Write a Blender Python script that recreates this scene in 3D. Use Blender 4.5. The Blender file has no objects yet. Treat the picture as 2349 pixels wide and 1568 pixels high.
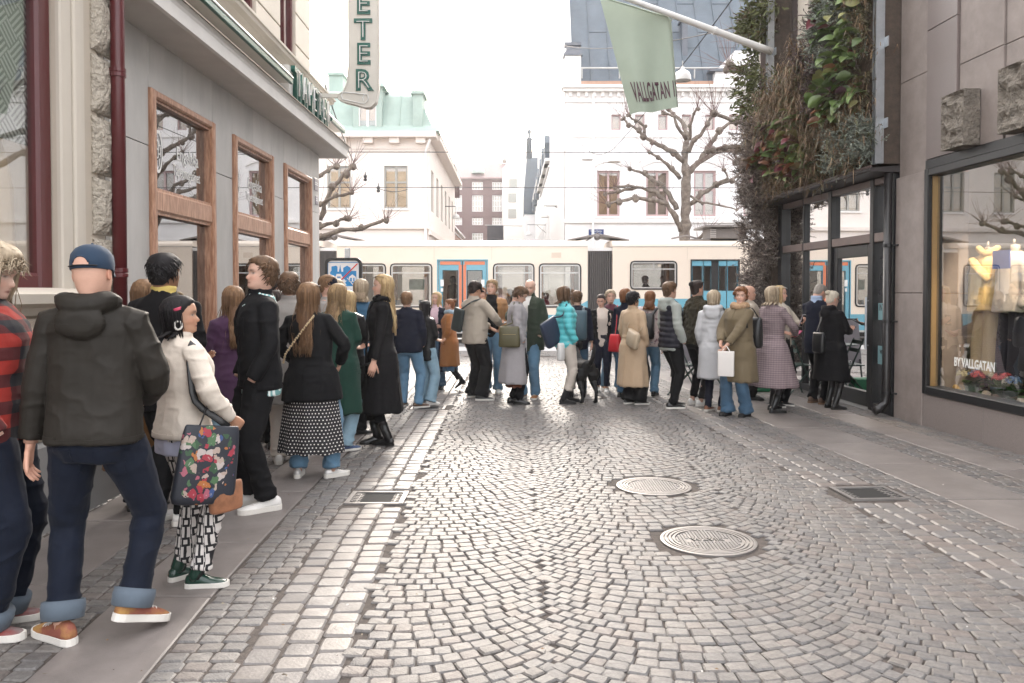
import bpy, math, random
import numpy as np
from mathutils import Vector, Matrix
S = bpy.context.scene
COL = S.collection
rnd = random.Random(11)
nrg = np.random.RandomState(5)
R = math.radians
# ------------------------------------------------------------------ camera
F_PX, CXP, HZ, CAM_H, PITCH = 1827.0, 1174.5, 668.0, 1.58, R(1.3)
PPY = HZ + F_PX*math.tan(PITCH)
cam = bpy.data.cameras.new('camera')
cam.sensor_width = 36.0
cam.lens = 36.0*F_PX/2349.0
cam.shift_y = -(784.0-PPY)/2349.0
cam.clip_start = 0.05
cam.clip_end = 1500
camo = bpy.data.objects.new('camera', cam)
COL.objects.link(camo)
camo.location = (0, 0, CAM_H)
camo.rotation_euler = (R(90)-PITCH, 0, 0)
S.camera = camo
# ------------------------------------------------------------------ sky, sun, exposure
SUN_EL, SUN_AZ = R(25), R(1.5)          # azimuth measured from +Y towards +X
w = bpy.data.worlds.new('World'); S.world = w; w.use_nodes = True
nt = w.node_tree; bgn = nt.nodes['Background']
sky = nt.nodes.new('ShaderNodeTexSky'); sky.sky_type = 'NISHITA'; sky.sun_disc = False
sky.sun_elevation = SUN_EL; sky.sun_rotation = SUN_AZ
sky.air_density = 0.8; sky.dust_density = 5.0; sky.ozone_density = 1.0
vl_ = nt.nodes.new('ShaderNodeMixRGB'); vl_.blend_type = 'MIX'; vl_.inputs[0].default_value = .62     # thin bright cloud over the whole sky
vl_.inputs[2].default_value = (8.1, 7.85, 7.65, 1)
nt.links.new(sky.outputs[0], vl_.inputs[1]); nt.links.new(vl_.outputs[0], bgn.inputs[0]); bgn.inputs[1].default_value = 0.15
sun = bpy.data.lights.new('sun', 'SUN'); sun.energy = 1.1; sun.angle = R(12); sun.color = (1.0, 0.93, 0.84)
suno = bpy.data.objects.new('sun', sun); COL.objects.link(suno)
sd = Vector((math.sin(SUN_AZ)*math.cos(SUN_EL), math.cos(SUN_AZ)*math.cos(SUN_EL), math.sin(SUN_EL)))
suno.rotation_euler = sd.to_track_quat('Z', 'Y').to_euler(); suno.location = (0, 0, 60)
S.view_settings.view_transform = 'Standard'; S.view_settings.look = 'None'
S.view_settings.exposure = 1.86; S.view_settings.gamma = 1.0
S.view_settings.use_curve_mapping = False
S.cycles.max_bounces = 8; S.cycles.transparent_max_bounces = 12
S.cycles.diffuse_bounces = 4; S.cycles.glossy_bounces = 4; S.cycles.caustics_reflective = False; S.cycles.caustics_refractive = False
# ------------------------------------------------------------------ pixel helpers (photo at 2349 px wide)
def ray(x, y):
 u = (x-CXP)/F_PX; v = (PPY-y)/F_PX
 return np.array([u, math.cos(PITCH)+v*math.sin(PITCH), -math.sin(PITCH)+v*math.cos(PITCH)])
def P(x, y, Y):
 d = ray(x, y); t = Y/d[1]
 return np.array([d[0]*t, Y, CAM_H+d[2]*t])
def G(x, y, z=0.0):
 d = ray(x, y); t = (z-CAM_H)/d[2]
 return np.array([d[0]*t, d[1]*t, z])
# ------------------------------------------------------------------ noise
def _h(i, j, k, s):
 n = (i*374761393 + j*668265263 + k*2147483647 + s*1274126177) & 0xffffffff
 n = ((n ^ (n >> 13))*1274126177) & 0xffffffff
 return ((n ^ (n >> 16)) & 0xffff)/65535.0
def noise(p, s=0):
 p = np.asarray(p, float); i = np.floor(p).astype(np.int64); f = p-i; f = f*f*(3-2*f)
 r = 0
 for a in (0, 1):
  for b in (0, 1):
   for c in (0, 1):
    wgt = (f[:, 0] if a else 1-f[:, 0])*(f[:, 1] if b else 1-f[:, 1])*(f[:, 2] if c else 1-f[:, 2])
    r = r+wgt*_h(i[:, 0]+a, i[:, 1]+b, i[:, 2]+c, s)
 return r*2-1
# ------------------------------------------------------------------ materials
MATS = {}
def nd(t, ty, **kw):
 n = t.nodes.new(ty)
 for k, v in kw.items(): setattr(n, k, v)
 return n
def mixc(t, a, b, fac, mode='MIX'):
 m = t.nodes.new('ShaderNodeMix'); m.data_type = 'RGBA'; m.blend_type = mode
 for sock, v in ((m.inputs['Factor'], fac), (m.inputs['A'], a), (m.inputs['B'], b)):
  if hasattr(v, 'is_linked'): t.links.new(v, sock)
  elif isinstance(v, (tuple, list)): sock.default_value = (*v[:3], 1)
  else: sock.default_value = v
 for i, s in enumerate(m.inputs):
  pass
 return m
def mixrgb(t, a, b, fac, mode='MIX'):
 m = t.nodes.new('ShaderNodeMixRGB'); m.blend_type = mode
 for sock, v in ((m.inputs[0], fac), (m.inputs[1], a), (m.inputs[2], b)):
  if hasattr(v, 'is_linked'): t.links.new(v, sock)
  elif isinstance(v, (tuple, list)): sock.default_value = (*v[:3], 1)
  else: sock.default_value = v
 return m.outputs[0]
def math_n(t, op, a, b=None, c=None):
 m = t.nodes.new('ShaderNodeMath'); m.operation = op
 for i, v in enumerate((a, b, c)):
  if v is None: continue
  if hasattr(v, 'is_linked'): t.links.new(v, m.inputs[i])
  else: m.inputs[i].default_value = v
 return m.outputs[0]
def M(name, col, rough=0.6, var=0.12, scale=6.0, bump=0.0, bscale=60.0, metal=0.0, spec=0.5,
         attr=None, tint=None, stretch=None, pattern=None, sheen=0.0, emis=None, dist=0.004, coat=0.0, col2=None):
 if name in MATS: return MATS[name]
 m = bpy.data.materials.new(name); m.use_nodes = True
 t = m.node_tree; b = t.nodes['Principled BSDF']
 tc = nd(t, 'ShaderNodeTexCoord'); vec = tc.outputs['Object']
 if stretch:
  mp = nd(t, 'ShaderNodeMapping'); mp.inputs['Scale'].default_value = stretch
  t.links.new(vec, mp.inputs[0]); svec = mp.outputs[0]
 else: svec = vec
 n = nd(t, 'ShaderNodeTexNoise'); n.inputs['Scale'].default_value = scale; n.inputs['Detail'].default_value = 6
 n.inputs['Roughness'].default_value = 0.65
 t.links.new(svec, n.inputs['Vector'])
 base = col
 if attr:
  a = nd(t, 'ShaderNodeAttribute', attribute_name=attr); base = a.outputs['Color']
 if pattern: base = pattern(t, vec, base)
 if col2:
  r0 = nd(t, 'ShaderNodeMapRange'); r0.inputs[1].default_value = .42; r0.inputs[2].default_value = .62
  t.links.new(n.outputs[0], r0.inputs[0])
  base = mixrgb(t, base, col2, r0.outputs[0])
 if var > 0:
  mr = nd(t, 'ShaderNodeMapRange'); mr.inputs[1].default_value = 0.25; mr.inputs[2].default_value = 0.75
  mr.inputs[3].default_value = 1-var; mr.inputs[4].default_value = 1+var
  t.links.new(n.outputs[0], mr.inputs[0])
  base = mixrgb(t, base, mr.outputs[0], 1.0, 'MULTIPLY')
 if tint:
  a = nd(t, 'ShaderNodeAttribute', attribute_name=tint)
  base = mixrgb(t, base, a.outputs['Color'], 1.0, 'MULTIPLY')
 if hasattr(base, 'is_linked'): t.links.new(base, b.inputs['Base Color'])
 else: b.inputs['Base Color'].default_value = (*base[:3], 1)
 b.inputs['Roughness'].default_value = rough; b.inputs['Metallic'].default_value = metal
 b.inputs['Specular IOR Level'].default_value = spec
 if coat: b.inputs['Coat Weight'].default_value = coat; b.inputs['Coat Roughness'].default_value = .1
 if sheen: b.inputs['Sheen Weight'].default_value = sheen; b.inputs['Sheen Roughness'].default_value = .5
 if emis:
  b.inputs['Emission Color'].default_value = (*emis[0], 1); b.inputs['Emission Strength'].default_value = emis[1]
 if bump > 0:
  n2 = nd(t, 'ShaderNodeTexNoise'); n2.inputs['Scale'].default_value = bscale; n2.inputs['Detail'].default_value = 5
  t.links.new(svec, n2.inputs['Vector'])
  bp = nd(t, 'ShaderNodeBump'); bp.inputs['Strength'].default_value = bump; bp.inputs['Distance'].default_value = dist
  t.links.new(n2.outputs[0], bp.inputs['Height']); t.links.new(bp.outputs[0], b.inputs['Normal'])
 MATS[name] = m
 return m
def glass(name, tintc=(0.9, 0.95, 0.95), refl=1.0, base=0.04):
 if name in MATS: return MATS[name]
 m = bpy.data.materials.new(name); m.use_nodes = True; t = m.node_tree
 t.nodes.remove(t.nodes['Principled BSDF']); out = t.nodes['Material Output']
 tr = nd(t, 'ShaderNodeBsdfTransparent'); tr.inputs[0].default_value = (*tintc, 1)
 gl = nd(t, 'ShaderNodeBsdfGlossy'); gl.inputs['Roughness'].default_value = 0.0
 fr = nd(t, 'ShaderNodeFresnel'); fr.inputs[0].default_value = 1.5
 f = math_n(t, 'MINIMUM', math_n(t, 'ADD', math_n(t, 'MULTIPLY', fr.outputs[0], refl), base), 0.95)
 mx = nd(t, 'ShaderNodeMixShader'); t.links.new(f, mx.inputs[0]); t.links.new(tr.outputs[0], mx.inputs[1]); t.links.new(gl.outputs[0], mx.inputs[2])
 t.links.new(mx.outputs[0], out.inputs[0]); MATS[name] = m
 return m
# ------------------------------------------------------------------ mesh builder
def fr(o, u, n):
 """local frame: origin, u (along wall), n (outward), v = up"""
 return (np.array(o, float), np.array(u, float), np.array((0, 0, 1.0)), np.array(n, float))
WORLD = fr((0, 0, 0), (1, 0, 0), (0, 1, 0))
class MB:
 def __init__(s): s.v = []; s.f = []; s.mi = []; s.c = []; s.nv = 0
 def add(s, verts, faces, mi=0, col=None):
  k = s.nv; verts = np.asarray(verts, float)
  s.v.append(verts); s.nv += len(verts)
  s.f.extend([[i+k for i in f] for f in faces]); s.mi.extend([mi]*len(faces))
  if col is None: c = np.ones((len(verts), 3))
  else:
   c = np.asarray(col, float)
   if c.ndim == 1: c = np.tile(c, (len(verts), 1))
  s.c.append(c)
  return s
 def box(s, a, b, frame=WORLD, mi=0, col=None, bev=0):
  o, u, v, n = frame
  # a,b = (u,v,n)
  pts = []
  lo = [min(a[i], b[i]) for i in range(3)]; hi = [max(a[i], b[i]) for i in range(3)]
  if bev <= 0:
   for k in (0, 1):
    for (i, j) in ((0, 0), (1, 0), (1, 1), (0, 1)):
     q = ((hi if i else lo)[0], (hi if j else lo)[1], (hi if k else lo)[2])
     pts.append(o+u*q[0]+v*q[1]+n*q[2])
   s.add(pts, [[3, 2, 1, 0], [4, 5, 6, 7], [0, 1, 5, 4], [1, 2, 6, 5], [2, 3, 7, 6], [3, 0, 4, 7]], mi, col)
  else:
   bev = min(bev, *[(hi[i]-lo[i])*.45 for i in range(3)])
   rings = []
   for (nn, ins) in ((lo[2], 0), (hi[2]-bev, 0), (hi[2], bev)):
    for (i, j) in ((0, 0), (1, 0), (1, 1), (0, 1)):
     q = ((hi[0]-ins if i else lo[0]+ins), (hi[1]-ins if j else lo[1]+ins), nn)
     pts.append(o+u*q[0]+v*q[1]+n*q[2])
   f = [[3, 2, 1, 0], [8, 9, 10, 11]]
   for r in (0, 4):
    for q in range(4): f.append([r+q, r+(q+1) % 4, r+4+(q+1) % 4, r+4+q])
   s.add(pts, f, mi, col)
  return s
 def loft(s, rings, caps=True, mi=0, col=None, closed=True):
  n = len(rings[0]); m = len(rings)
  v = np.concatenate([np.asarray(r, float) for r in rings])
  f = []
  for i in range(m-1):
   for j in range(n if closed else n-1):
    j2 = (j+1) % n
    f.append([i*n+j, i*n+j2, (i+1)*n+j2, (i+1)*n+j])
  if caps:
   f.append(list(range(n-1, -1, -1))); f.append([(m-1)*n+j for j in range(n)])
  s.add(v, f, mi, col)
  return s
 def tube(s, pts, rad, n=8, mi=0, col=None, caps=True, hint=(0.02, 0.05, 1)):
  pts = [np.asarray(p, float) for p in pts]; m = len(pts)
  if not hasattr(rad, '__len__'): rad = [rad]*m
  rings = []; a = None
  for i in range(m):
   d = pts[min(i+1, m-1)]-pts[max(i-1, 0)]; d = d/(np.linalg.norm(d)+1e-9)
   if a is None:
    h = np.array(hint, float)
    if abs(np.dot(h/np.linalg.norm(h), d)) > .95: h = np.array((0.0, 1, 0.1))
    a = np.cross(d, h)
   a = a-d*np.dot(a, d); a = a/(np.linalg.norm(a)+1e-9); b = np.cross(d, a)
   r = rad[i]; ra, rb = (r if hasattr(r, '__len__') else (r, r))
   th = np.arange(n)*2*np.pi/n
   rings.append(pts[i]+np.outer(np.cos(th)*ra, a)+np.outer(np.sin(th)*rb, b))
  return s.loft(rings, caps, mi, col)
 def lathe(s, prof, c, n=24, mi=0, col=None, axis=2, caps=True):
  rings = []
  th = np.arange(n)*2*np.pi/n
  for (r, z) in prof:
   q = np.zeros((n, 3)); q[:, 0] = np.cos(th)*r; q[:, 1] = np.sin(th)*r; q[:, 2] = z
   if axis == 0: q = q[:, [2, 0, 1]]
   if axis == 1: q = q[:, [0, 2, 1]]*np.array([1, 1, -1])
   rings.append(q+np.array(c))
  return s.loft(rings, caps, mi, col)
 def quad(s, pts, mi=0, col=None): return s.add(pts, [list(range(len(pts)))], mi, col)
 def ball(s, c, r, n=10, m=7, mi=0, col=None, jit=0):
  r = np.array(r if hasattr(r, '__len__') else (r, r, r), float)
  rings = []; th = np.arange(n)*2*np.pi/n
  for i in range(m):
   ph = -np.pi/2+np.pi*(i+.5)/m
   q = np.stack([np.cos(th)*np.cos(ph), np.sin(th)*np.cos(ph), np.full(n, np.sin(ph))], 1)
   if jit: q *= 1+jit*(nrg.rand(n, 1)-.5)
   rings.append(q*r+np.array(c))
  return s.loft(rings, True, mi, col)
 def mesh(s, name, mats, smooth=False, cattr=None):
  me = bpy.data.meshes.new(name)
  v = np.concatenate(s.v) if s.v else np.zeros((0, 3))
  me.from_pydata(v.tolist(), [], s.f)
  mats = mats if isinstance(mats, (list, tuple)) else [mats]
  for m in mats: me.materials.append(m)
  if len(mats) > 1: me.polygons.foreach_set('material_index', s.mi)
  if smooth: me.polygons.foreach_set('use_smooth', [True]*len(me.polygons))
  if cattr:
   at = me.color_attributes.new(cattr, 'FLOAT_COLOR', 'POINT')
   c = np.concatenate(s.c); c = np.concatenate([c, np.ones((len(c), 1))], 1)
   at.data.foreach_set('color', c.ravel())
  me.update()
  return me
 def obj(s, name, mats, parent=None, smooth=False, cattr=None, kind=None):
  return mkobj(name, s.mesh(name, mats, smooth, cattr), parent, kind)
def mkobj(name, me, parent=None, kind=None):
 o = bpy.data.objects.new(name, me); COL.objects.link(o)
 if parent is not None: o.parent = parent
 if kind: o['kind'] = kind
 return o
def tag(o, label, cat, group=None):
 o['label'] = label; o['category'] = cat
 if group: o['group'] = group
 return o
def thing(name, label, cat, loc=(0, 0, 0), rz=0, group=None):
 o = bpy.data.objects.new(name, None); COL.objects.link(o)
 o.location = loc; o.rotation_euler = (0, 0, rz); o.empty_display_size = .2
 return tag(o, label, cat, group)
def smooth_by_angle(me, ang=35):
 me.polygons.foreach_set('use_smooth', [True]*len(me.polygons))
 try: me.set_sharp_from_angle(angle=R(ang))
 except Exception: pass
# text as mesh -------------------------------------------------------
TMP = bpy.data.scenes.new('tmp_eval')
def eval_mesh(ob):
 TMP.collection.objects.link(ob)
 vl = TMP.view_layers[0]; vl.update()
 dg = vl.depsgraph
 me = bpy.data.meshes.new_from_object(ob.evaluated_get(dg), depsgraph=dg)
 TMP.collection.objects.unlink(ob)
 return me
def text_mesh(txt, size=1.0, ext=0.0, sx=1.0, bold=0.0, spacing=1.0, align='CENTER'):
 cu = bpy.data.curves.new('txt', 'FONT'); cu.body = txt; cu.size = size; cu.extrude = ext; cu.offset = bold
 cu.align_x = align; cu.align_y = 'CENTER'; cu.space_character = spacing; cu.resolution_u = 3
 ob = bpy.data.objects.new('txt', cu)
 me = eval_mesh(ob)
 bpy.data.objects.remove(ob); bpy.data.curves.remove(cu)
 if sx != 1: me.transform(Matrix.Diagonal((sx, 1, 1, 1)))
 return me
def text(name, txt, mat, loc, u, n, size, parent=None, ext=0.002, sx=1.0, bold=0.0, spacing=1.0, align='CENTER', up=(0, 0, 1)):
 """u = reading direction, n = outward normal"""
 me = text_mesh(txt, size, ext, sx, bold, spacing, align)
 u = Vector(u).normalized(); n = Vector(n).normalized(); v = n.cross(u)
 m = Matrix(((u.x, v.x, n.x, loc[0]), (u.y, v.y, n.y, loc[1]), (u.z, v.z, n.z, loc[2]), (0, 0, 0, 1)))
 me.transform(m); me.materials.clear(); me.materials.append(mat)
 return mkobj(name, me, parent)
# ================================================================== ground and paving
def tintcol(base, v): return np.clip(np.array(base)*v, 0, 1)
m_joint = M('joint_grit', (.080, .066, .058), .95, .55, 40, .8, 160)
m_sett = M('granite_sett', (.140, .131, .124), .54, .38, 28, .8, 110, tint='tint', spec=.55, dist=.006)
m_kerb = M('worn_kerb_granite', (.165, .152, .143), .52, .15, 18, .5, 60, tint='tint', spec=.55, dist=.005)
m_slab = M('granite_slab', (.185, .166, .158), .5, .26, 3.2, .5, 180, tint='tint', spec=.5, dist=.003)
m_asph = M('street_asphalt', (.17, .165, .165), .75, .15, 3, .4, 150)
g = MB(); g.box((-140, -.30, -320), (140, -.032, 20), fr((0, 0, 0), (1, 0, 0), (0, -1, 0))); g.obj('ground', m_joint, kind='structure')
st = MB(); st.box((-6, -.026, -1), (6.4, -.0115, 19.6)); street = st.obj('street', m_joint, kind='structure')
lp = MB(); lp.box((-6, -.011, -1), (-1.0, -.0085, 15.5)); pave_l = lp.obj('pavement', m_joint, kind='structure')
rp = MB(); rp.box((2.9, -.011, -1), (6.2, -.0085, 15.5)); pave_r = rp.obj('pavement', m_joint, kind='structure')
TINTS = [(1, 1, 1), (.93, .93, .94), (1.06, 1.04, 1.02), (.86, .86, .88), (1.1, 1.08, 1.06), (1.03, .95, .91), (.97, .98, 1.0), (1.05, .98, .95), (.80, .79, .80), (1.0, .97, .94)]
def stone_geo(seed, L=1.0, W=1.0, z=.0, dep=.03, bev=.008, dome=.0018, jit=.05):
 """unit stone outline (8 points), L x W metres, centred"""
 r = np.random.RandomState(seed)
 c = .20
 base = np.array([(-1, -1+c*1.0), (-1+c*.8, -1), (1-c*.8, -1), (1, -1+c), (1, 1-c), (1-c*.8, 1), (-1+c*.8, 1), (-1, 1-c)], float)
 base += r.uniform(-jit, jit, base.shape)*np.array((1.1, 1.3))
 base *= np.array((L/2, W/2))
 tilt = r.uniform(-.014, .014, 2); dz = r.uniform(-.002, .002)
 ins = np.array((max(.3, 1-2*bev/L), max(.3, 1-2*bev/W)))
 v = [np.c_[base, np.full(8, -dep)], np.c_[base, np.full(8, -bev*.9)], np.c_[base*ins, np.full(8, 0)], np.array([[r.uniform(-.1, .1)*L, r.uniform(-.1, .1)*W, dome]])]
 v = np.concatenate(v); v[8:, 2] += v[8:, 0]*tilt[0]+v[8:, 1]*tilt[1]+dz+z
 v[16:24, 2] += r.uniform(-.002, .002, 8)
 f = []
 for a in (0, 8):
  for j in range(8): f.append([a+j, a+(j+1) % 8, a+8+(j+1) % 8, a+8+j])
 for j in range(8): f.append([16+j, 16+(j+1) % 8, 24])
 return v, f
_vars = {}
def stone_variant(kind, i, L, W, mat, dep, bev):
 k = (kind, i)
 if k not in _vars:
  mb = MB(); v, f = stone_geo(100+i*7+len(kind), L, W, 0, dep, bev, jit=.055 if kind != 'kerb' else .035);
  t = TINTS[i % len(TINTS)]
  mb.add(v, f, 0, np.array(t)); me = mb.mesh(kind+'_stone', mat, True, 'tint');
  try: me.set_sharp_from_angle(angle=R(24))
  except Exception: pass
  _vars[k] = me
 return _vars[k]
def lay(stones, name, kind, L, W, mat, parent, dep=.03, bev=.008, limit=300, nvar=20, skip=lambda x, y: False):
 """stones: (x, y, rot, sx, sy). The ones that show largest become parts, the rest one stuff part."""
 st_ = [s for s in stones if not skip(s[0], s[1])]
 def vis(s):
  x, y = s[0], s[1]
  if y < 2.9: return 0
  px = CXP+F_PX*x/y; py = HZ+F_PX*CAM_H/y
  if px < -30 or px > 2380 or py > 1600: return 0
  return s[3]*s[4]/y**3
 st_.sort(key=lambda s: -vis(s))
 near, far = st_[:limit], st_[limit:]
 for s in near:
  i = rnd.randrange(nvar)
  o = bpy.data.objects.new(name, stone_variant(kind, i, L, W, mat, dep, bev)); COL.objects.link(o)
  o.parent = parent; o.location = (s[0], s[1], rnd.uniform(-.003, .003)); o.rotation_euler = (0, 0, s[2]+(math.pi if rnd.random() < .5 else 0)); o.scale = (s[3]/L, s[4]/W, 1)
 if far:
  geo = [stone_geo(200+i, L, W, 0, dep, bev) for i in range(40)]
  mb = MB()
  for s in far:
   v, f = geo[rnd.randrange(40)]
   c, s_ = math.cos(s[2]), math.sin(s[2])
   vx = v[:, 0]*s[3]/L; vy = v[:, 1]*s[4]/W
   q = np.stack([s[0]+vx*c-vy*s_, s[1]+vx*s_+vy*c, v[:, 2]], 1)
   mb.add(q, f, 0, np.array(TINTS[rnd.randrange(len(TINTS))])*rnd.uniform(.93, 1.07))
  me = mb.mesh(name+'_field', mat, True, 'tint')
  try: me.set_sharp_from_angle(angle=R(24))
  except Exception: pass
  mkobj(name+'_field', me, parent, 'stuff')
def lcx(y): return -1.055+.13*math.exp(-(y-3.2)/1.8)          # centre of the left kerb band
def rcx(y): return 2.86-.072*(y-4.5)                          # centre of the right kerb band
HOLES = [(1.15, 6.43, .315), (1.245, 5.02, .315), (1.13, 11.8, .22)]
DRAINS = [(-1.03, 6.06, .46, .34), (2.79, 6.20, .46, .36), (-1.13, 10.75, .46, .36)]
def skip(x, y):
 for (a, b, r) in HOLES:
  if (x-a)**2+(y-b)**2 < (r+.035)**2: return True
 for (a, b, w_, d) in DRAINS:
  if abs(x-a) < w_/2+.02 and abs(y-b) < d/2+.05: return True
 return False
# fan of segmental arcs across the carriageway
stones = []
PER, RAD, P0 = 1.45, 1.02, .085
for ci, xc in enumerate((-.57, .88, 2.33, -2.02)):
 for k in range(int((19.0-2.0)/P0)):
  y0 = 2.0+k*P0+ci*.041
  th = -math.asin(PER/2/RAD)+rnd.uniform(0, .05)
  while th < math.asin(PER/2/RAD)-.02:
   Ls = rnd.uniform(.081, .108)*(1 if abs(th) < .5 else .92)
   d = Ls/RAD
   tm = th+d/2
   x = xc+RAD*math.sin(tm); y = y0+RAD-RAD*math.cos(tm)
   lo = lcx(y)+.245; hi = rcx(y)-.245
   if y > 15.2: lo -= 2; hi += 3
   if lo < x < hi and y > 2.6 and y < 19.2:
    x += rnd.uniform(-.004, .004); y += rnd.uniform(-.004, .004)
    stones.append((x, y, tm+rnd.uniform(-.05, .05), Ls*.975, P0*.975*max(math.cos(tm), .80)))
   th += d
lay(stones, 'sett', 'sett', .1, .085, m_sett, street, skip=skip)
# kerb bands of larger worn stones (three columns each side)
kb = []
for side, fx in ((0, lcx), (1, rcx)):
 par = pave_l if side == 0 else pave_r
 kb = []
 for c in (-1, 0, 1):
  y = 2.5+rnd.uniform(0, .1)
  while y < 15.6:
   L_ = rnd.uniform(.115, .155)
   x = fx(y)+c*.152
   kb.append((x+rnd.uniform(-.005, .005), y+L_/2, rnd.uniform(-.03, .03), .145*rnd.uniform(.97, 1.01), L_*.965))
   y += L_
 lay(kb, 'kerb_stone', 'kerb', .142, .128, m_kerb, par, dep=.03, bev=.011, limit=280, nvar=14, skip=skip)
# strips of small setts and the slabs of both pavements
def strip(fl, fr_, y0, y1, par, w=.105, lim=150):
 out = []
 y = y0
 while y < y1:
  L_ = rnd.uniform(.078, .098)
  a, b = fl(y), fr_(y); n = max(1, int(round((b-a)/w))); x = a+rnd.uniform(-.012, .012)
  for i in range(n):
   ww = (b-a)/n*rnd.uniform(.9, 1.1)
   out.append((x+ww/2, y+L_/2, rnd.uniform(-.06, .06), ww*.94, L_*.93)); x += ww
  y += L_
 lay(out, 'sett', 'sett', .1, .085, m_sett, par, limit=lim, skip=skip)
def slab_row(fl, fr_, y0, y1, par, lens):
 y = y0; i = 0
 while y < y1:
  L_ = lens[i % len(lens)]*rnd.uniform(.96, 1.04); i += 1
  mb = MB(); g_ = .005; a = [fl(y)+g_, fr_(y)-g_, fr_(y+L_)-g_, fl(y+L_)+g_]; h = rnd.uniform(-.003, .003)
  bq = .008
  ys = [y+g_, y+g_, y+L_-g_, y+L_-g_]; cx_, cy_ = sum(a)/4, sum(ys)/4
  def ring(ins, z): return [(a[j]+(ins if a[j] < cx_ else -ins), ys[j]+(ins if ys[j] < cy_ else -ins), z) for j in range(4)]
  mb.loft([ring(0, -.03), ring(0, h-bq*.7), ring(bq, h)], True, 0, np.array((1, .98, .96))*rnd.uniform(.88, 1.08))
  mb.obj('paving_slab', m_slab, par, False, 'tint'); y += L_
slabl = lambda y: lcx(y)-.245-.33
strip(lambda y: slabl(y)+.01, lambda y: lcx(y)-.235, 2.4, 15.5, pave_l, .105, 150)
e1 = lambda y: slabl(y)-.48-.10*math.exp(-(y-3.2)/2)*0
e2 = lambda y: e1(y)-.33
e3 = lambda y: e2(y)-.62
slab_row(e1, slabl, 2.0, 15.5, pave_l, (1.0, 1.12, .9, 1.25))
strip(e2, e1, 2.4, 13.5, pave_l, .11, 60)
slab_row(e3, e2, 2.2, 15.0, pave_l, (1.1, .95, 1.2))
strip(lambda y: -3.25, e3, 3.0, 13.5, pave_l, .115, 60)
r0 = lambda y: rcx(y)+.235
r1 = lambda y: r0(y)+.31
r2 = lambda y: r1(y)+.66
r3 = lambda y: r2(y)+.34
r4 = lambda y: r3(y)+.44
strip(r0, r1, 3.0, 15.0, pave_r, .105, 120)
slab_row(r1, r2, 3.0, 15.4, pave_r, (1.0, .9, 1.1, 1.2))
strip(r2, r3, 4.0, 15.0, pave_r, .11, 100)
slab_row(r3, r4, 4.2, 14.0, pave_r, (1.5, 1.3, 1.7))
strip(r4, lambda y: 5.33-.052*y, 4.5, 13.6, pave_r, .11, 100)
# far pavement, tram street and crossing
fs = MB(); fs.box((-30, -.026, 19.6), (30, -.010, 20.9)); fp = fs.obj('pavement', m_joint, kind='structure')
out = []
y = 15.6
while y < 20.8:
 x = -6.2+rnd.uniform(0, .2)
 yy0 = y
 while x < 9:
  L_ = rnd.uniform(.2, .34)
  if y > 19.25 or x < lcx(15)-.2 or x > rcx(15)+.3: out.append((x+L_/2, y+.07, rnd.uniform(-.02, .02), L_*.95, .128))
  x += L_
 y += .14
lay(out, 'sett', 'settw', .27, .13, m_sett, fp, limit=0)
ts = MB(); ts.box((-60, -.028, 20.9), (60, -.008, 31.0)); tram_st = ts.obj('tram_street', m_asph, kind='structure')
m_paint = M('road_paint', (.74, .73, .71), .6, .12, 8)
zp = MB()
for k in range(5):
 zp.box((-7.5, -.0075, 21.15+k*.30-.0), (9.5, -.004, 21.30+k*.30))
# crossing stripes lie along the walking direction of the far kerb
zp.obj('crossing_stripe', m_paint, tram_st, kind='stuff')
rl = MB()
for yy in (23.1, 24.55, 26.3, 27.75): rl.box((-60, -.0075, yy), (60, .002, yy+.06))
rl.obj('tram_rail', M('rail_steel', (.35, .34, .33), .3, .1, metal=1), tram_st)
# iron covers and drain grates
m_iron = M('cast_iron_cover', (.27, .255, .245), .5, .15, 9, .3, 120, metal=.75)
m_dark = M('drain_dark', (.01, .01, .01), .9, 0)
def manhole(x, y, r, label, letters):
 t = thing('manhole_cover', label, 'manhole cover', (x, y, 0), 0, 'round iron covers set in the setts')
 mb = MB(); mb.lathe([(r, -.03), (r, .0), (r*.955, .002), (r*.93, .002), (r*.925, -.004), (.001, -.004)], (0, 0, 0), 48)
 fo = mb.obj('frame', m_iron, t)
 mb = MB()
 for rr_ in (.885, .80, .715):
  mb.lathe([(r*(rr_+.028), -.0045), (r*(rr_+.024), .004), (r*(rr_-.024), .004), (r*(rr_-.028), -.0045)], (0, 0, 0), 48, caps=False)
 mb.obj('ring', m_iron, t)
 mb = MB(); n = 9
 for i in range(-n, n+1):
  for j in range(-n, n+1):
   u_, v_ = i*r*.072, j*r*.072
   if u_*u_+v_*v_ > (r*.66)**2: continue
   if letters and (abs(v_) < r*.11 and abs(u_) < r*.5): continue
   if (i % 2 == 0): mb.box((u_-r*.030, .0, v_-r*.026), (u_+r*.030, .0, v_+r*.026)) if False else mb.loft([[(u_-r*k, v_-r*k*.8, z_), (u_+r*k, v_-r*k*.8, z_), (u_+r*k, v_+r*k*.8, z_), (u_-r*k, v_+r*k*.8, z_)] for (k, z_) in ((.032, -.0045), (.026, .003))])
   else: mb.loft([[(u_-r*k, v_-r*k*1.2, z_), (u_+r*k, v_-r*k*1.2, z_), (u_+r*k, v_+r*k*1.2, z_), (u_-r*k, v_+r*k*1.2, z_)] for (k, z_) in ((.026, -.0045), (.020, .003))])
 mb.obj('tread_pattern', m_iron, t, kind='stuff')
 if letters:
  text('lettering', letters, m_iron, (0, 0, .001), (1, 0, 0), (0, 0, 1), r*.26, t, .004, .8)
 return t
manhole(HOLES[1][0], HOLES[1][1], .30, 'round iron manhole cover in the setts, the nearer of the two large ones', 'WAVIN')
manhole(HOLES[0][0], HOLES[0][1], .30, 'round iron manhole cover in the setts, the farther of the two large ones', '')
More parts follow.
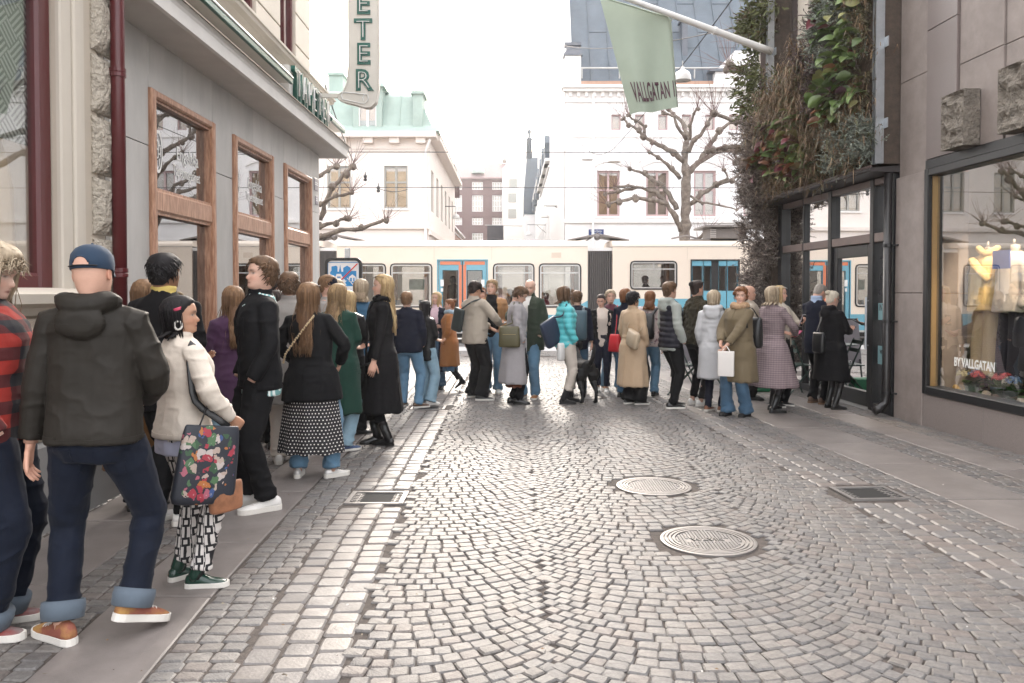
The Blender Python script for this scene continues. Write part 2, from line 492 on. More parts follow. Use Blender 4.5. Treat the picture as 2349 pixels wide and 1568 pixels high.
manhole(HOLES[2][0], HOLES[2][1], .20, 'small pale round cover in the setts behind the black dog', '')
def grate(x, y, wx, wy, rz, label):
 t = thing('drain_grate', label, 'drain grate', (x, y, 0), rz, 'iron drain grates in the kerb bands')
 mb = MB()
 for (a, b) in (((-wx/2, -.03, -wy/2), (-wx/2+.035, .006, wy/2)), ((wx/2-.035, -.03, -wy/2), (wx/2, .006, wy/2)), ((-wx/2+.035, -.03, -wy/2), (wx/2-.035, .004, -wy/2+.03)), ((-wx/2+.035, -.03, wy/2-.03), (wx/2-.035, .004, wy/2))):
  mb.box(a, b)
 mb.obj('frame', m_iron, t)
 mb = MB(); mb.box((-wx/2+.03, -.029, -wy/2+.03), (wx/2-.03, -.0065, wy/2-.03)); mb.obj('pit', m_dark, t)
 n = 7
 for i in range(n):
  yy = -wy/2+.045+(wy-.09)*i/(n-1)
  bb = MB(); segs = 9
  prev = None
  rr = []
  for q in range(segs+1):
   xx = -wx/2+.036+(wx-.072)*q/segs; zz = -.003-.012*math.sin(math.pi*q/segs)
   rr.append([(xx, yy-.0065, zz-.004), (xx, yy+.0065, zz-.004), (xx, yy+.0065, zz+.003), (xx, yy-.0065, zz+.003)])
  bb.loft(rr); bb.obj('bar', m_iron, t)
 cb = MB()
 for q in range(1, 9):
  xx = -wx/2+.036+(wx-.072)*q/9
  cb.box((xx-.005, -.022, -wy/2+.03), (xx+.005, -.005-.004*math.sin(math.pi*q/9), wy/2-.03))
 cb.obj('cross_bar', m_iron, t)
grate(DRAINS[0][0], DRAINS[0][1], .44, .36, R(0), 'iron drain grate in the left kerb band, nearest the camera')
grate(DRAINS[1][0], DRAINS[1][1], .46, .38, R(4), 'iron drain grate in the right kerb band before the shop window')
grate(DRAINS[2][0], DRAINS[2][1], .46, .36, 0, 'iron drain grate at the feet of the navy jacket man in jeans')
# ================================================================== left corner building
FL = fr((-3.25, 0, 0), (0, 1, 0), (1, 0, 0))        # u = +Y, n = +X
m_gstone = M('grey_slate_cladding', (.455, .440, .418), .55, .2, 2.0, .25, 30, tint='tint', stretch=(1, 1, .4))
m_backw = M('dark_backing', (.06, .06, .06), .9, .1)
m_cream = M('cream_render', (.47, .41, .335), .75, .06, 2.5, .2, 90)
m_cream2 = M('pale_cream_render', (.53, .48, .41), .7, .06, 1.5, .1, 60)
m_rustic = M('rock_faced_stone', (.46, .41, .34), .9, .22, 14, 1.0, 34, dist=.05)
m_wood = M('oiled_window_wood', (.33, .165, .098), .42, .25, 8, .2, 40, stretch=(6, 6, .7), col2=(.45, .26, .17))
m_woodtop = m_wood
m_maroon = M('maroon_paint', (.085, .013, .015), .35, .08, 4)
m_metal = M('weathered_zinc', (.48, .47, .45), .5, .12, 3, .1, 30, metal=.2)
m_glass = glass('shop_glass', (.84, .85, .85), 2.2, .16)
m_ingrey = M('interior_wall', (.66, .60, .53), .9, .08, 2)
m_cas = M('awning_cassette', (.62, .60, .57), .4, .05, 3)
m_green = M('sign_green', (.012, .10, .075), .35, .1, 5)
m_tubeglass = M('neon_tube_glass', (.72, .72, .70), .2, .03)
m_white = M('white_paint', (.78, .77, .75), .5, .04)
bl = thing('corner_building', 'corner building on the left with grey slate shopfront and deep white cornice', 'building')
# inner wall core (behind cladding), with openings left for three windows
WIN = [(7.16, 8.68), (9.29, 10.80), (11.37, 12.85)]; WZ0, WZ1 = .58, 3.40
core = MB()
edges = [6.5]+[e for w_ in WIN for e in w_]+[13.43]
for i in range(0, len(edges)-1, 2): core.box((edges[i], 0, -.35), (edges[i+1], 3.86, -.045), FL)
for a, b in WIN:
 core.box((a, 0, -.35), (b, .26, -.045), FL); core.box((a, WZ1, -.35), (b, 3.86, -.045), FL)
core.obj('wall', m_backw, bl)
pw = MB()     # return wall facing the tram street
pw.box((-12, 0, 13.17), (-3.27, 3.86, 13.43), fr((0, 0, 0), (1, 0, 0), (0, 1, 0))); pw.obj('wall', m_gstone, bl, False, 'tint')
def clad(u0, u1, v0, v1):
 mb = MB(); mb.box((u0+.003, v0+.003, -.04), (u1-.003, v1-.003, rnd.uniform(-.0015, .0015)), FL, 0, np.array((1, 1, 1))*rnd.uniform(.88, 1.08), bev=.004)
 mb.obj('stone_panel', m_gstone, bl, False, 'tint')
HJ = 2.88
for (a, b) in ((6.46, 7.16), (8.68, 9.29), (10.80, 11.37), (12.85, 13.46)):
 clad(a, b, .02, .95); clad(a, b, .95, HJ); clad(a, b, HJ, 3.865)
for a, b in WIN:
 m_ = (a+b)/2
 for (p, q) in ((a, m_), (m_, b)): clad(p, q, WZ1+.005, 3.865); clad(p, q, .02, .24)
m_room = M('shop_interior', (.22, .18, .14), .9, .1)
m_wallp = None
def wallpaper_pattern(t, vec, base):
 mp = nd(t, 'ShaderNodeMapping'); mp.inputs['Scale'].default_value = (9, 9, 9); mp.inputs['Rotation'].default_value = (R(45), 0, 0)
 t.links.new(vec, mp.inputs[0])
 ck = nd(t, 'ShaderNodeTexBrick'); ck.inputs['Scale'].default_value = 1.0; ck.inputs['Mortar Size'].default_value = .05; ck.offset = 0
 ck.inputs['Brick Width'].default_value = .8; ck.inputs['Row Height'].default_value = .8
 sw = nd(t, 'ShaderNodeSeparateXYZ'); cb = nd(t, 'ShaderNodeCombineXYZ'); t.links.new(mp.outputs[0], sw.inputs[0])
 t.links.new(sw.outputs[1], cb.inputs[0]); t.links.new(sw.outputs[2], cb.inputs[1]); t.links.new(cb.outputs[0], ck.inputs[0])
 ck.inputs['Color1'].default_value = (.35, .20, .15, 1); ck.inputs['Color2'].default_value = (.38, .22, .17, 1); ck.inputs['Mortar'].default_value = (.55, .42, .34, 1)
 return ck.outputs['Color']
m_wallp = M('wallpaper_roll', (.4, .25, .2), .8, .06, 5, pattern=wallpaper_pattern)
gl_txt = M('window_letter_film', (.78, .77, .74), .6, .02)
for k, (a, b) in enumerate(WIN):
 wn = MB()
 fw = .078
 wn.box((a, WZ0, -.12), (a+fw, WZ1, .045), FL, bev=.018); wn.box((b-fw, WZ0, -.12), (b, WZ1, .045), FL, bev=.018)
 wn.box((a+fw, WZ1-fw, -.12), (b-fw, WZ1, .040), FL, bev=.018); wn.box((a+fw, WZ0, -.12), (b-fw, WZ0+.08, .040), FL, bev=.015)
 wn.box((a+fw, 2.30, -.12), (b-fw, 2.50, .028), FL, bev=.02)
 for (z0, z1) in ((WZ0+.08, 2.30), (2.50, WZ1-fw)):
  wn.box((a+fw, z0, -.11), (a+fw+.022, z1, .006), FL); wn.box((b-fw-.022, z0, -.11), (b-fw, z1, .006), FL)
  wn.box((a+fw+.022, z0, -.11), (b-fw-.022, z0+.022, .006), FL); wn.box((a+fw+.022, z1-.022, -.11), (b-fw-.022, z1, .006), FL)
 wo = wn.obj('window', m_wood, bl)
 sl = MB(); sl.box((a-.03, WZ0-.045, -.10), (b+.03, WZ0-.001, .085), FL, bev=.012); sl.box((a, .25, -.10), (b, WZ0-.046, .03), FL, bev=.01); sl.obj('sill', m_wood, wo)
 for (z0, z1) in ((WZ0+.103, 2.277), (2.523, WZ1-fw-.023)):
  p = MB(); p.box((a+fw+.023, z0, -.06), (b-fw-.023, z1, -.054), FL); p.obj('pane', m_glass, wo)
 rm = MB(); rm.box((a, WZ0-.2, -1.7), (b, WZ1, -1.66), FL); rm.box((a-.02, .3, -1.66), (b+.02, .55, -.13), FL)
 rm.box((a-.04, .55, -1.66), (a-.01, WZ1, -.37), FL); rm.box((b+.01, .55, -1.66), (b+.04, WZ1, -.37), FL); rm.box((a, WZ1+.02, -1.66), (b, WZ1+.05, -.37), FL)
 rm.obj('display_niche', m_ingrey, bl)
 wp = MB(); wp.box((b-.055, .60, -.42), (b-.046, 2.28, -.075), FL); wp.box((b-.03, .56, -1.6), (b-.012, 2.6, -.43), FL); wp.obj('wallpaper_sample', m_wallp, bl)
 wp = MB(); wp.box((b-.040, .60, -.345), (b-.030, WZ1-.03, -.065), FL); wp.obj('window_reveal', m_ingrey, bl)
 if k < 2:
  c = (a+b)/2; X = -3.25-.050
  text('lettering', 'Engelska', gl_txt, (X, c+.22, 2.93), (0, 1, 0), (1, 0, 0), .20, wo, .0008, .80)
  text('lettering', 'Tapetmagasinet', gl_txt, (X, c+.20, 2.76), (0, 1, 0), (1, 0, 0), .16, wo, .0008, .66)
  em = MB(); rr = []
  ring = lambda r1_, z_: [(X+z_, a+fw+.22+.09*r1_*math.cos(q), 2.88+.20*r1_*math.sin(q)) for q in np.arange(28)*2*np.pi/28]
  em.loft([ring(1, 0), ring(1, .002), ring(.84, .002), ring(.84, 0)], False)
  for (du, dz_, w_, h_) in ((-.03, .10, .05, .014), (.02, .06, .06, .014), (-.02, .02, .07, .014), (.02, -.02, .06, .014), (-.03, -.06, .05, .014), (.0, .02, .012, .16), (-.05, .05, .012, .07), (.05, .0, .012, .09), (-.035, -.10, .012, .08), (.03, -.10, .012, .07)):
   em.box((a+fw+.22+du-w_/2, 2.88+dz_-h_/2, -.050), (a+fw+.22+du+w_/2, 2.88+dz_+h_/2, -.048), FL)
  em.obj('emblem', gl_txt, wo)
# small enamel plates at the corner
for (u_, z_, w_, h_) in ((13.22, 3.34, .24, .20), (13.25, 3.08, .16, .14)):
 pl = MB(); pl.box((u_-w_/2, z_-h_/2, 0.004), (u_+w_/2, z_+h_/2, .014), FL, bev=.004); po = pl.obj('street_plate', M('plate_grey', (.24, .22, .24), .4, .08), None)
 tag(po, 'small grey plate at the top of the slate corner, the %s of two' % ('upper' if h_ > .17 else 'lower'), 'sign')
 fm = MB(); fm.box((u_-w_/2+.02, z_-.012, .0145), (u_+w_/2-.02, z_+.006, .016), FL); fm.box((u_-w_/2+.03, z_+.02, .0145), (u_+w_/2-.03, z_+.036, .016), FL); fm.obj('lettering', m_white, po)
# cornice with soffit, fascia and sloped sheet on top
cn = MB(); prof = [(-.02, 3.87), (.375, 3.87), (.40, 3.885), (.40, 4.00), (.41, 4.03), (.43, 4.06), (.43, 4.075), (.08, 4.10), (-.02, 4.10)]
rr = [[(-3.25+n_, u_+(n_*1.0 if e else 0), z_) for n_, z_ in prof] for (u_, e) in ((6.30, 0), (13.46, 1))]
cn.loft(rr)
# return of the cornice round the corner
rr = [[(x_, 13.46+max(n_, -.02), z_) for n_, z_ in prof] for x_ in (-12,)]+[[(-3.25+max(n_, -.02), 13.46+max(n_, -.02), z_-.002) for n_, z_ in prof]]
cn.loft(rr)
m_cornice = M('cornice_paint', (.58, .56, .53), .55, .08, 4, .1, 50)
cn.obj('cornice', m_cornice, bl)
ed = MB(); ed.loft([[(-3.25+n_, u_+(n_ if e else 0), z_) for n_, z_ in ((.30, 4.085), (.445, 4.077), (.445, 4.060), (.434, 4.060), (.434, 4.070), (.30, 4.078))] for (u_, e) in ((6.3, 0), (13.46, 1))]); ed.obj('drip_edge', M('rusty_drip_edge', (.23, .19, .15), .6, .25, 20), bl)
# frieze, awning cassette, upper mould
fz = MB(); fz.box((6.3, 4.10, -.3), (13.40, 4.56, .02), FL); fz.obj('frieze', M('ochre_cream_render', (.55, .45, .30), .8, .06), bl)
aw = MB(); aw.loft([[(-3.25+n_, u_, z_) for n_, z_ in ((.03, 4.31), (.36, 4.30), (.37, 4.315), (.37, 4.37), (.33, 4.42), (.03, 4.44))] for u_ in (5.4, 10.5)])
ao = aw.obj('awning', m_cas, None); tag(ao, 'white awning cassette with green valance edge above the slate shopfront', 'awning')
vb = MB(); vb.box((5.4, 4.285, .345), (10.5, 4.345, .385), FL, bev=.006); vb.obj('valance', m_green, ao)
vb = MB(); vb.tube([(-3.25+.37, 5.4, 4.372), (-3.25+.37, 10.52, 4.372)], .018, 8); vb.obj('front_rail', m_metal, ao)
a2 = MB(); a2.loft([[(-3.25+n_, u_, z_) for n_, z_ in ((.03, 4.31), (.36, 4.30), (.37, 4.315), (.37, 4.37), (.33, 4.42), (.03, 4.44))] for u_ in (12.75, 13.75)])
a2o = a2.obj('awning', m_cas, None); tag(a2o, 'short white awning end sticking out past the green letters at the corner', 'awning')
vb = MB(); vb.box((12.75, 4.285, .345), (13.75, 4.345, .385), FL, bev=.006); vb.obj('valance', m_green, a2o)
um = MB(); prof = [(-.3, 4.56), (.06, 4.56), (.08, 4.60), (.10, 4.66), (.16, 4.72), (.22, 4.75), (.23, 4.79), (.25, 4.80), (.25, 4.83), (.0, 4.88), (-.3, 4.88)]
um.loft([[(-3.25+n_, u_+(max(0, n_) if e else 0), z_) for n_, z_ in prof] for (u_, e) in ((6.3, 0), (13.4, 1))]); um.obj('string_course', m_cream2, bl)
# letter row on the cornice
bb = MB(); bb.box((10.62, 4.11, .06), (12.72, 4.58, .30), FL, bev=.01); lbo = bb.obj('letter_sign', m_cas, None); tag(lbo, 'row of green letters spelling TAPETER standing on the cornice', 'sign')
tb = MB()
for i, ch in enumerate('TAPETER'):
 u_ = 10.80+i*.285
 text('letter', ch, m_green, (-3.25+.33, u_, 4.345), (0, 1, 0), (1, 0, 0), .60, lbo, .028, .62, .012)
 text('neon_tube', ch, m_tubeglass, (-3.25+.385, u_, 4.345), (0, 1, 0), (1, 0, 0), .52, lbo, .010, .60, -.014)
# upper storey
ub = MB(); UW = [(9.45, 10.45), (11.55, 12.35)]
ue = [6.3]+[e for w_ in UW for e in w_]+[13.25]
FU = fr((-3.33, 0, 0), (0, 1, 0), (1, 0, 0))
for i in range(0, len(ue)-1, 2): ub.box((ue[i], 4.88, -.4), (ue[i+1], 9.5, -.02), FU)
for a, b in UW: ub.box((a, 8.2, -.4), (b, 9.5, -.02), FU); ub.box((a, 4.88, -.4), (b, 5.05, -.02), FU)
ub.obj('wall', m_cream2, bl)
for i in range(0, len(ue)-1, 2):
 z = 4.90; n_ = max(1, round((ue[i+1]-ue[i])/.75)); sh = 0
 while z < 9.3:
  for q in range(n_):
   w_ = (ue[i+1]-ue[i])/n_
   mb = MB(); mb.box((ue[i]+q*w_+.006, z+.008, -.02), (ue[i]+(q+1)*w_-.006, z+.472, 0), FU, bev=.012); mb.obj('ashlar_block', m_cream2, bl)
  z += .48
rr_ = MB(); rr_.box((-12, 4.1, 12.9), (-3.36, 9.5, 13.22), fr((0, 0, 0), (1, 0, 0), (0, 1, 0))); rr_.obj('wall', m_cream2, bl)
for a, b in UW:
 wf = MB();
 for (p, q, z0, z1) in ((a, a+.09, 5.05, 8.2), (b-.09, b, 5.05, 8.2), (a+.09, b-.09, 5.05, 5.14), (a+.09, b-.09, 8.1, 8.2), ((a+b)/2-.05, (a+b)/2+.05, 5.14, 8.1)): wf.box((p, z0, -.16), (q, z1, -.05), FU)
 wo = wf.obj('window', m_maroon, bl); pp = MB(); pp.box((a+.09, 5.14, -.12), (b-.09, 8.1, -.11), FU); pp.obj('pane', m_glass, wo)
 bk = MB(); bk.box((a, 5.05, -.6), (b, 8.2, -.58), FU); bk.obj('blind', m_ingrey, wo)
# hanging vertical sign in the shape of a scroll of wallpaper (perpendicular to the wall)
SY = 12.0
pts = []
def sgn_pt(x, y): q = P(x, y, SY); return (q[0], q[2])
outl = [(799, -60), (800, 150), (797, 190), (788, 210), (776, 218), (776, 228), (790, 234), (815, 240), (838, 247), (850, 246), (862, 235), (868, 205), (869, 120), (868, -60)]
ol = [sgn_pt(*q) for q in outl]
sm_ = MB()
top_z = 7.4
ol[0] = (ol[0][0], top_z); ol[-1] = (ol[-1][0], top_z)
A = [(x, SY, z) for x, z in ol]; B = [(x, SY+.16, z) for x, z in ol]
sm_.loft([A, B], False);
sm_.add(A, [list(range(len(A)-1, -1, -1))]); sm_.add(B, [list(range(len(B)))])
m_signb = M('sign_enamel', (.60, .57, .51), .4, .05, 4)
so_ = sm_.obj('hanging_sign', m_signb, None); tag(so_, 'tall cream hanging sign shaped like a paper scroll with green letters', 'sign')
rim = MB(); rim.tube([(x, SY-.006, z) for x, z in ol], .010, 6); rim.obj('rim', m_signb, so_)
sc_ = MB(); q = [P(*c, SY-.012) for c in ((786, 212), (783, 220), (786, 228), (800, 231), (826, 237), (836, 238), (843, 232), (845, 224), (842, 217), (836, 217), (832, 224), (834, 233))]
sc_.tube(q, .008, 6); sc_.tube([P(*c, SY-.012) for c in ((786, 212), (800, 213), (822, 215), (836, 217))], .008, 6); sc_.obj('scroll_tube', m_tubeglass, so_)
cx_ = P(833, 0, SY)[0]
for ch, y_ in (('T', -75), ('A', -75-63), ('P', -75-126), ('E', 12), ('T', 70), ('E', 127), ('R', 185)):
 pass
for ch, y_ in (('P', -40), ('E', 12), ('T', 71), ('E', 127), ('R', 187)):
 z_ = P(833, y_, SY)[2]
 text('letter', ch, m_green, (cx_, SY-.006, z_), (1, 0, 0), (0, -1, 0), .43, so_, .012, 1.0, .014)
 text('neon_tube', ch, m_tubeglass, (cx_, SY-.03, z_), (1, 0, 0), (0, -1, 0), .38, so_, .006, .98, -.012)
ar = MB(); ar.box((-3.33, 4.49, -.03+SY+.08), (P(800, 0, SY)[0]-.05, 4.55, SY+.11), fr((0, 0, 0), (1, 0, 0), (0, 1, 0))); ar.obj('bracket_arm', m_signb, so_)
# ------------------------------------------------ cream rusticated house nearer the camera
CH = thing('cream_house', 'cream rusticated house front at the left edge with maroon window frame', 'building')
FC = fr((-3.12, 0, 0), (0, 1, 0), (1, 0, 0))
wz0, wz1, wu0, wu1 = 1.62, 3.62, 3.75, 5.42
cw = MB(); cw.box((2.2, 0, -.45), (wu0-.10, 9, -.0), FC); cw.box((wu1+.06, 1.3, -.45), (6.02, 9, -.0), FC); cw.box((wu0-.10, 0, -.45), (wu1+.06, 1.42, 0), FC); cw.box((wu0-.1, wz1+.05, -.45), (wu1+.06, 9, 0), FC)
cw.box((wu1+.06, 0, -.45), (6.02, 1.3, 0), FC)
cw.box((6.02, 0, -.45), (6.24, 9, -.06), FC)
cw.obj('wall', m_cream, CH)
# architrave round the window
ac = MB()
for (o0, o1, n0) in ((.06, .20, .035), (.20, .29, .055), (.29, .38, .03)):
 ac.box((wu1+o0, 1.42, 0), (wu1+o1, wz1+o0, n0), FC, bev=.012); ac.box((wu0-.3, wz1+o0, 0), (wu1+o1, wz1+o1, n0), FC, bev=.012)
ac.obj('architrave', m_cream2, CH)
# quoins, rock faced
z = .62
while z < 7:
 for (u0, u1, h) in ((5.93, 6.22, .455),):
  mb = MB(); n1, n2 = 14, 15; rr = []
  grid = []
  for j in range(n2+1):
   row = []
   for i in range(n1+1):
    fu, fv = i/n1, j/n2
    edge = min(fu, 1-fu, fv, 1-fv)
    d = .012+.050*min(1, edge*4)**.6+(.009*float(noise(np.array([[u0*3+fu*9, z*3+fv*10, 1.0]]), 4)[0]) if edge > 0 else 0)
    row.append((-3.12+d, u0+fu*(u1-u0), z+.012+fv*(h-.03)))
   grid.append(row)
  vv = [q for row in grid for q in row]
  ff = [[j*(n1+1)+i, j*(n1+1)+i+1, (j+1)*(n1+1)+i+1, (j+1)*(n1+1)+i] for j in range(n2) for i in range(n1)]
  mb.add(vv, ff)
  k_ = 0
  bd = [(0, i) for i in range(n1+1)]+[(j, n1) for j in range(1, n2+1)]+[(n2, i) for i in range(n1-1, -1, -1)]+[(j, 0) for j in range(n2-1, 0, -1)]
  r_ = [grid[j][i] for j, i in bd]
  mb.loft([r_, [(-3.13, q[1], q[2]) for q in r_]], False)
  mb.obj('quoin_stone', m_rustic, CH)
 z += .457
# rock faced band above the window
mb = MB(); n1, n2 = 30, 6
for j in range(n2): pass
lz0 = wz1+.34
vv = [];
for j in range(n2+1):
 for i in range(n1+1):
  fu, fv = i/n1, j/n2; edge = min(fu, 1-fu, fv*.4, (1-fv)*.4)
  vv.append((-3.12+.02+.05*min(1, edge*12)**.6+.01*float(noise(np.array([[fu*14, fv*3, 2.0]]), 9)[0]), 2.4+fu*(5.78-2.4), lz0+fv*.42))
mb.add(vv, [[j*(n1+1)+i, j*(n1+1)+i+1, (j+1)*(n1+1)+i+1, (j+1)*(n1+1)+i] for j in range(n2) for i in range(n1)]); mb.obj('lintel_stone', m_rustic, CH)
# sill and apron
sb = MB(); sb.loft([[(-3.12+n_, u_, z_) for n_, z_ in ((-.3, 1.42), (.05, 1.42), (.09, 1.47), (.16, 1.50), (.17, 1.56), (.02, 1.60), (-.3, 1.61))] for u_ in (2.3, wu1+.30)]); sb.obj('sill', m_cream2, CH)
ab = MB(); ab.box((2.3, .60, 0), (wu1+.26, 1.40, .035), FC, bev=.015); ab.obj('apron_panel', m_cream, CH)
pl = MB(); pl.box((2.2, -.03, 0), (6.24, .58, .07), FC, bev=.02); pl.obj('plinth', M('grey_plinth', (.24, .235, .23), .8, .12, 3, .3, 60), CH)
# maroon window
wf = MB()
for (p, q, z0, z1) in ((wu1-.10, wu1+.06, wz0-.04, wz1+.05), (wu0-.1, wu0+.04, wz0-.04, wz1+.05), (wu0+.04, wu1-.10, wz1-.08, wz1+.05), (wu0+.04, wu1-.10, wz0-.04, wz0+.08)): wf.box((p, z0, -.10), (q, z1, -.03), FC, bev=.02)
wo = wf.obj('window', m_maroon, CH)
pp = MB(); pp.box((wu0+.04, wz0+.08, -.08), (wu1-.10, wz1-.08, -.074), FC); pp.obj('pane', glass('near_glass', (.97, .97, .96), .4, .01), wo)
def herring(t, vec, base):
 mp = nd(t, 'ShaderNodeMapping'); mp.inputs['Rotation'].default_value = (R(45), 0, 0); mp.inputs['Scale'].default_value = (1, 1, 1); t.links.new(vec, mp.inputs[0])
 w1 = nd(t, 'ShaderNodeTexWave'); w1.wave_type = 'BANDS'; w1.bands_direction = 'Y'; w1.inputs['Scale'].default_value = 9; t.links.new(mp.outputs[0], w1.inputs[0])
 w2 = nd(t, 'ShaderNodeTexWave'); w2.wave_type = 'BANDS'; w2.bands_direction = 'Z'; w2.inputs['Scale'].default_value = 9; t.links.new(mp.outputs[0], w2.inputs[0])
 ck = nd(t, 'ShaderNodeTexChecker'); ck.inputs['Scale'].default_value = 7; t.links.new(mp.outputs[0], ck.inputs[0])
 m_ = mixrgb(t, w1.outputs['Color'], w2.outputs['Color'], ck.outputs['Fac'])
 rp_ = math_n(t, 'GREATER_THAN', m_, .5)
 return mixrgb(t, (.10, .115, .105), (.42, .46, .42), rp_)
bl_ = MB(); bl_.box((wu0, 2.55, -.125), (wu1-.02, wz1, -.115), FC); bl_.obj('patterned_blind', M('woven_blind', (.3, .3, .3), .9, .05, pattern=herring), wo)
cu = MB(); rr = []
for z_ in np.linspace(wz0, 2.7, 6):
 rr.append([(-3.12-.26+.022*math.sin(u_*26), u_, z_) for u_ in np.linspace(4.55, wu1-.02-(.0 if z_ < 2.2 else .25*(z_-2.2)), 26)])
cu.loft(rr, False, closed=False); cu.obj('curtain', M('beige_curtain', (.78, .62, .43), .9, .05), wo)
nb = MB(); nb.box((wu0-.2, 1.4, -1.2), (wu1+.2, wz1+.2, -1.18), FC); nb.obj('room_wall', m_ingrey, wo)
ch_t = thing('potted_plant', 'broad leaved dark green plant inside the maroon window', 'plant', (-3.29, 4.72, 1.62))
lf = M('dark_leaf', (.03, .075, .035), .35, .2, 8)
for (dy, dz_, L_, tl) in ((.0, .45, .32, .5), (-.1, .75, .30, .2), (.15, .28, .30, .9), (-.25, .5, .28, .4), (.1, .95, .26, .1), (-.15, .2, .3, .8)):
 mb = MB(); rr = []
 for t in np.linspace(0, 1, 7):
  w_ = .085*math.sin(math.pi*min(1, t*.92+.06))**.7; rr.append([(0.02*math.sin(t*3)-.02*abs(a), dy+L_*t*math.cos(tl)*1.0+a*w_*math.sin(tl), dz_+L_*t*.25*math.sin(tl*2)-t*t*.08+a*w_*math.cos(tl)) for a in (-1, -.5, 0, .5, 1)])
 mb.loft(rr, False, closed=False); mb.obj('leaf', lf, ch_t, True)
mb = MB(); mb.tube([(0, 0, 0), (0.01, 0, .5), (0, -.03, 1.0)], .012, 6); mb.obj('stem', lf, ch_t)
# maroon downpipe
dp = MB(); px_, py_ = -3.02, 6.14
dp.tube([(px_, py_, .15), (px_, py_, 7.0)], .052, 16); dpo = dp.obj('downpipe', m_maroon, None, True); tag(dpo, 'maroon painted downpipe between the cream house and the slate shopfront', 'downpipe')
for z_ in (.7, 1.72, 3.25, 4.9):
 mb = MB(); mb.lathe([(.052, z_-.035), (.060, z_-.033), (.060, z_-.005), (.056, z_), (.060, z_+.005), (.060, z_+.033), (.052, z_+.035)], (px_, py_, 0), 16); mb.box((px_-.01, z_-.03, py_+.055), (px_+.01, z_+.03, py_+.085), fr((0, 0, 0), (1, 0, 0), (0, 1, 0))); mb.obj('pipe_clamp', m_maroon, dpo)
# ================================================================== right building (FR frame: u along the wall away from the camera)
_ru = np.array((-.052, 1, 0)); _ru /= np.linalg.norm(_ru); _rn = np.array((-1, -.052, 0)); _rn /= np.linalg.norm(_rn)
FR = fr((5.35, 0, 0), _ru, _rn)
def RP(u_, v_, n_): return FR[0]+FR[1]*u_+FR[2]*v_+FR[3]*n_
m_gran = M('brown_granite', (.235, .200, .185), .40, .20, 90, .1, 120)
m_stone_d = M('polished_mauve_stone', (.185, .150, .140), .28, .10, 60, .05, 100)
m_stone_l = M('matt_mauve_stone', (.255, .215, .195), .6, .2, 5, .2, 140)
m_rough = M('split_stone', (.20, .175, .145), .9, .45, 9, 1.0, 26, dist=.05)
m_blk = M('black_window_metal', (.012, .012, .013), .4, .05)
m_bronze = M('bronze_frame', (.16, .12, .11), .4, .1, metal=.3)
m_galv = M('galvanised_steel', (.42, .44, .46), .38, .15, 12, metal=.75)
br = thing('shop_building', 'mauve stone shop building on the right with large display window', 'building')
# plinth and pillar
pb = MB()
for (a, b) in ((4.0, 5.6), (5.6, 7.1), (7.1, 8.25), (8.25, 9.36)):
 q = MB(); q.box((a+.002, -.02, -.5), (b-.002, .375, .03), FR, bev=.006); q.obj('plinth_slab', m_gran, br)
q = MB()
for (z0, z1) in ((-.02, 1.55), (1.556, 2.98)):
 q = MB(); q.box((9.36, z0, -.5), (9.98, z1, .045), FR, bev=.008); q.obj('pillar_block', m_stone_l, br)
# shop window
W0, W1, Z0, Z1 = 4.6, 9.36, .375, 3.0
wf = MB()
for (a, b, z0, z1) in ((W1-.09, W1-.005, Z0+.002, Z1), (W0, W0+.08, Z0+.002, Z1), (W0+.08, W1-.09, Z0+.002, Z0+.10), (W0+.08, W1-.09, Z1-.09, Z1)): wf.box((a, z0, -.14), (b, z1, .05), FR, bev=.01)
wo = wf.obj('shop_window', m_blk, br)
gb = MB(); gb.box((W1-.102, Z0+.10, -.06), (W1-.09, Z1-.09, .0), FR); gb.obj('gilt_edge', M('brass_edge', (.40, .26, .12), .4, .05, metal=.6), wo)
pn = MB(); pn.box((W0+.08, Z0+.10, -.05), (W1-.09, Z1-.09, -.042), FR); pn.obj('pane', glass('display_glass', (.97, .97, .96), .28, .012), wo)
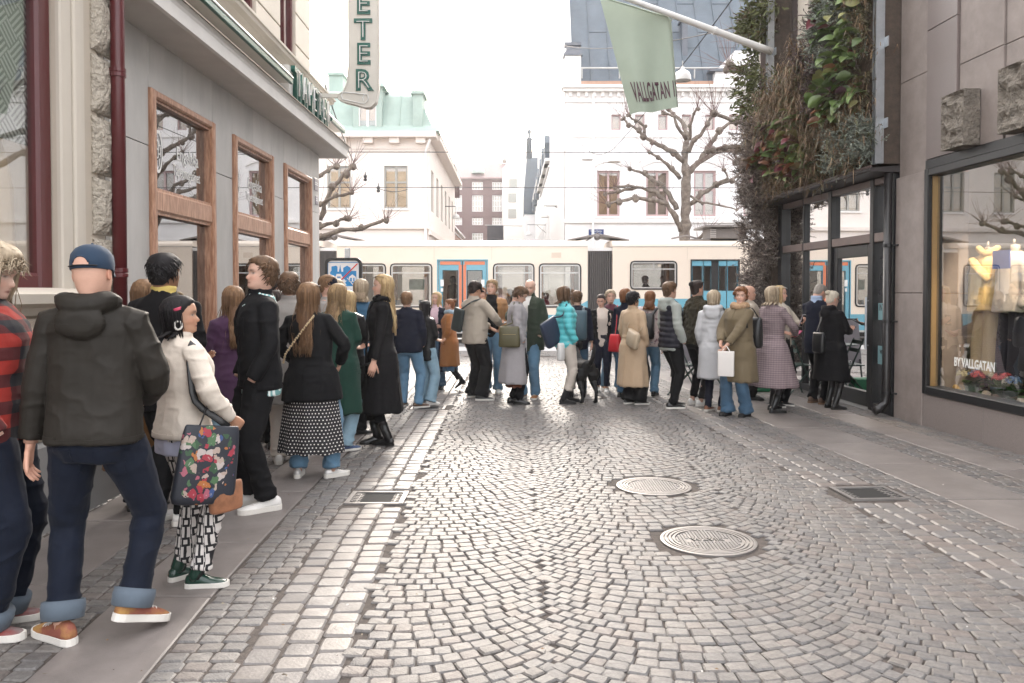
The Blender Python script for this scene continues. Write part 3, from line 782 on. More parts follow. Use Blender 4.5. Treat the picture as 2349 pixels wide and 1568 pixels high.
# interior of the display
m_inw = M('display_wall', (.40, .32, .26), .8, .06)
m_pine = M('pine_post', (.52, .27, .10), .5, .25, 6, stretch=(6, 6, .5))
m_grass = M('green_display_carpet', (.10, .30, .045), .95, .2, 60, .5, 200)
it = MB(); it.box((3.6, .30, -3.4), (9.9, .40, -.15), FR); it.obj('display_floor', m_grass, br)
it = MB(); it.box((3.6, .4, -3.5), (9.9, 3.2, -3.4), FR); it.box((9.85, .4, -3.4), (9.95, 3.2, -.16), FR); it.box((3.5, .4, -3.4), (3.6, 3.2, -.16), FR); it.obj('display_wall', m_inw, br)
it = MB(); it.box((3.5, 3.2, -3.5), (9.95, 3.3, -.15), FR); it.obj('display_ceiling', m_white, br)
po_ = MB(); po_.box((9.50, .40, -.58), (9.62, 3.2, -.28), FR, bev=.02); po_.obj('display_post', m_pine, br)
for u_ in (7.6, 8.3, 8.9):
 lt = thing('spot_lamp', 'warm ceiling spot lamp inside the display window, ' + {7.6: 'nearest the camera', 8.3: 'the middle one', 8.9: 'nearest the wooden posts'}[u_], 'lamp', tuple(RP(u_, 3.12, -.42)), 0, 'spot lamps in the display ceiling')
 mb = MB(); mb.lathe([(.05, 0), (.05, .08), (.001, .08)], (0, 0, 0), 12); mb.obj('housing', m_white, lt)
 mb = MB(); mb.lathe([(.042, -.002), (.001, -.002)], (0, 0, 0), 12, caps=False); mb.obj('bulb', M('lamp_glow', (1, .8, .5), .5, 0, emis=((1, .68, .36), 12)), lt)
 l = bpy.data.lights.new('spot_lamp_light', 'SPOT'); l.energy = 330; l.color = (1, .80, .58); l.shadow_soft_size = .04; l.spot_size = R(62); l.spot_blend = .7
 lo = bpy.data.objects.new('spot_lamp_light', l); COL.objects.link(lo); lo.parent = lt; lo.location = (0, 0, -.08)
 lo.rotation_euler = Vector(tuple(-(RP(9.0 if u_ > 7.7 else 8.6, 1.2, -.7)-RP(u_, 3.04, -.42)))).to_track_quat('Z', 'Y').to_euler()
text('lettering', 'BY VALLGATAN', gl_txt, tuple(RP(8.52, .79, -.035)), tuple(-FR[1]), tuple(FR[3]), .135, wo, .001, .72, .004)
# upper facade panels over the shop window
uu = 4.0
k = 0
bw_ = MB(); bw_.box((3.0, 3.03, -.5), (9.98, 9.5, -.06), FR); bw_.obj('wall', m_backw, br)
lint = MB(); lint.box((3.5, 3.003, -.3), (9.36, 3.10, .03), FR); lint.obj('lintel', m_blk, br)
for (a, b, mt_, n_) in ((9.36, 9.98, m_stone_l, .0), (8.78, 9.36, m_stone_d, .03), (8.05, 8.78, m_stone_l, .0), (7.45, 8.05, m_stone_l, -.02), (6.75, 7.45, m_stone_d, .03), (6.0, 6.75, m_stone_l, 0), (5.2, 6.0, m_stone_d, .03), (4.2, 5.2, m_stone_l, 0)):
 zs = [3.105, 4.6, 6.4, 8.2] if mt_ is m_stone_d else [3.105, 4.05, 5.8, 7.6]
 if a == 9.36: zs = [2.985, 4.15, 6, 8]
 for z0, z1 in zip(zs, zs[1:]):
  q = MB(); q.box((a+.004, z0+.003, -.06), (b-.004, z1-.003, n_), FR, bev=.004); q.obj('stone_panel', mt_, br)
def rough_block(u0, u1, z0, z1, d=.22):
 mb = MB(); n1, n2 = 18, 24; g_ = []
 for j in range(n2+1):
  for i in range(n1+1):
   fu, fv = i/n1, j/n2; e = min(fu, 1-fu, fv, 1-fv)
   nn = d-.05+(.030*float(noise(np.array([[fu*3+u0, fv*9, 3.0]]), 3)[0])+.022*float(noise(np.array([[fu*9, fv*12+z0, 7.0]]), 8)[0]) if e > 0 else .02)
   g_.append(RP(u0+fu*(u1-u0), z0+fv*(z1-z0), nn))
 mb.add(g_, [[j*(n1+1)+i, j*(n1+1)+i+1, (j+1)*(n1+1)+i+1, (j+1)*(n1+1)+i] for j in range(n2) for i in range(n1)])
 bd = [(0, i) for i in range(n1+1)]+[(j, n1) for j in range(1, n2+1)]+[(n2, i) for i in range(n1-1, -1, -1)]+[(j, 0) for j in range(n2-1, 0, -1)]
 r_ = [np.array(g_[j*(n1+1)+i]) for j, i in bd]; c_ = [q-FR[3]*(np.dot(q-FR[0], FR[3])-.01) for q in r_]
 mb.loft([r_, c_], False)
 mb.obj('rough_stone', m_rough, br)
rough_block(8.40, 8.80, 3.112, 3.70); rough_block(7.40, 7.86, 3.112, 3.74)
q = MB(); q.box((7.9, 4.98, 0.0), (9.0, 6.6, .05), FR, bev=.01); wq = q.obj('window', m_blk, br)
q = MB(); q.box((8.0, 5.08, .051), (8.9, 6.5, .055), FR); q.obj('pane', m_glass, wq)
# entrance glazing
E0, E1, EZ = 10.0, 13.95, 3.05
ef = MB()
DB0, DB1 = 10.62, 11.75            # door bay
for (a, b, z0, z1, n0, n1) in ((E0, E0+.10, 0, EZ, -.10, .06), (DB0-.10, DB0, 0, EZ, -.1, .05), (DB1, DB1+.11, 0, EZ, -.1, .05), (12.75, 12.81, 0, EZ, -.08, .03), (E1-.35, E1-.2, 0, EZ, -.1, .06),
               (E0+.10, DB0-.10, 0, .10, -.08, .04), (DB1+.11, E1-.35, 0, .10, -.08, .04)): ef.box((a, z0, n0), (b, z1, n1), FR, bev=.008)
eo = ef.obj('glazed_entrance', m_blk, br)
for (a, b) in ((E0+.10, DB0-.10), (DB0, DB1), (DB1+.11, 12.75), (12.81, E1-.35)):
 tb_ = MB(); tb_.box((a, 2.22, -.08), (b, 2.34, .04), FR, bev=.008); tb_.obj('transom', m_bronze, eo)
 tb_ = MB(); tb_.box((a, EZ-.09, -.08), (b, EZ, .04), FR, bev=.008); tb_.obj('head_rail', m_bronze, eo)
ge = glass('entrance_glass', (.75, .78, .77), 1.9, .14)
for (a, b, z0, z1) in ((E0+.10, DB0-.10, .10, 2.22), (E0+.10, DB0-.10, 2.34, EZ-.09), (DB0, DB1, 2.34, EZ-.09), (DB1+.11, 12.75, .10, 2.22), (DB1+.11, 12.75, 2.34, EZ-.09), (12.81, E1-.35, .10, 2.22), (12.81, E1-.35, 2.34, EZ-.09)):
 q = MB(); q.box((a, z0, -.03), (b, z1, -.022), FR); q.obj('pane', ge, eo)
# door leaf (closed leaf, with glass) and black frame
dr = MB()
for (a, b, z0, z1) in ((DB0, DB0+.12, .02, 2.21), (DB1-.13, DB1, .02, 2.21), (DB0+.12, DB1-.13, 2.05, 2.21), (DB0+.12, DB1-.13, .02, .22)): dr.box((a, z0, -.07), (b, z1, .01), FR, bev=.006)
do = dr.obj('door', m_blk, br); q = MB(); q.box((DB0+.12, .22, -.035), (DB1-.13, 2.05, -.028), FR); q.obj('pane', ge, do)
q = MB(); q.tube([RP(DB0+.07, .8, .05), RP(DB0+.07, 1.5, .05)], .016, 8); q.tube([RP(DB0+.07, .85, .0), RP(DB0+.07, .85, .05)], .01, 6); q.tube([RP(DB0+.07, 1.45, .0), RP(DB0+.07, 1.45, .05)], .01, 6); q.obj('handle', m_galv, do)
th_ = MB(); th_.box((DB0, -.01, -.5), (DB1+.1, .012, .10), FR, bev=.004); th_.obj('threshold', M('door_threshold', (.30, .29, .28), .6, .1), br)
# interior of the cafe
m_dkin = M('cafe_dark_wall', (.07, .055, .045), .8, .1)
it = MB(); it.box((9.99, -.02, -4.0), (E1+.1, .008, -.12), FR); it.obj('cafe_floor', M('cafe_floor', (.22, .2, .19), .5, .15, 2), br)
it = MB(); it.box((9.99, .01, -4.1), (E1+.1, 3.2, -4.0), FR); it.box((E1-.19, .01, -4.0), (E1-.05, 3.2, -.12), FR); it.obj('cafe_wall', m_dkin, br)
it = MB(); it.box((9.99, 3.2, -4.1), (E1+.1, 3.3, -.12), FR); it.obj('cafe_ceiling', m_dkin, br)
ct = thing('counter', 'pale green cafe counter standing behind the glass door', 'counter', tuple(RP(11.6, 0, -1.4)))
q = MB(); q.box((-.25, 0, -1.1), (.25, .98, 1.1), fr((0, 0, 0), FR[3], FR[1])); q.obj('front', M('counter_mint', (.25, .42, .36), .6, .1), ct)
q = MB(); q.box((-.32, .98, -1.2), (.32, 1.03, 1.2), fr((0, 0, 0), FR[3], FR[1])); q.obj('top', M('counter_wood', (.4, .25, .14), .4, .2), ct)
# door lettering (blue film with shop words)
m_film = M('pale_blue_film', (.25, .42, .44), .5, .05)
for (z0, z1) in ((.62, .86), (1.20, 1.42)):
 q = MB(); q.box((E0+.13, z0, -.021), (DB0-.12, z1, -.019), FR); q.obj('film', m_film, eo)
m_inkd = M('dark_ink', (.03, .025, .03), .6, 0)
for (tx, z_, sz) in (('VALLGATAN 12', 2.02, .07), ('FASHION', 1.76, .12), ('FOOD ART', 1.56, .12), ('INTERIOR', 1.36, .12), ('WELLNESS 12', .78, .075), ('MASSAGE', .70, .035), ('SKINCARE', .655, .035)):
 text('lettering', tx, m_inkd, tuple(RP((E0+DB0)/2, z_, -.0185)), tuple(-FR[1]), tuple(FR[3]), sz, eo, .0006, .62, .002)
# canopy strip
cp = MB(); cp.loft([[RP(u_, z_, n_) for n_, z_ in ((-.1, 3.055), (.12, 3.06), (.36, 3.07), (.38, 3.085), (.38, 3.115), (-.1, 3.15))] for u_ in (9.97, 14.15)]); cp.obj('canopy', M('dark_canopy', (.035, .03, .03), .45, .1), br)
cp = MB(); cp.tube([RP(9.95, 3.125, .385), RP(14.2, 3.125, .385)], .016, 6); cp.obj('canopy_rail', m_bronze, br)
# dark rain pipe
dq = MB(); dq.tube([RP(10.02, 3.05, .12), RP(10.02, .26, .12), RP(10.03, .17, .13), RP(10.03, .10, .20), RP(10.03, .07, .27)], [.05, .05, .052, .055, .058], 14)
dqo = dq.obj('downpipe', M('black_iron_pipe', (.02, .018, .018), .3, .1), None, True); tag(dqo, 'black iron downpipe with an open shoe beside the shop pillar', 'downpipe')
for z_ in (.3, 1.2, 2.15):
 q = MB(); q.tube([RP(10.02, z_-.02, .12), RP(10.02, z_+.02, .12)], .056, 12); q.tube([RP(10.02, z_, .10), RP(9.9, z_, .05)], .012, 6); q.obj('pipe_clamp', m_blk, dqo)
# upper glazed bay with cream columns and steel posts behind the planting
wl = MB(); wl.box((9.98, 3.17, -.55), (14.0, 9.5, -.45), FR); wl.obj('wall', m_stone_d, br)
for (a, b) in ((12.05, 12.55), (11.05, 11.5), (13.1, 13.5)):
 q = MB(); q.box((a, 3.2, -.45), (b, 9.4, -.15), FR, bev=.01); q.obj('stone_column', M('pale_column_stone', (.50, .45, .38), .7, .1, 30), br)
for (a, b) in ((12.60, 13.05), (11.6, 12.0)):
 q = MB(); q.box((a, 3.2, -.36), (b, 9.4, -.35), FR); q.obj('pane', ge, br)
 q = MB();
 for u_ in (a-.04, b): q.box((u_, 3.2, -.40), (u_+.05, 9.4, -.25), FR)
 q.obj('mullion', m_bronze, br)
q = MB()
for i in range(60): q.box((13.55, 3.4+i*.10, -.30), (13.8, 3.44+i*.10, -.26), FR)
q.obj('louvre', m_bronze, br)
for (u_, n0) in ((9.99, .20), (13.75, .15), (11.0, .10)):
 q = MB(); q.box((u_, 3.17, n0), (u_+.09, 9.4, n0+.02), FR); q.box((u_, 3.17, n0+.02), (u_+.02, 9.4, n0+.11), FR); q.box((u_+.07, 3.17, n0+.02), (u_+.09, 9.4, n0+.11), FR); q.obj('steel_post', m_galv, br)
 for z_ in (3.6, 4.6, 5.6, 6.6):
  q = MB(); q.box((u_-.10, z_, n0), (u_, z_+.12, n0+.012), FR); q.obj('fixing_plate', m_galv, br)
ew = MB(); ew.box((-.3, 3.17, 13.97), (6.0, 9.4, 14.05), fr((4.63, 0, 0), (1, 0, 0), (0, 1, 0))); ew.box((-.0, 0, 13.97), (6.0, 3.17, 14.05), fr((4.63, 0, 0), (1, 0, 0), (0, 1, 0))); ew.obj('end_wall', m_stone_d, br)
# ---------------------------------------------------------------- planting on the wall
def in_mass(u_, z_):
 """0..1 density of the sloping planted mass between the posts"""
 top = np.interp(u_, [10.0, 10.5, 11.2, 12.0, 12.8, 13.5, 13.9], [6.9, 6.6, 5.6, 5.05, 4.75, 4.55, 4.5])
 return 3.12 < z_ < top
m_leafmats = {}
def card(mb, c, d, up, L_, w_, col, curl=.25):
 d = np.array(d, float); d /= np.linalg.norm(d)+1e-9; s_ = np.cross(d, up); s_ /= np.linalg.norm(s_)+1e-9; n_ = np.cross(s_, d)
 c = np.array(c)
 pts = [c, c+d*L_*.35+s_*w_*.5+n_*L_*curl*.2, c+d*L_*.75+s_*w_*.38, c+d*L_-n_*L_*curl*.3, c+d*L_*.75-s_*w_*.38, c+d*L_*.35-s_*w_*.5+n_*L_*curl*.2, c+d*L_*.4-n_*.12*w_]
 mb.add(pts, [[0, 1, 6], [1, 2, 6], [2, 3, 6], [3, 4, 6], [4, 5, 6], [5, 0, 6]], 0, col)
m_fol = M('foliage', (.1, .1, .1), .6, .15, 20, attr='Col', spec=.3)
def tuft_thing(label, name, spots, fn, cat='plant', group=None):
 mb = MB()
 for s_ in spots: fn(mb, *s_)
 o = mb.obj(name, m_fol, None, False, 'Col'); tag(o, label, cat, group); return o
rg = np.random.RandomState(3)
def juniper(mb, u_, z_, n_, sc):
 c = RP(u_, z_, n_)
 for i in range(26):
  a = rg.normal(0, 1, 3); a /= np.linalg.norm(a); d = a*.8+FR[3]*.7+np.array((0, 0, -.35)); d /= np.linalg.norm(d)
  col = np.array((.115, .125, .05))*rg.uniform(.5, 1.5)
  if rg.rand() < .12: col = np.array((.14, .09, .05))*rg.uniform(.6, 1.2)
  p = c+a*rg.uniform(0, .10)*sc; L_ = rg.uniform(.07, .15)*sc
  for q in range(3):
   card(mb, p+d*L_*q*.45, d+rg.normal(0, .35, 3), rg.normal(0, 1, 3), L_*.6, .022*sc, col*rg.uniform(.8, 1.2))
def heather(mb, u_, z_, n_, sc, base=(.285, .235, .205)):
 c = RP(u_, z_, n_)
 for i in range(30):
  d = FR[3]*rg.uniform(.2, 1)+np.array((rg.normal(0, .5), rg.normal(0, .6), rg.normal(.15, .55))); d /= np.linalg.norm(d)
  col = np.array(base)*rg.uniform(.45, 1.4); L_ = rg.uniform(.08, .20)*sc; p = c+rg.normal(0, .05, 3)*sc
  card(mb, p, d, rg.normal(0, 1, 3), L_, .010*sc, col*.7)
  for q in range(5): card(mb, p+d*L_*(.3+.15*q), d+rg.normal(0, .7, 3), rg.normal(0, 1, 3), .035*sc, .012*sc, col)
def sage(mb, u_, z_, n_, sc): heather(mb, u_, z_, n_, sc, (.27, .30, .25))
def drygrass(mb, u_, z_, n_, sc):
 c = RP(u_, z_, n_)
 for i in range(34):
  d = FR[3]*rg.uniform(.1, .8)+FR[1]*rg.normal(.0, .6)+np.array((0, 0, rg.uniform(-.3, .8))); d /= np.linalg.norm(d)
  L_ = rg.uniform(.12, .30)*sc; col = np.array(((.25, .165, .10), (.32, .22, .13), (.16, .11, .075), (.15, .15, .075))[rg.randint(4)])*rg.uniform(.6, 1.25)
  p = c+rg.normal(0, .06, 3)*sc
  m_ = p+d*L_*.55; e_ = m_+(d*.4+np.array((0, 0, -.75)))*L_*.6
  s_ = np.cross(d, (0, 0, 1)); s_ = s_/(np.linalg.norm(s_)+1e-6)*.004*sc
  mb.add([p-s_, p+s_, m_+s_, m_-s_, e_], [[0, 1, 2, 3], [3, 2, 4]], 0, col)
def spots(n, fn):
 out = []
 while len(out) < n:
  q = fn()
  if q is not None: out.append(q)
 return out
def mass(u0, u1, z0, z1, nmin=.15, nmax=.5, sc=(1, 1.4), test=True):
 def f():
  u_, z_ = rg.uniform(u0, u1), rg.uniform(z0, z1)
  if test and not in_mass(u_, z_): return None
  return (u_, z_, rg.uniform(nmin, nmax), rg.uniform(*sc))
 return f
# soil core behind the plants so that no daylight shows through
core = MB(); us = np.linspace(10.02, 13.95, 14); rr = []
for u_ in us:
 tp = float(np.interp(u_, [10.0, 10.5, 11.2, 12.0, 12.8, 13.5, 13.9], [6.8, 6.5, 5.5, 4.95, 4.65, 4.45, 4.4]))
 rr.append([RP(u_, 3.17, -.05), RP(u_, 3.17, .22+.05*rg.rand()), RP(u_, (3.17+tp)/2, .25+.08*rg.rand()), RP(u_, tp, .12), RP(u_, tp, -.05)])
core.loft(rr);
core.loft([[RP(u_, z_, n_) for (u_, n_) in ((13.86, -.2), (13.86, .12), (14.25, .12), (14.25, -.2))] for z_ in (.05, 1, 2, 3.1, 4.5, 6, 8)])
co_ = core.obj('planting_felt', M('peat_felt', (.075, .055, .042), .95, .4, 12, .6, 40), None); tag(co_, 'dark planting felt of the green wall above the glazed entrance', 'planter')
tuft_thing('dark olive juniper column hanging at the outer edge of the green wall', 'juniper', spots(80, mass(13.75, 14.35, 4.55, 8.0, .05, .55, (1.1, 1.6), False)), juniper)
tuft_thing('dark juniper tuft at the top of the green wall between the steel posts', 'juniper', spots(50, mass(10.5, 11.5, 5.6, 7.2, .1, .5, (1.1, 1.5))), juniper)
tuft_thing('grey brown heather trailing down the corner beside the glazed entrance', 'heather', spots(230, mass(13.78, 14.45, .25, 4.6, .05, .42, (.9, 1.35), False)), heather)
tuft_thing('grey brown heather cushion at the lower left of the green wall', 'heather', spots(90, mass(13.2, 14.1, 3.1, 4.3, .2, .65, (.9, 1.3), False)), heather)
tuft_thing('silver sage bush below the steel post in the green wall', 'sage', spots(85, mass(10.3, 11.3, 4.7, 6.0, .25, .55, (1, 1.4))), sage)
tuft_thing('silver sage clump low on the green wall above the canopy', 'sage', spots(40, mass(10.05, 10.9, 3.2, 3.75, .25, .5, (.8, 1.1))), sage)
tuft_thing('purplish bare heather in the middle of the green wall', 'heather', spots(70, mass(10.6, 12.0, 4.2, 5.6, .2, .5, (1, 1.3))), lambda mb, *a: heather(mb, *a, base=(.17, .125, .125)))
tuft_thing('rust brown dry grass spilling over the slope of the green wall', 'dry_grass', spots(150, mass(11.6, 13.8, 3.9, 5.3, .25, .6, (1, 1.5))), drygrass)
tuft_thing('rust brown dry grass hanging over the canopy edge', 'dry_grass', spots(110, mass(10.1, 13.8, 3.15, 3.9, .2, .55, (.8, 1.3))), drygrass)
tuft_thing('dark brown dry stems behind the large leaves of the green wall', 'dry_grass', spots(90, mass(10.05, 11.2, 3.6, 6.5, .2, .45, (.9, 1.3))), drygrass)
# bergenia leaves, each a leaf of its own
m_bl = []
for i, c in enumerate(((.11, .165, .05), (.15, .21, .07), (.085, .125, .045), (.23, .225, .085), (.20, .085, .045), (.15, .04, .05), (.075, .038, .05), (.20, .14, .07))):
 m_bl.append(M('bergenia_leaf_%d' % i, c, .32, .2, 12, .2, 30, spec=.5))
_leaf = []
for i, mt_ in enumerate(m_bl):
 mb = MB(); rr = []
 for t in np.linspace(0, 1, 6):
  w_ = .062*math.sin(math.pi*(t*.86+.1))**.75; z_ = .018*math.sin(t*3)-.03*t*t
  rr.append([(a*w_, t*.15, z_+.022*a*a+(.004*math.sin(t*9+a*4))) for a in (-1, -.5, 0, .5, 1)])
 mb.loft(rr, False, closed=False); mb.tube([(0, -.06, -.03), (0, 0, .0)], .005, 4); _leaf.append(mb.mesh('leaf', mt_, True))
def bergenia(label, n, u0, u1, z0, z1, wts):
 t = thing('bergenia', label, 'plant', tuple(RP((u0+u1)/2, z0, .3)))
 base = np.array(t.location)
 for i in range(n):
  u_ = rg.uniform(u0, u1); z_ = rg.uniform(z0, z1)
  o = bpy.data.objects.new('leaf', _leaf[rg.choice(len(_leaf), p=wts)]); COL.objects.link(o); o.parent = t
  o.location = RP(u_, z_, rg.uniform(.40, .66))-base
  d = Vector(FR[3]*rg.uniform(.5, 1)+FR[1]*rg.normal(-.1, .5)+np.array((0, 0, rg.uniform(-.7, .35)))).normalized()
  q = d.to_track_quat('Y', 'Z'); e = q.to_euler(); e.rotate_axis('Y', rg.normal(0, .6)); o.rotation_euler = e
  k_ = rg.uniform(.75, 1.35); o.scale = (k_, k_*rg.uniform(.9, 1.2), k_)
wg = np.array((.3, .27, .15, .08, .06, .04, .07, .03)); wr = np.array((.17, .16, .10, .17, .17, .10, .07, .06))
bergenia('glossy green bergenia with large leaves right of the green wall by the steel post', 170, 10.05, 11.05, 3.85, 5.65, wg)
bergenia('green and red bergenia with large leaves over the canopy', 150, 11.6, 13.4, 3.45, 4.25, wr)
bergenia('small reddish bergenia tuft low in the middle of the green wall', 34, 11.5, 12.3, 3.2, 3.6, wr)
# twigs sticking out of the planting
tw = MB()
for i in range(60):
 u_, z_ = rg.uniform(10.2, 13.6), 0
 z_ = float(np.interp(u_, [10.0, 10.5, 11.2, 12.0, 12.8, 13.5, 13.9], [6.6, 6.3, 5.4, 4.95, 4.65, 4.45, 4.4]))-rg.uniform(0, .5)
 p = RP(u_, z_, rg.uniform(.15, .4)); d = np.array((rg.normal(-.2, .4), rg.normal(0, .4), rg.uniform(.3, 1))); L_ = rg.uniform(.3, .7)
 tw.tube([p, p+d*L_*.5+rg.normal(0, .04, 3), p+d*L_+rg.normal(0, .08, 3)], [.004, .003, .0015], 4)
o = tw.obj('dry_twig', M('twig', (.10, .075, .06), .8, .2), None); tag(o, 'thin bare twigs rising out of the sloping green wall', 'plant');
# ---------------------------------------------------------------- flag
m_flag = M('sage_flag_cloth', (.34, .40, .32), .75, .05, 3, .1, 300)
fp0, fp1 = P(1740, 108, 13.6), P(1425, -8, 12.9)
ft = thing('flag', 'pale sage green flag with VALLGATAN 12 hanging from a white pole', 'flag', tuple(fp0))
mb = MB(); d = fp1-fp0; mb.tube([fp0-d*.10-fp0, np.zeros(3), d*.5, d, d*1.6], [.062, .060, .052, .042, .035], 12); mb.obj('pole', m_white, ft, True)
mb = MB(); c_ = d*.33; mb.tube([c_-d*.01, c_+d*.01], .066, 12); mb.tube([d*.05, d*.05+np.array((0, 0, -.1))], .012, 6); mb.obj('pole_fitting', m_white, ft)
nu, nv = 40, 30
FYq = 13.2
tl, tr, blq, brq = P(1375, -8, FYq), P(1545, 45, FYq), P(1446, 263, FYq), P(1561, 244, FYq)
vv = []
for j in range(nv+1):
 for i in range(nu+1):
  a, b = i/nu, j/nv
  p = (tl*(1-a)+tr*a)*(1-b)+(blq*(1-a)+brq*a)*b
  p = p+np.array((0, .055*math.sin(a*9+b*2.0+.6)*(.3+.7*b)+.03*math.sin(a*4-b*3), 0))
  p[2] += -.02*math.sin(a*math.pi)*b+.012*math.sin(a*12)*b**3
  if a > .93: p[1] += (a-.93)*1.6; p[0] -= (a-.93)*.25
  vv.append(p-fp0)
def flag_pt(a, b):
 i = a*nu; j = b*nv; i0, j0 = min(int(i), nu-1), min(int(j), nv-1); fi, fj = i-i0, j-j0
 g_ = lambda x_, y_: vv[y_*(nu+1)+x_]
 return (g_(i0, j0)*(1-fi)+g_(i0+1, j0)*fi)*(1-fj)+(g_(i0, j0+1)*(1-fi)+g_(i0+1, j0+1)*fi)*fj
mb = MB(); mb.add(vv, [[j*(nu+1)+i, j*(nu+1)+i+1, (j+1)*(nu+1)+i+1, (j+1)*(nu+1)+i] for j in range(nv) for i in range(nu)])
mb.obj('cloth', m_flag, ft, True)
me = text_mesh('VALLGATAN 12', 1.0, 0.0, .55, .022, 1.05, 'LEFT')
co = np.empty(len(me.vertices)*3); me.vertices.foreach_get('co', co); co = co.reshape(-1, 3)
x0, x1, y0, y1 = co[:, 0].min(), co[:, 0].max(), co[:, 1].min(), co[:, 1].max()
nv_ = np.array([flag_pt(.13+.86*(q[0]-x0)/(x1-x0), .915-(.185*(q[1]-y0)/(y1-y0))-.035*(q[0]-x0)/(x1-x0))+np.array((0, -.012, 0)) for q in co])
set_c = np.ascontiguousarray(nv_).ravel(); me.vertices.foreach_set('co', set_c); me.materials.clear(); me.materials.append(M('flag_print', (.085, .035, .05), .8, .05)); me.update()
mkobj('lettering', me, ft)
mb = MB(); mb.tube([vv[i]+np.array((0, 0, .01)) for i in range(0, nu+1, 4)], .014, 6); mb.obj('top_hem', m_flag, ft, True)
q = MB(); q.tube([d*.62, vv[nu]], .006, 5); q.obj('halyard', m_white, ft)
tuft_thing('olive brown trailing creeper bulging over the canopy and filling the green wall', 'creeper', spots(110, mass(10.1, 13.8, 3.2, 5.6, .2, .38, (.8, 1.1))), lambda mb, *a: heather(mb, *a, base=(.17, .145, .085)))
# ================================================================== houses beyond the tram street
m_bw = M('white_painted_brick', (.80, .78, .77), .8, .05, 3, .3, 60)
m_bw2 = M('white_trim', (.80, .78, .76), .7, .04)
m_zroof = M('blue_grey_sheet_roof', (.10, .122, .145), .7, .18, 1.2, .1, 8, metal=0)
m_copper = M('verdigris_copper', (.31, .395, .355), .7, .14, 1.2, .1, 8)
m_pinkw = M('pale_pink_render', (.80, .73, .68), .8, .04, 2)
m_pinkframe = M('pink_window_frame', (.46, .33, .32), .5, .05)
m_greyframe = M('grey_window_frame', (.33, .32, .29), .5, .05)
m_wglass = glass('house_glass', (.93, .91, .88), 1.0, .10)
m_room_w = M('warm_room', (.84, .64, .45), .9, .25, 1.2)
m_room_d = M('grey_curtain_room', (.66, .60, .55), .9, .2, 1.5)
m_brickp = M('purple_brick', (.135, .075, .075), .8, .15, 6)
m_tile = M('plum_roof_tile', (.19, .135, .135), .7, .15, 10)
XF = lambda Y: fr((0, Y, 0), (1, 0, 0), (0, -1, 0))      # facade facing the camera
def wall_holes(mb, F, u0, u1, v0, v1, holes, th=.35, mi=0):
 """rectangular wall with rectangular holes, as boxes with the holes left out"""
 us = sorted(set([u0, u1]+[h[0] for h in holes]+[h[2] for h in holes])); us = [u for u in us if u0 <= u <= u1]
 for a, b in zip(us, us[1:]):
  m_ = (a+b)/2; hs = sorted([(h[1], h[3]) for h in holes if h[0] < m_ < h[2]])
  z = v0
  for (p, q) in hs:
   if p > z: mb.box((a, z, -th), (b, p, 0), F, mi)
   z = q
  if z < v1: mb.box((a, z, -th), (b, v1, 0), F, mi)
def window_obj(F, u0, v0, u1, v1, mat_f, par, cols=2, rows=(.66,), fw=.07, dep=.18, room=None, sill=True, mw=.045, gl=None):
 mb = MB()
 for (a, b, c, d) in ((u0, u0+fw, v0, v1), (u1-fw, u1, v0, v1), (u0+fw, u1-fw, v0, v0+fw), (u0+fw, u1-fw, v1-fw, v1)): mb.box((a, c, -dep-.05), (b, d, -dep+.05), F)
 us = [u0+fw]
 for i in range(1, cols):
  c = u0+(u1-u0)*i/cols; mb.box((c-mw, v0+fw, -dep-.03), (c+mw, v1-fw, -dep+.04), F)
 for r_ in rows:
  z = v0+(v1-v0)*r_
  for i in range(cols):
   a = u0+(u1-u0)*i/cols+(fw if i == 0 else mw); b = u0+(u1-u0)*(i+1)/cols-(fw if i == cols-1 else mw)
   mb.box((a, z-mw*.8, -dep-.03), (b, z+mw*.8, -dep+.035), F)
 o = mb.obj('window', mat_f, par)
 q = MB(); q.box((u0+fw, v0+fw, -dep-.008), (u1-fw, v1-fw, -dep+.002), F); q.obj('pane', gl or m_wglass, o)
 if room: q = MB(); q.box((u0+.01, v0+.01, -dep-.16), (u1-.01, v1-.01, -dep-.12), F); q.obj('curtain', room, o)
 if sill: q = MB(); q.box((u0-.06, v0-.07, -.14), (u1+.06, v0-.002, .07), F); q.obj('sill', m_bw2, o)
 return o
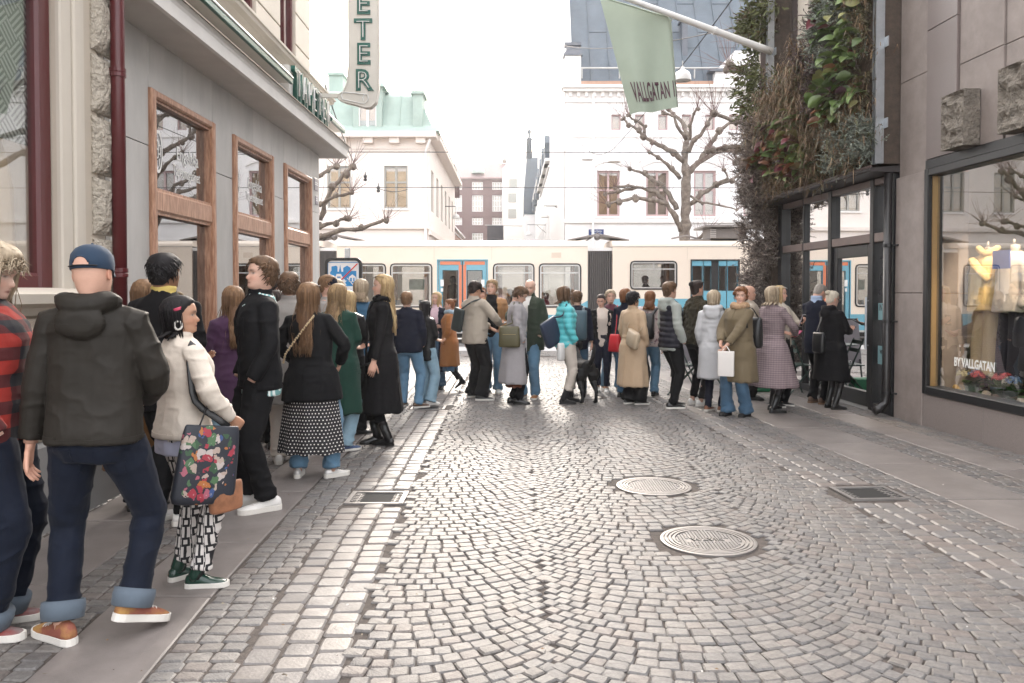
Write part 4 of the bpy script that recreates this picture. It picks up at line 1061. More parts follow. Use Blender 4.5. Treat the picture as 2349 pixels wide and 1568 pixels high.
# ---------------- white building on the right
YW = 34.0; FW = XF(YW)
def pu(x, Y=YW): return P(x, 700, Y)[0]
def pz(y, Y=YW): return P(1174, y, Y)[2]
wb = thing('white_house', 'large white painted house with steep blue grey metal roof behind the tram', 'building')
XL = pu(1296); XR = pu(2300); ZC = pz(206)
holes = []
big = [(1369, 1421), (1481, 1533), (1590, 1641), (1704, 1756), (1820, 1870)]
for a, b in big: holes.append((pu(a), pz(497), pu(b), pz(392)))
sml = [(1401, 1423), (1455, 1477), (1508, 1530), (1562, 1584), (1616, 1638), (1670, 1692), (1726, 1748)]
for a, b in sml: holes.append((pu(a), pz(299), pu(b), pz(263)))
mb = MB(); wall_holes(mb, FW, XL, XR, 0, ZC, holes); mb.obj('wall', m_bw, wb)
for i, (u0, v0, u1, v1) in enumerate(holes):
 if i < len(big):
  window_obj(FW, u0, v0, u1, v1, m_pinkframe, wb, 2, (.58,), .09, .15, m_room_d if i else m_room_w)
  q = MB(); rr = []
  for t in np.linspace(-1.25, 1.25, 11):
   c = (u0+u1)/2; x_ = c+t*(u1-u0)/2; z_ = v1+.20+.22*math.cos(t*1.2)
   rr.append([FW[0]+FW[1]*x_+FW[2]*(z_+dz_)+FW[3]*n_ for dz_, n_ in ((-.05, .0), (-.05, .06), (.05, .06), (.05, 0))])
  q.loft(rr); q.obj('hood_mould', m_bw2, wb)
 else: window_obj(FW, u0, v0, u1, v1, m_pinkframe, wb, 1, (), .06, .14, m_room_w, False)
q = MB(); q.box((XL-.05, ZC-.55, 0), (XR, ZC-.45, .08), FW); q.box((XL-.1, ZC-.12, 0), (XR, ZC, .28), FW); q.box((XL-.15, ZC+.002, -.2), (XR, ZC+.12, .40), FW)
q.box((XL, pz(299)-.32, 0.0), (XR, pz(299)-.24, .05), FW); q.box((XL-.06, pz(512), 0), (XR, pz(505), .12), FW); q.obj('cornice', m_bw2, wb)
x = XL+.15;
q = MB()
while x < XR-.3: q.box((x, ZC-.32, 0), (x+.12, ZC-.122, .14), FW); x += .34
q.obj('dentils', m_bw2, wb, kind='stuff')
# steep roof with standing seams
def slope(u, t): return FW[0]+FW[1]*u+FW[2]*(ZC+.25+t*math.sin(R(63)))-FW[3]*(.05+t*math.cos(R(63)))
rx0 = XL+.32
q = MB(); q.quad([slope(rx0, 0), slope(XR, 0), slope(XR, 12), slope(rx0, 12)]); q.quad([slope(rx0, 12), slope(XR, 12), slope(XR, 12)-FW[3]*6, slope(rx0, 12)-FW[3]*6]); ro = q.obj('roof', m_zroof, wb)
q = MB(); u_ = rx0; k = 0
nrm = np.cross(slope(1, 0)-slope(0, 0), slope(0, 1)-slope(0, 0)); nrm /= np.linalg.norm(nrm); nrm = nrm if nrm[1] < 0 else -nrm
while u_ < XR:
 a, b = slope(u_, 0), slope(u_, 12); s_ = np.array((.018, 0, 0)); q.loft([[p-s_, p+s_, p+s_+nrm*.05, p-s_+nrm*.05] for p in (a, b)])
 if u_ > rx0:
  for t in (2.0+.9*(k % 2), 4.6+.9*(k % 2), 7.2+.9*(k % 2), 9.8): q.loft([[p, p+nrm*.02, p+nrm*.02+np.array((0, 0, .03)), p+np.array((0, 0, .03))] for p in (slope(u_, t), slope(u_+.78, t))])
 u_ += .8; k += 1
q.obj('standing_seam', m_zroof, ro)
q = MB(); q.box((rx0, ZC+.121, -.1), (XR, ZC+.35, .05), FW); q.obj('gutter', M('copper_gutter', (.33, .20, .14), .4, .15, metal=.4), wb)
q = MB(); q.tube([FW[0]+FW[1]*rx0+FW[2]*(ZC+.95)-FW[3]*.15, FW[0]+FW[1]*XR+FW[2]*(ZC+.95)-FW[3]*.15], .035, 6)
for i in range(8): u_ = rx0+.4+i*1.6; q.tube([slope(u_, .3), FW[0]+FW[1]*u_+FW[2]*(ZC+.95)-FW[3]*.15], .03, 5)
q.obj('snow_rail', m_metal, ro)
q = MB(); a = slope(pu(1577), 2.0); q.box((a[0]-.12, a[2]-.4, -.3), (a[0]+.12, a[2]+1.1, .2), fr((0, a[1], 0), (1, 0, 0), (0, -1, 0))); q.box((a[0]-.2, a[2]+1.1, -.4), (a[0]+.2, a[2]+1.18, .3), fr((0, a[1], 0), (1, 0, 0), (0, -1, 0))); q.obj('roof_vent', M('dark_vent', (.10, .11, .13), .5, .1), ro)
# gable parapet at the left end and the long street side
q = MB()
def gp(t): return slope(XL, t)
q.loft([[np.array((XL, YW-.03, 0)), np.array((XL, YW-.03, ZC)), np.array((XL, YW-.05, ZC+.3)), slope(XL, 13.0)+np.array((0, -.2, .25)), slope(XL, 13)+np.array((0, 6, .25)), np.array((XL, YW+14, ZC)), np.array((XL, YW+14, 0))], [p+np.array((.32, 0, 0)) for p in [np.array((XL, YW-.03, 0)), np.array((XL, YW-.03, ZC)), np.array((XL, YW-.05, ZC+.3)), slope(XL, 13.0)+np.array((0, -.2, .25)), slope(XL, 13)+np.array((0, 6, .25)), np.array((XL, YW+14, ZC)), np.array((XL, YW+14, 0))]]])
q.obj('gable_wall', m_bw, wb)
q = MB()
for (zz, w_, h_) in ((ZC+.15, .62, 1.25), ):
 q.box((XL-.02, zz, -.35), (XL+.66, zz+h_, .10), FW)
q.obj('corner_pier', m_bw, wb)
q = MB(); q.box((XL-.08, ZC+1.40, -.40), (XL+.72, ZC+1.48, .16), FW); q.loft([[(XL-.08+i_, YW-.16+i_, ZC+1.48+h_), (XL+.72-i_, YW-.16+i_, ZC+1.48+h_), (XL+.72-i_, YW+.40-i_, ZC+1.48+h_), (XL-.08+i_, YW+.40-i_, ZC+1.48+h_)] for i_, h_ in ((0.02, 0), (.12, .18), (.12, .35), (.05, .36), (.05, .48))]); q.obj('pier_cap', M('lead_cap', (.11, .12, .14), .5, .1), wb)
a = slope(XL, 6.2); q = MB(); q.box((XL-.06, a[2]-.1, -a[1]+YW-.5), (XL+.62, a[2]+.9, -a[1]+YW+.5), FW); q.obj('corner_pier', m_bw, wb)
q = MB(); q.box((XL-.12, a[2]+.9, -a[1]+YW-.6), (XL+.70, a[2]+1.25, -a[1]+YW+.6), FW); q.obj('pier_cap', MATS['lead_cap'], wb)
q = MB(); q.tube([(pu(1360, YW-.1), YW-.08, pz(206)-.2), (pu(1360, YW-.1), YW-.08, .5)], .055, 8); q.obj('downpipe', m_bw2, wb)
# dormer house gablet at the right
q = MB(); cx_ = pu(1690); q.loft([[(cx_-1.1, YW-.2+o, pz(205)), (cx_+1.9, YW-.2+o, pz(205)), (cx_+1.9, YW-.2+o, pz(165)), (cx_+1.2, YW-.2+o, pz(120)), (cx_-.2, YW-.2+o, pz(120)), (cx_-1.0, YW-.2+o, pz(165))] for o in (0, 3)]); q.obj('gablet', m_bw, wb)
q = MB(); q.box((cx_-1.3, pz(165)-.06, -.2), (cx_+2.1, pz(165)+.05, .35), FW); q.obj('gablet_cornice', MATS['lead_cap'], wb)
pl_ = MB(); F2 = XF(YW-.03); pl_.box((pu(1350), pz(540), 0), (pu(1384), pz(527), .03), F2, bev=.005); po = pl_.obj('street_name_sign', M('enamel_blue', (.02, .045, .16), .3, .05), None); tag(po, 'small blue enamel street name sign on the white house', 'sign')
text('lettering', 'Västra Hamn-', m_white, ((pu(1350)+pu(1384))/2, YW-.065, pz(531)), (1, 0, 0), (0, -1, 0), .12, po, .001, .75)
text('lettering', 'gatan 15-13', m_white, ((pu(1350)+pu(1384))/2, YW-.065, pz(537)), (1, 0, 0), (0, -1, 0), .12, po, .001, .75)
# long side of the white house along the far street: pilaster strips and windows
FS = fr((XL, 0, 0), (0, 1, 0), (-1, 0, 0))
def side_house(name, label, u0, u1, h, mat, roofmat, hole_rows, F, roof_h=2.5, bands=True):
 t = thing(name, label, 'building'); n_ = max(2, int((u1-u0)/2.4)); holes = []
 for (z0, z1) in hole_rows:
  for i in range(n_):
   c = u0+(u1-u0)*(i+.5)/n_; holes.append((c-.5, z0, c+.5, z1))
 mb = MB(); wall_holes(mb, F, u0, u1, 0, h, holes, .3); mb.obj('wall', mat, t)
 for hh in holes: window_obj(F, *hh, m_greyframe, t, 2, (.65,), .06, .14, None, False)
 q = MB(); q.box((u0, 0.5, -1.0), (u1, h, -.95), F); q.obj('room_wall', m_room_d, t)
 q = MB(); q.box((u0, h, -.4), (u1, h+.18, .30), F); q.box((u0, h-.35, 0), (u1, h-.25, .1), F); q.box((u0, 3.4, 0), (u1, 3.55, .10), F); q.obj('cornice', m_bw2, t)
 q = MB(); P_ = lambda u, v, n: F[0]+F[1]*u+F[2]*v+F[3]*n
 q.loft([[P_(u, h+.18, .2), P_(u, h+.18+roof_h, -1.2), P_(u, h+.22+roof_h, -9), P_(u, h-.5, -9), P_(u, h-.5, -.4), P_(u, h+.15, -.4)] for u in (u0, u1)]); q.obj('roof', roofmat, t)
 return t
FS2 = fr((XL+.02, 0, 0), (0, 1, 0), (-1, 0, 0))
side_house('white_town_house', 'white town house beside the steep roofed white house along the far street', YW+14.1, 64, 9.4, m_bw, M('slate_roof', (.12, .13, .15), .5, .15, 6), [(1.2, 3.0), (4.2, 6.2)], FS2, 1.4)
t_ = side_house('grey_gabled_house', 'grey house with dark dormers and a ball finial on the right of the far street', 64.1, 84, 10.4, m_bw, MATS['slate_roof'], [(1.2, 3.0), (4.2, 6.2)], FS2, 2.6)
for u_ in (50, 54.5, 59, 63.5, 68, 73, 78):
 q = MB(); q.loft([[(XL-.25+o, u_-.8, 9.4), (XL-.25+o, u_+.8, 9.4), (XL-.25+o, u_+.8, 10.7), (XL-.25+o, u_, 11.3), (XL-.25+o, u_-.8, 10.7)] for o in (0, 2)]); q.obj('dormer', m_zroof, t_)
c_ = P(1214, 366, 80); q = MB(); q.lathe([(.30, 0), (.28, 1.9), (.36, 1.95), (.36, 2.05), (.14, 2.2), (.12, 2.5), (.22, 2.65), (.24, 2.8), (.14, 2.95), (.02, 3.0)], tuple(c_), 10); q.obj('finial', m_zroof, t_, True)
q = MB(); q.loft([[(c_[0]-.55*k, 80-.55*k, z_), (XL+.3, 80-.55*k, z_), (XL+.3, 80+2, z_), (c_[0]-.55*k, 80+2, z_)] for k, z_ in ((1, 9.2), (1, 11.2), (.45, c_[2]+.1))]); q.obj('bay_roof', m_zroof, t_)
q = MB(); q.box((c_[0]-.5, 0, -82), (XL+.3, 9.2, -79.5), fr((0, 0, 0), (1, 0, 0), (0, -1, 0))); q.obj('bay_tower', m_bw, t_)
side_house('cream_town_house', 'cream stuccoed town house beyond the grey gabled house', 84.2, 108, 11.5, m_pinkw, m_copper, [(1.2, 3.0), (4.4, 6.4)], FS2, 2.2)
# ---------------- pale pink house with green copper mansard on the left
YG = 33.0; FG = XF(YG)
gu = lambda x: P(x, 700, YG)[0]; gz = lambda y: P(1174, y, YG)[2]
gb_ = thing('mansard_house', 'pale house with green copper mansard roof across the tram street on the left', 'building')
GR = gu(984); GLx = gu(60); GC = gz(318)
holes = [(gu(a), gz(479), gu(b), gz(381)) for a, b in ((752, 806), (882, 936), (620, 674), (490, 544), (360, 414), (230, 284), (100, 154))]
mb = MB(); wall_holes(mb, FG, GLx, GR, 0, GC, holes); mb.obj('wall', m_pinkw, gb_)
for hh in holes: window_obj(FG, *hh, m_greyframe, gb_, 2, (.62,), .07, .12, m_room_w, True)
q = MB(); q.box((GLx, GC-.02, -.2), (GR+.35, GC+.20, .50), FG); q.box((GLx, GC-.55, 0), (GR+.06, GC-.48, .07), FG); q.box((GLx, gz(343), 0), (GR+.06, gz(340), .06), FG); q.box((GLx, gz(526), 0), (GR+.08, gz(517), .14), FG); q.obj('cornice', M('pink_trim', (.72, .65, .60), .7, .04), gb_)
q = MB(); x = GLx
while x < GR: q.box((x, GC-.24, 0), (x+.40, GC-.021, .36), FG); x += 1.08
q.obj('bracket', MATS['pink_trim'], gb_)
# mansard
M1, MT = GC+.20, gz(196)
ms = MB(); ms.loft([[FG[0]+FG[1]*u+FG[2]*v+FG[3]*n for (u, v, n) in ((GLx, M1, .45), (GR+.30, M1, .45), (GR+.05, M1+.35, .15), (GR-.9, MT-.15, -.75), (GR-1.4, MT+.10, -1.3), (GLx, MT+.10, -1.3), (GLx, M1+.3, .15))], [FG[0]+FG[1]*u+FG[2]*v+FG[3]*n for (u, v, n) in ((GLx, M1, -12), (GR+.30, M1, -12), (GR+.05, M1+.35, -12), (GR-.9, MT-.15, -12), (GR-1.4, MT+.10, -12), (GLx, MT+.10, -12), (GLx, M1+.3, -12))]]) if False else None
def mp(u, t):      # point on mansard front, t 0..1
 n = np.interp(t, [0, .12, .14, .8, 1.0], [.50, .42, .16, -.45, -1.2]); v = np.interp(t, [0, .12, .14, .9, 1.0], [M1, M1+.10, M1+.30, MT-.15, MT+.05])
 return FG[0]+FG[1]*u+FG[2]*v+FG[3]*n
ts_ = (0, .12, .14, .5, .8, .92, 1.0)
ur = lambda t: np.interp(t, [0, .12, .14, .8, 1.0], [GR+.48, GR+.40, GR+.14, GR-.45, GR-1.1])
ms = MB(); ms.loft([[mp(GLx, t), mp(ur(t), t), mp(ur(t), t)+np.array((0, 11+0*t, 0)), mp(GLx, t)+np.array((0, 11, 0))] for t in ts_]); ro = ms.obj('roof', m_copper, gb_)
q = MB(); u_ = GLx+.3
while u_ < GR-.3:
 pp_ = [mp(u_, t) for t in (.14, .5, .8, .92)]; s_ = np.array((.02, 0, 0)); q.loft([[p-s_, p+s_, p+s_+np.array((0, -.04, .02)), p-s_+np.array((0, -.04, .02))] for p in pp_]); u_ += .95
q.obj('standing_seam', m_copper, ro)
# dormer with window
def dormer(u0, u1, z0, z1, nf=.30):
 q = MB(); wall_holes(q, fr(FG[0]+FG[3]*nf, FG[1], FG[3]), u0, u1, z0, z1, [(u0+.22, z0+.12, u1-.22, z1-.38)], 1.9)
 q.loft([[(u0-.14, YG-nf-.14+o, z1), (u1+.14, YG-nf-.14+o, z1), (u1+.05, YG-nf-.02+o, z1+.18), ((u0+u1)/2, YG-nf+o, z1+.42), (u0-.05, YG-nf-.02+o, z1+.18)] for o in (0, 2.4)]); q.obj('dormer', m_copper, ro)
 window_obj(fr(FG[0]+FG[3]*nf, FG[1], FG[3]), u0+.22, z0+.12, u1-.22, z1-.38, m_bw2, gb_, 2, (), .05, .12, m_room_w, False)
dormer(gu(815), gu(880), gz(303), gz(205)+.0)
q = MB(); q.box((gu(950), gz(303), -.9), (gu(972), gz(220), .25), FG); q.box((gu(946), gz(220), -1.0), (gu(976), gz(213), .35), FG); q.obj('side_dormer', m_copper, ro)
q = MB(); q.box((gu(730), gz(205), -3.5), (gu(763), gz(140), -2.2), FG); q.box((gu(727), gz(140), -3.6), (gu(766), gz(134), -2.1), FG); q.obj('chimney', m_copper, ro)
q = MB(); q.box((gu(715), gz(205), -3.6), (gu(731), gz(138), -2.4), FG); q.obj('chimney', m_pinkw, ro)
q = MB(); q.box((gu(968), gz(305), -6), (gu(979), gz(188), -5), FG); q.obj('chimney', m_bw2, ro)
q = MB(); q.tube([(GR+.1, YG-.35, GC-.1), (GR-.12, YG-.12, GC-.6), (GR-.12, YG-.10, .3)], .055, 8); q.obj('downpipe', m_bw2, gb_)
# its long side along the far street
FGs = fr((GR, 0, 0), (0, 1, 0), (1, 0, 0))
holes = []
for i in range(6):
 c = YG+1.6+i*2.3; holes += [(c-.5, gz(479), c+.5, gz(381)), (c-.5, 1.2, c+.5, 3.0)]
mb = MB(); wall_holes(mb, FGs, YG+.351, 48, 0, GC, holes, .3); mb.obj('wall', m_pinkw, gb_)
for hh in holes: window_obj(FGs, *hh, m_greyframe, gb_, 2, (.62,), .06, .12, None, False)
q = MB(); q.box((YG+.5, 0, -1.3), (48, GC, -1.25), FGs); q.obj('room_wall', m_room_d, gb_)
q = MB(); q.box((YG+.36, GC-.02, -.2), (48, GC+.20, .45), FGs); q.box((YG-.1, 3.9, 0), (48, 4.1, .12), FGs); q.obj('cornice', MATS['pink_trim'], gb_)
side_house('copper_roofed_house', 'cream house with a green copper roof further up the far street on the left', 52, 78, 9.8, m_pinkw, m_copper, [(1.2, 3.0), (4.4, 6.4)], fr((GR-2.4, 0, 0), (0, 1, 0), (1, 0, 0)), 2.2)
side_house('tall_dark_shop_house', 'far brown fronted house at the end of the left row', 78.2, 98, 8.0, M('brown_front', (.30, .17, .13), .8, .1), MATS['slate_roof'], [(1.2, 3.0), (4.4, 6.4)], fr((GR-2.6, 0, 0), (0, 1, 0), (1, 0, 0)), 1.6)
# ---------------- distant purple brick block closing the street
YB = 112.0; FB = XF(YB); bu = lambda x: P(x, 700, YB)[0]; bz = lambda y: P(1174, y, YB)[2]
bb_ = thing('brick_block', 'distant purple brick block with tiled roof closing the far street', 'building')
holes = []
for (a, b) in ((1083, 1108), (1129, 1151), (1041, 1060), (1175, 1196)):
 for (t, u_) in ((418, 436), (448, 486), (500, 517), (535, 552), (572, 592), (612, 632)): holes.append((bu(a), bz(u_), bu(b), bz(t)))
mb = MB(); wall_holes(mb, FB, bu(990), bu(1290), 0, bz(412), holes, .5); mb.obj('wall', m_brickp, bb_)
for hh in holes: window_obj(FB, *hh, m_bw2, bb_, 4, ((.5,) if hh[3]-hh[1] < 1.6 else (.33, .66)), .1, .2, m_room_d, False, .05)
q = MB(); q.box((bu(990), bz(412), -.3), (bu(1290), bz(409), .5), FB); q.obj('eaves', M('plum_gutter', (.2, .12, .12), .6), bb_)
q = MB(); q.loft([[(bu(x_), YB-.3, bz(409)), (bu(x_), YB+6, bz(360)), (bu(x_), YB+12, bz(360)), (bu(x_), YB+12, bz(409))] for x_ in (985, 1295)]); ro = q.obj('roof', m_tile, bb_)
q = MB(); q.box((bu(1160), bz(380), -8), (bu(1205), bz(340), -5), FB); q.box((bu(1150), bz(352), -9), (bu(1180), bz(345), -6), FB); q.obj('roof_plant', m_metal, bb_)
q = MB(); q.lathe([(.9, 0), (.9, .5), (.7, .9), (.3, 1.1), (.01, 1.15)], (bu(1096), YB+1.0, bz(396)), 12); q.obj('roof_light', m_copper, bb_)
q = MB(); q.tube([(bu(1183), YB-6, bz(345)), (bu(1183), YB-6, bz(240))], .12, 6);
q.obj('antenna_mast', m_metal, bb_)
# side wing
q = MB(); q.loft([[(bu(x_), YB-9, bz(y_)) for x_, y_ in ((1154, 700), (1154, 410), (1185, 375), (1260, 375), (1260, 700))], [(bu(x_), YB-1, bz(y_)) for x_, y_ in ((1154, 700), (1154, 410), (1185, 375), (1260, 375), (1260, 700))]]);
sg_ = thing('cream_wing', 'cream gabled building in front of the distant brick block', 'building'); q.obj('wall', m_pinkw, sg_)
F9 = XF(YB-9.02)
for (a, b, c, d) in ((1168, 1186, 436, 418), (1166, 1184, 470, 450), (1166, 1184, 505, 485)):
 q = MB(); q.box((bu(a)*.93, bz(c)*.95, 0), (bu(b)*.93, bz(d)*.95, .06), F9); q.obj('window', m_greyframe, sg_)
# dark shop banner across the far street and hanging street lamps
q = MB(); YN = 52.0; q.box((P(1118, 700, YN)[0], P(0, 556, YN)[2]*1.0-.6, 0), (P(1155, 700, YN)[0], P(0, 518, YN)[2], .03), XF(YN)); bo = q.obj('street_banner', M('dark_banner', (.05, .05, .06), .8, .1), None); tag(bo, 'dark grey banner hanging across the far street above the tram', 'banner')
q = MB(); a, b = P(1112, 517, YN), P(1198, 519, YN); q.tube([a, b], .03, 6); q.obj('pole', m_metal, bo)
q = MB(); q.box((P(1042, 700, 56)[0], P(0, 455, 56)[2], 0), (P(1055, 700, 56)[0], P(0, 410, 56)[2], .12), XF(56)); bo = q.obj('shop_sign', M('brown_sign', (.09, .045, .04), .6, .1), None); tag(bo, 'brown projecting shop sign on the left row of the far street', 'sign')
m_lampw = M('lamp_enamel', (.72, .71, .69), .35, .03)
m_wire = M('black_wire', (.03, .03, .03), .6, 0)
def dome_lamp(p, r, label, rod=.5, parent_group='white dome street lamps'):
 t = thing('street_lamp', label, 'street lamp', tuple(p), 0, parent_group)
 mb = MB(); mb.lathe([(r*1.0, -r*1.15), (r*1.0, -r*.95), (r*.95, -r*.55), (r*.75, -r*.15), (r*.4, r*.08), (r*.22, r*.12), (r*.2, r*.45), (r*.08, r*.5), (.001, r*.5)], (0, 0, 0), 16, caps=False); mb.obj('shade', m_lampw, t, True)
 mb = MB(); mb.lathe([(r*.9, -r*1.05), (.001, -r*1.15)], (0, 0, 0), 16, caps=False); mb.obj('diffuser', M('lamp_diffuser', (.5, .48, .45), .4, .03), t)
 mb = MB(); mb.tube([(0, 0, r*.5), (0, 0, r*.5+rod)], .012, 5); mb.obj('hanger', m_metal, t)
 return t
LY = 18.0
L1, L2 = P(1564, 165, 15.5), P(1408, 356, 27.0); L3 = P(1356-20, 358, 31.0)
def sag(a, b, s_, n=12, r=.012, name='cable', label='', par=None):
 a, b = np.array(a), np.array(b); mb = MB(); mb.tube([a*(1-t)+b*t+np.array((0, 0, -s_*4*t*(1-t))) for t in np.linspace(0, 1, n)], r, 4)
 o = mb.obj(name, m_wire, par)
 if par is None: tag(o, label, 'cable')
 return o
dome_lamp(P(1566, 163, 16.5)+np.array((0, 0, 0)), .175, 'white dome street lamp hanging beside the flag in front of the blue roof', .12)
dome_lamp(P(1409, 354, 27.0), .235, 'white dome street lamp hanging on a cable left of the tree', .12)
dome_lamp(P(1347, 352, 30.0), .22, 'white dome street lamp at the end of the cable by the white house', .1)
a1, a2, a3, a0 = P(1567, 148, 16.5), P(1409, 341, 27), P(1347, 345, 30), P(1730, -70, 12.6)
sag(a0, a1, .02, label='slack black cable from the flag down to the upper dome lamp'); sag(a1, a2, .05, label='slack black cable between the upper and lower dome lamps')
sag(a2, P(1330, 326, YW-.1), .35, label='slack black cable from the lower dome lamp to the white house')
def bracket_lamp(x0, y0, x1, y1, xd, yd, Y, label, sgn):
 a, b = P(x0, y0, Y), P(x1, y1, Y); t = thing('bracket_lamp', label, 'street lamp', tuple(b), 0, 'lamps on wall brackets in the far street')
 A = lambda p: np.array(p)-b
 mb = MB(); mb.tube([A(a), A(b)], .022, 5); mb.tube([A(P(x1, y1+28, Y)), A(b)], .022, 5); mb.tube([A(P(x1, y1+28, Y)), A(P((x0*.6+x1*.4), y0+1, Y))], .015, 5); mb.obj('bracket', m_wire, t)
 r = .2; c = A(P(xd, yd, Y))
 mb = MB(); mb.lathe([(r, -r*1.1), (r, -r*.9), (r*.8, -r*.25), (r*.35, 0), (r*.15, .05), (r*.1, .45), (.001, .45)], tuple(c), 12, caps=False); mb.obj('shade', m_lampw, t, True)
bracket_lamp(1247, 473, 1313, 474, 1250, 490, 40, 'wall bracket lamp on the white house side, the nearer of the two', 1)
bracket_lamp(1210, 516, 1264, 517, 1213, 533, 54, 'wall bracket lamp on the white house side, the farther of the two', 1)
bracket_lamp(1045, 474, 982, 474, 1046, 492, 42, 'wall bracket lamp on the mansard house side of the far street', -1)
# tram wires and span wires
sag((-40, 25.2, 6.0), (40, 25.2, 5.9), .0, 3, .012, label='thin overhead tram contact wire nearest the camera')
sag((-40, 28.0, 5.25+.0), (40, 28.0, 5.15), .0, 3, .012, label='thin overhead tram contact wire farther from the camera')
sag(P(1290, 105, 33.0), P(1700, 60, 15), .25, label='thin span wire crossing the blue roof and the flag')
sag(P(745, 195, 20), P(820, 390, 30.5), .15, r=.016, label='pale stay wire slanting down behind the scroll sign')
sag(P(866, 432, 26), P(935, 435, 29.0), .1, label='short span wire with insulators in front of the mansard house')
for (x_, y_) in ((838, 408), (868, 434)):
 q = MB(); c = P(x_, y_, 27); q.lathe([(.03, -.12), (.06, -.1), (.06, -.04), (.03, -.02), (.06, 0), (.06, .06), (.02, .1), (.01, .2)], tuple(c), 8); io = q.obj('insulator', m_wire, None); tag(io, 'small dark wire insulator before the mansard house, %s one' % ('upper' if y_ < 420 else 'lower'), 'insulator')
# ================================================================== tram
YT = 24.0; FT_ = fr((0, YT, 0), (1, 0, 0), (0, -1, 0)); tu = lambda x: P(x, 700, YT)[0]; tz = lambda y: P(1174, y, YT)[2]
m_tcream = M('tram_cream_paint', (.80, .69, .58), .32, .03, 1.5, coat=.3)
m_tblue = M('tram_blue_paint', (.15, .385, .49), .3, .04, 1.5, coat=.3)
m_torange = M('tram_orange_paint', (.66, .20, .10), .35, .04)
m_bel = M('bellows_rubber', (.105, .095, .090), .8, .12, 8)
m_rub = M('black_rubber', (.015, .014, .014), .6, .05)
m_alu = M('window_aluminium', (.55, .53, .51), .35, .06, metal=.5)
m_tinA = M('tram_interior_beige', (.60, .52, .42), .8, .06)
m_tinO = M('tram_interior_orange', (.36, .15, .05), .7, .12, 2)
m_tglass = glass('tram_glass', (.86, .86, .84), 1.0, .05)
tram = thing('tram', 'cream and blue articulated tram passing across the end of the street', 'tram', (0, 0, 0))
ZR, ZB, TW = tz(553), .30, 2.5
cars = [(tu(773), tu(1348), 'a'), (tu(1405), tu(1990), 'b'), (tu(300), tu(733), 'c')]
wins = {'a': [(824, 884), (897, 990), (1133, 1224), (1238, 1331)], 'b': [(1447, 1551), (1827, 1905)], 'c': [(380, 470), (500, 600), (630, 720)]}
doors = {'a': (1005, 1117, 'o'), 'b': (1586, 1694, 'f'), 'c': None}
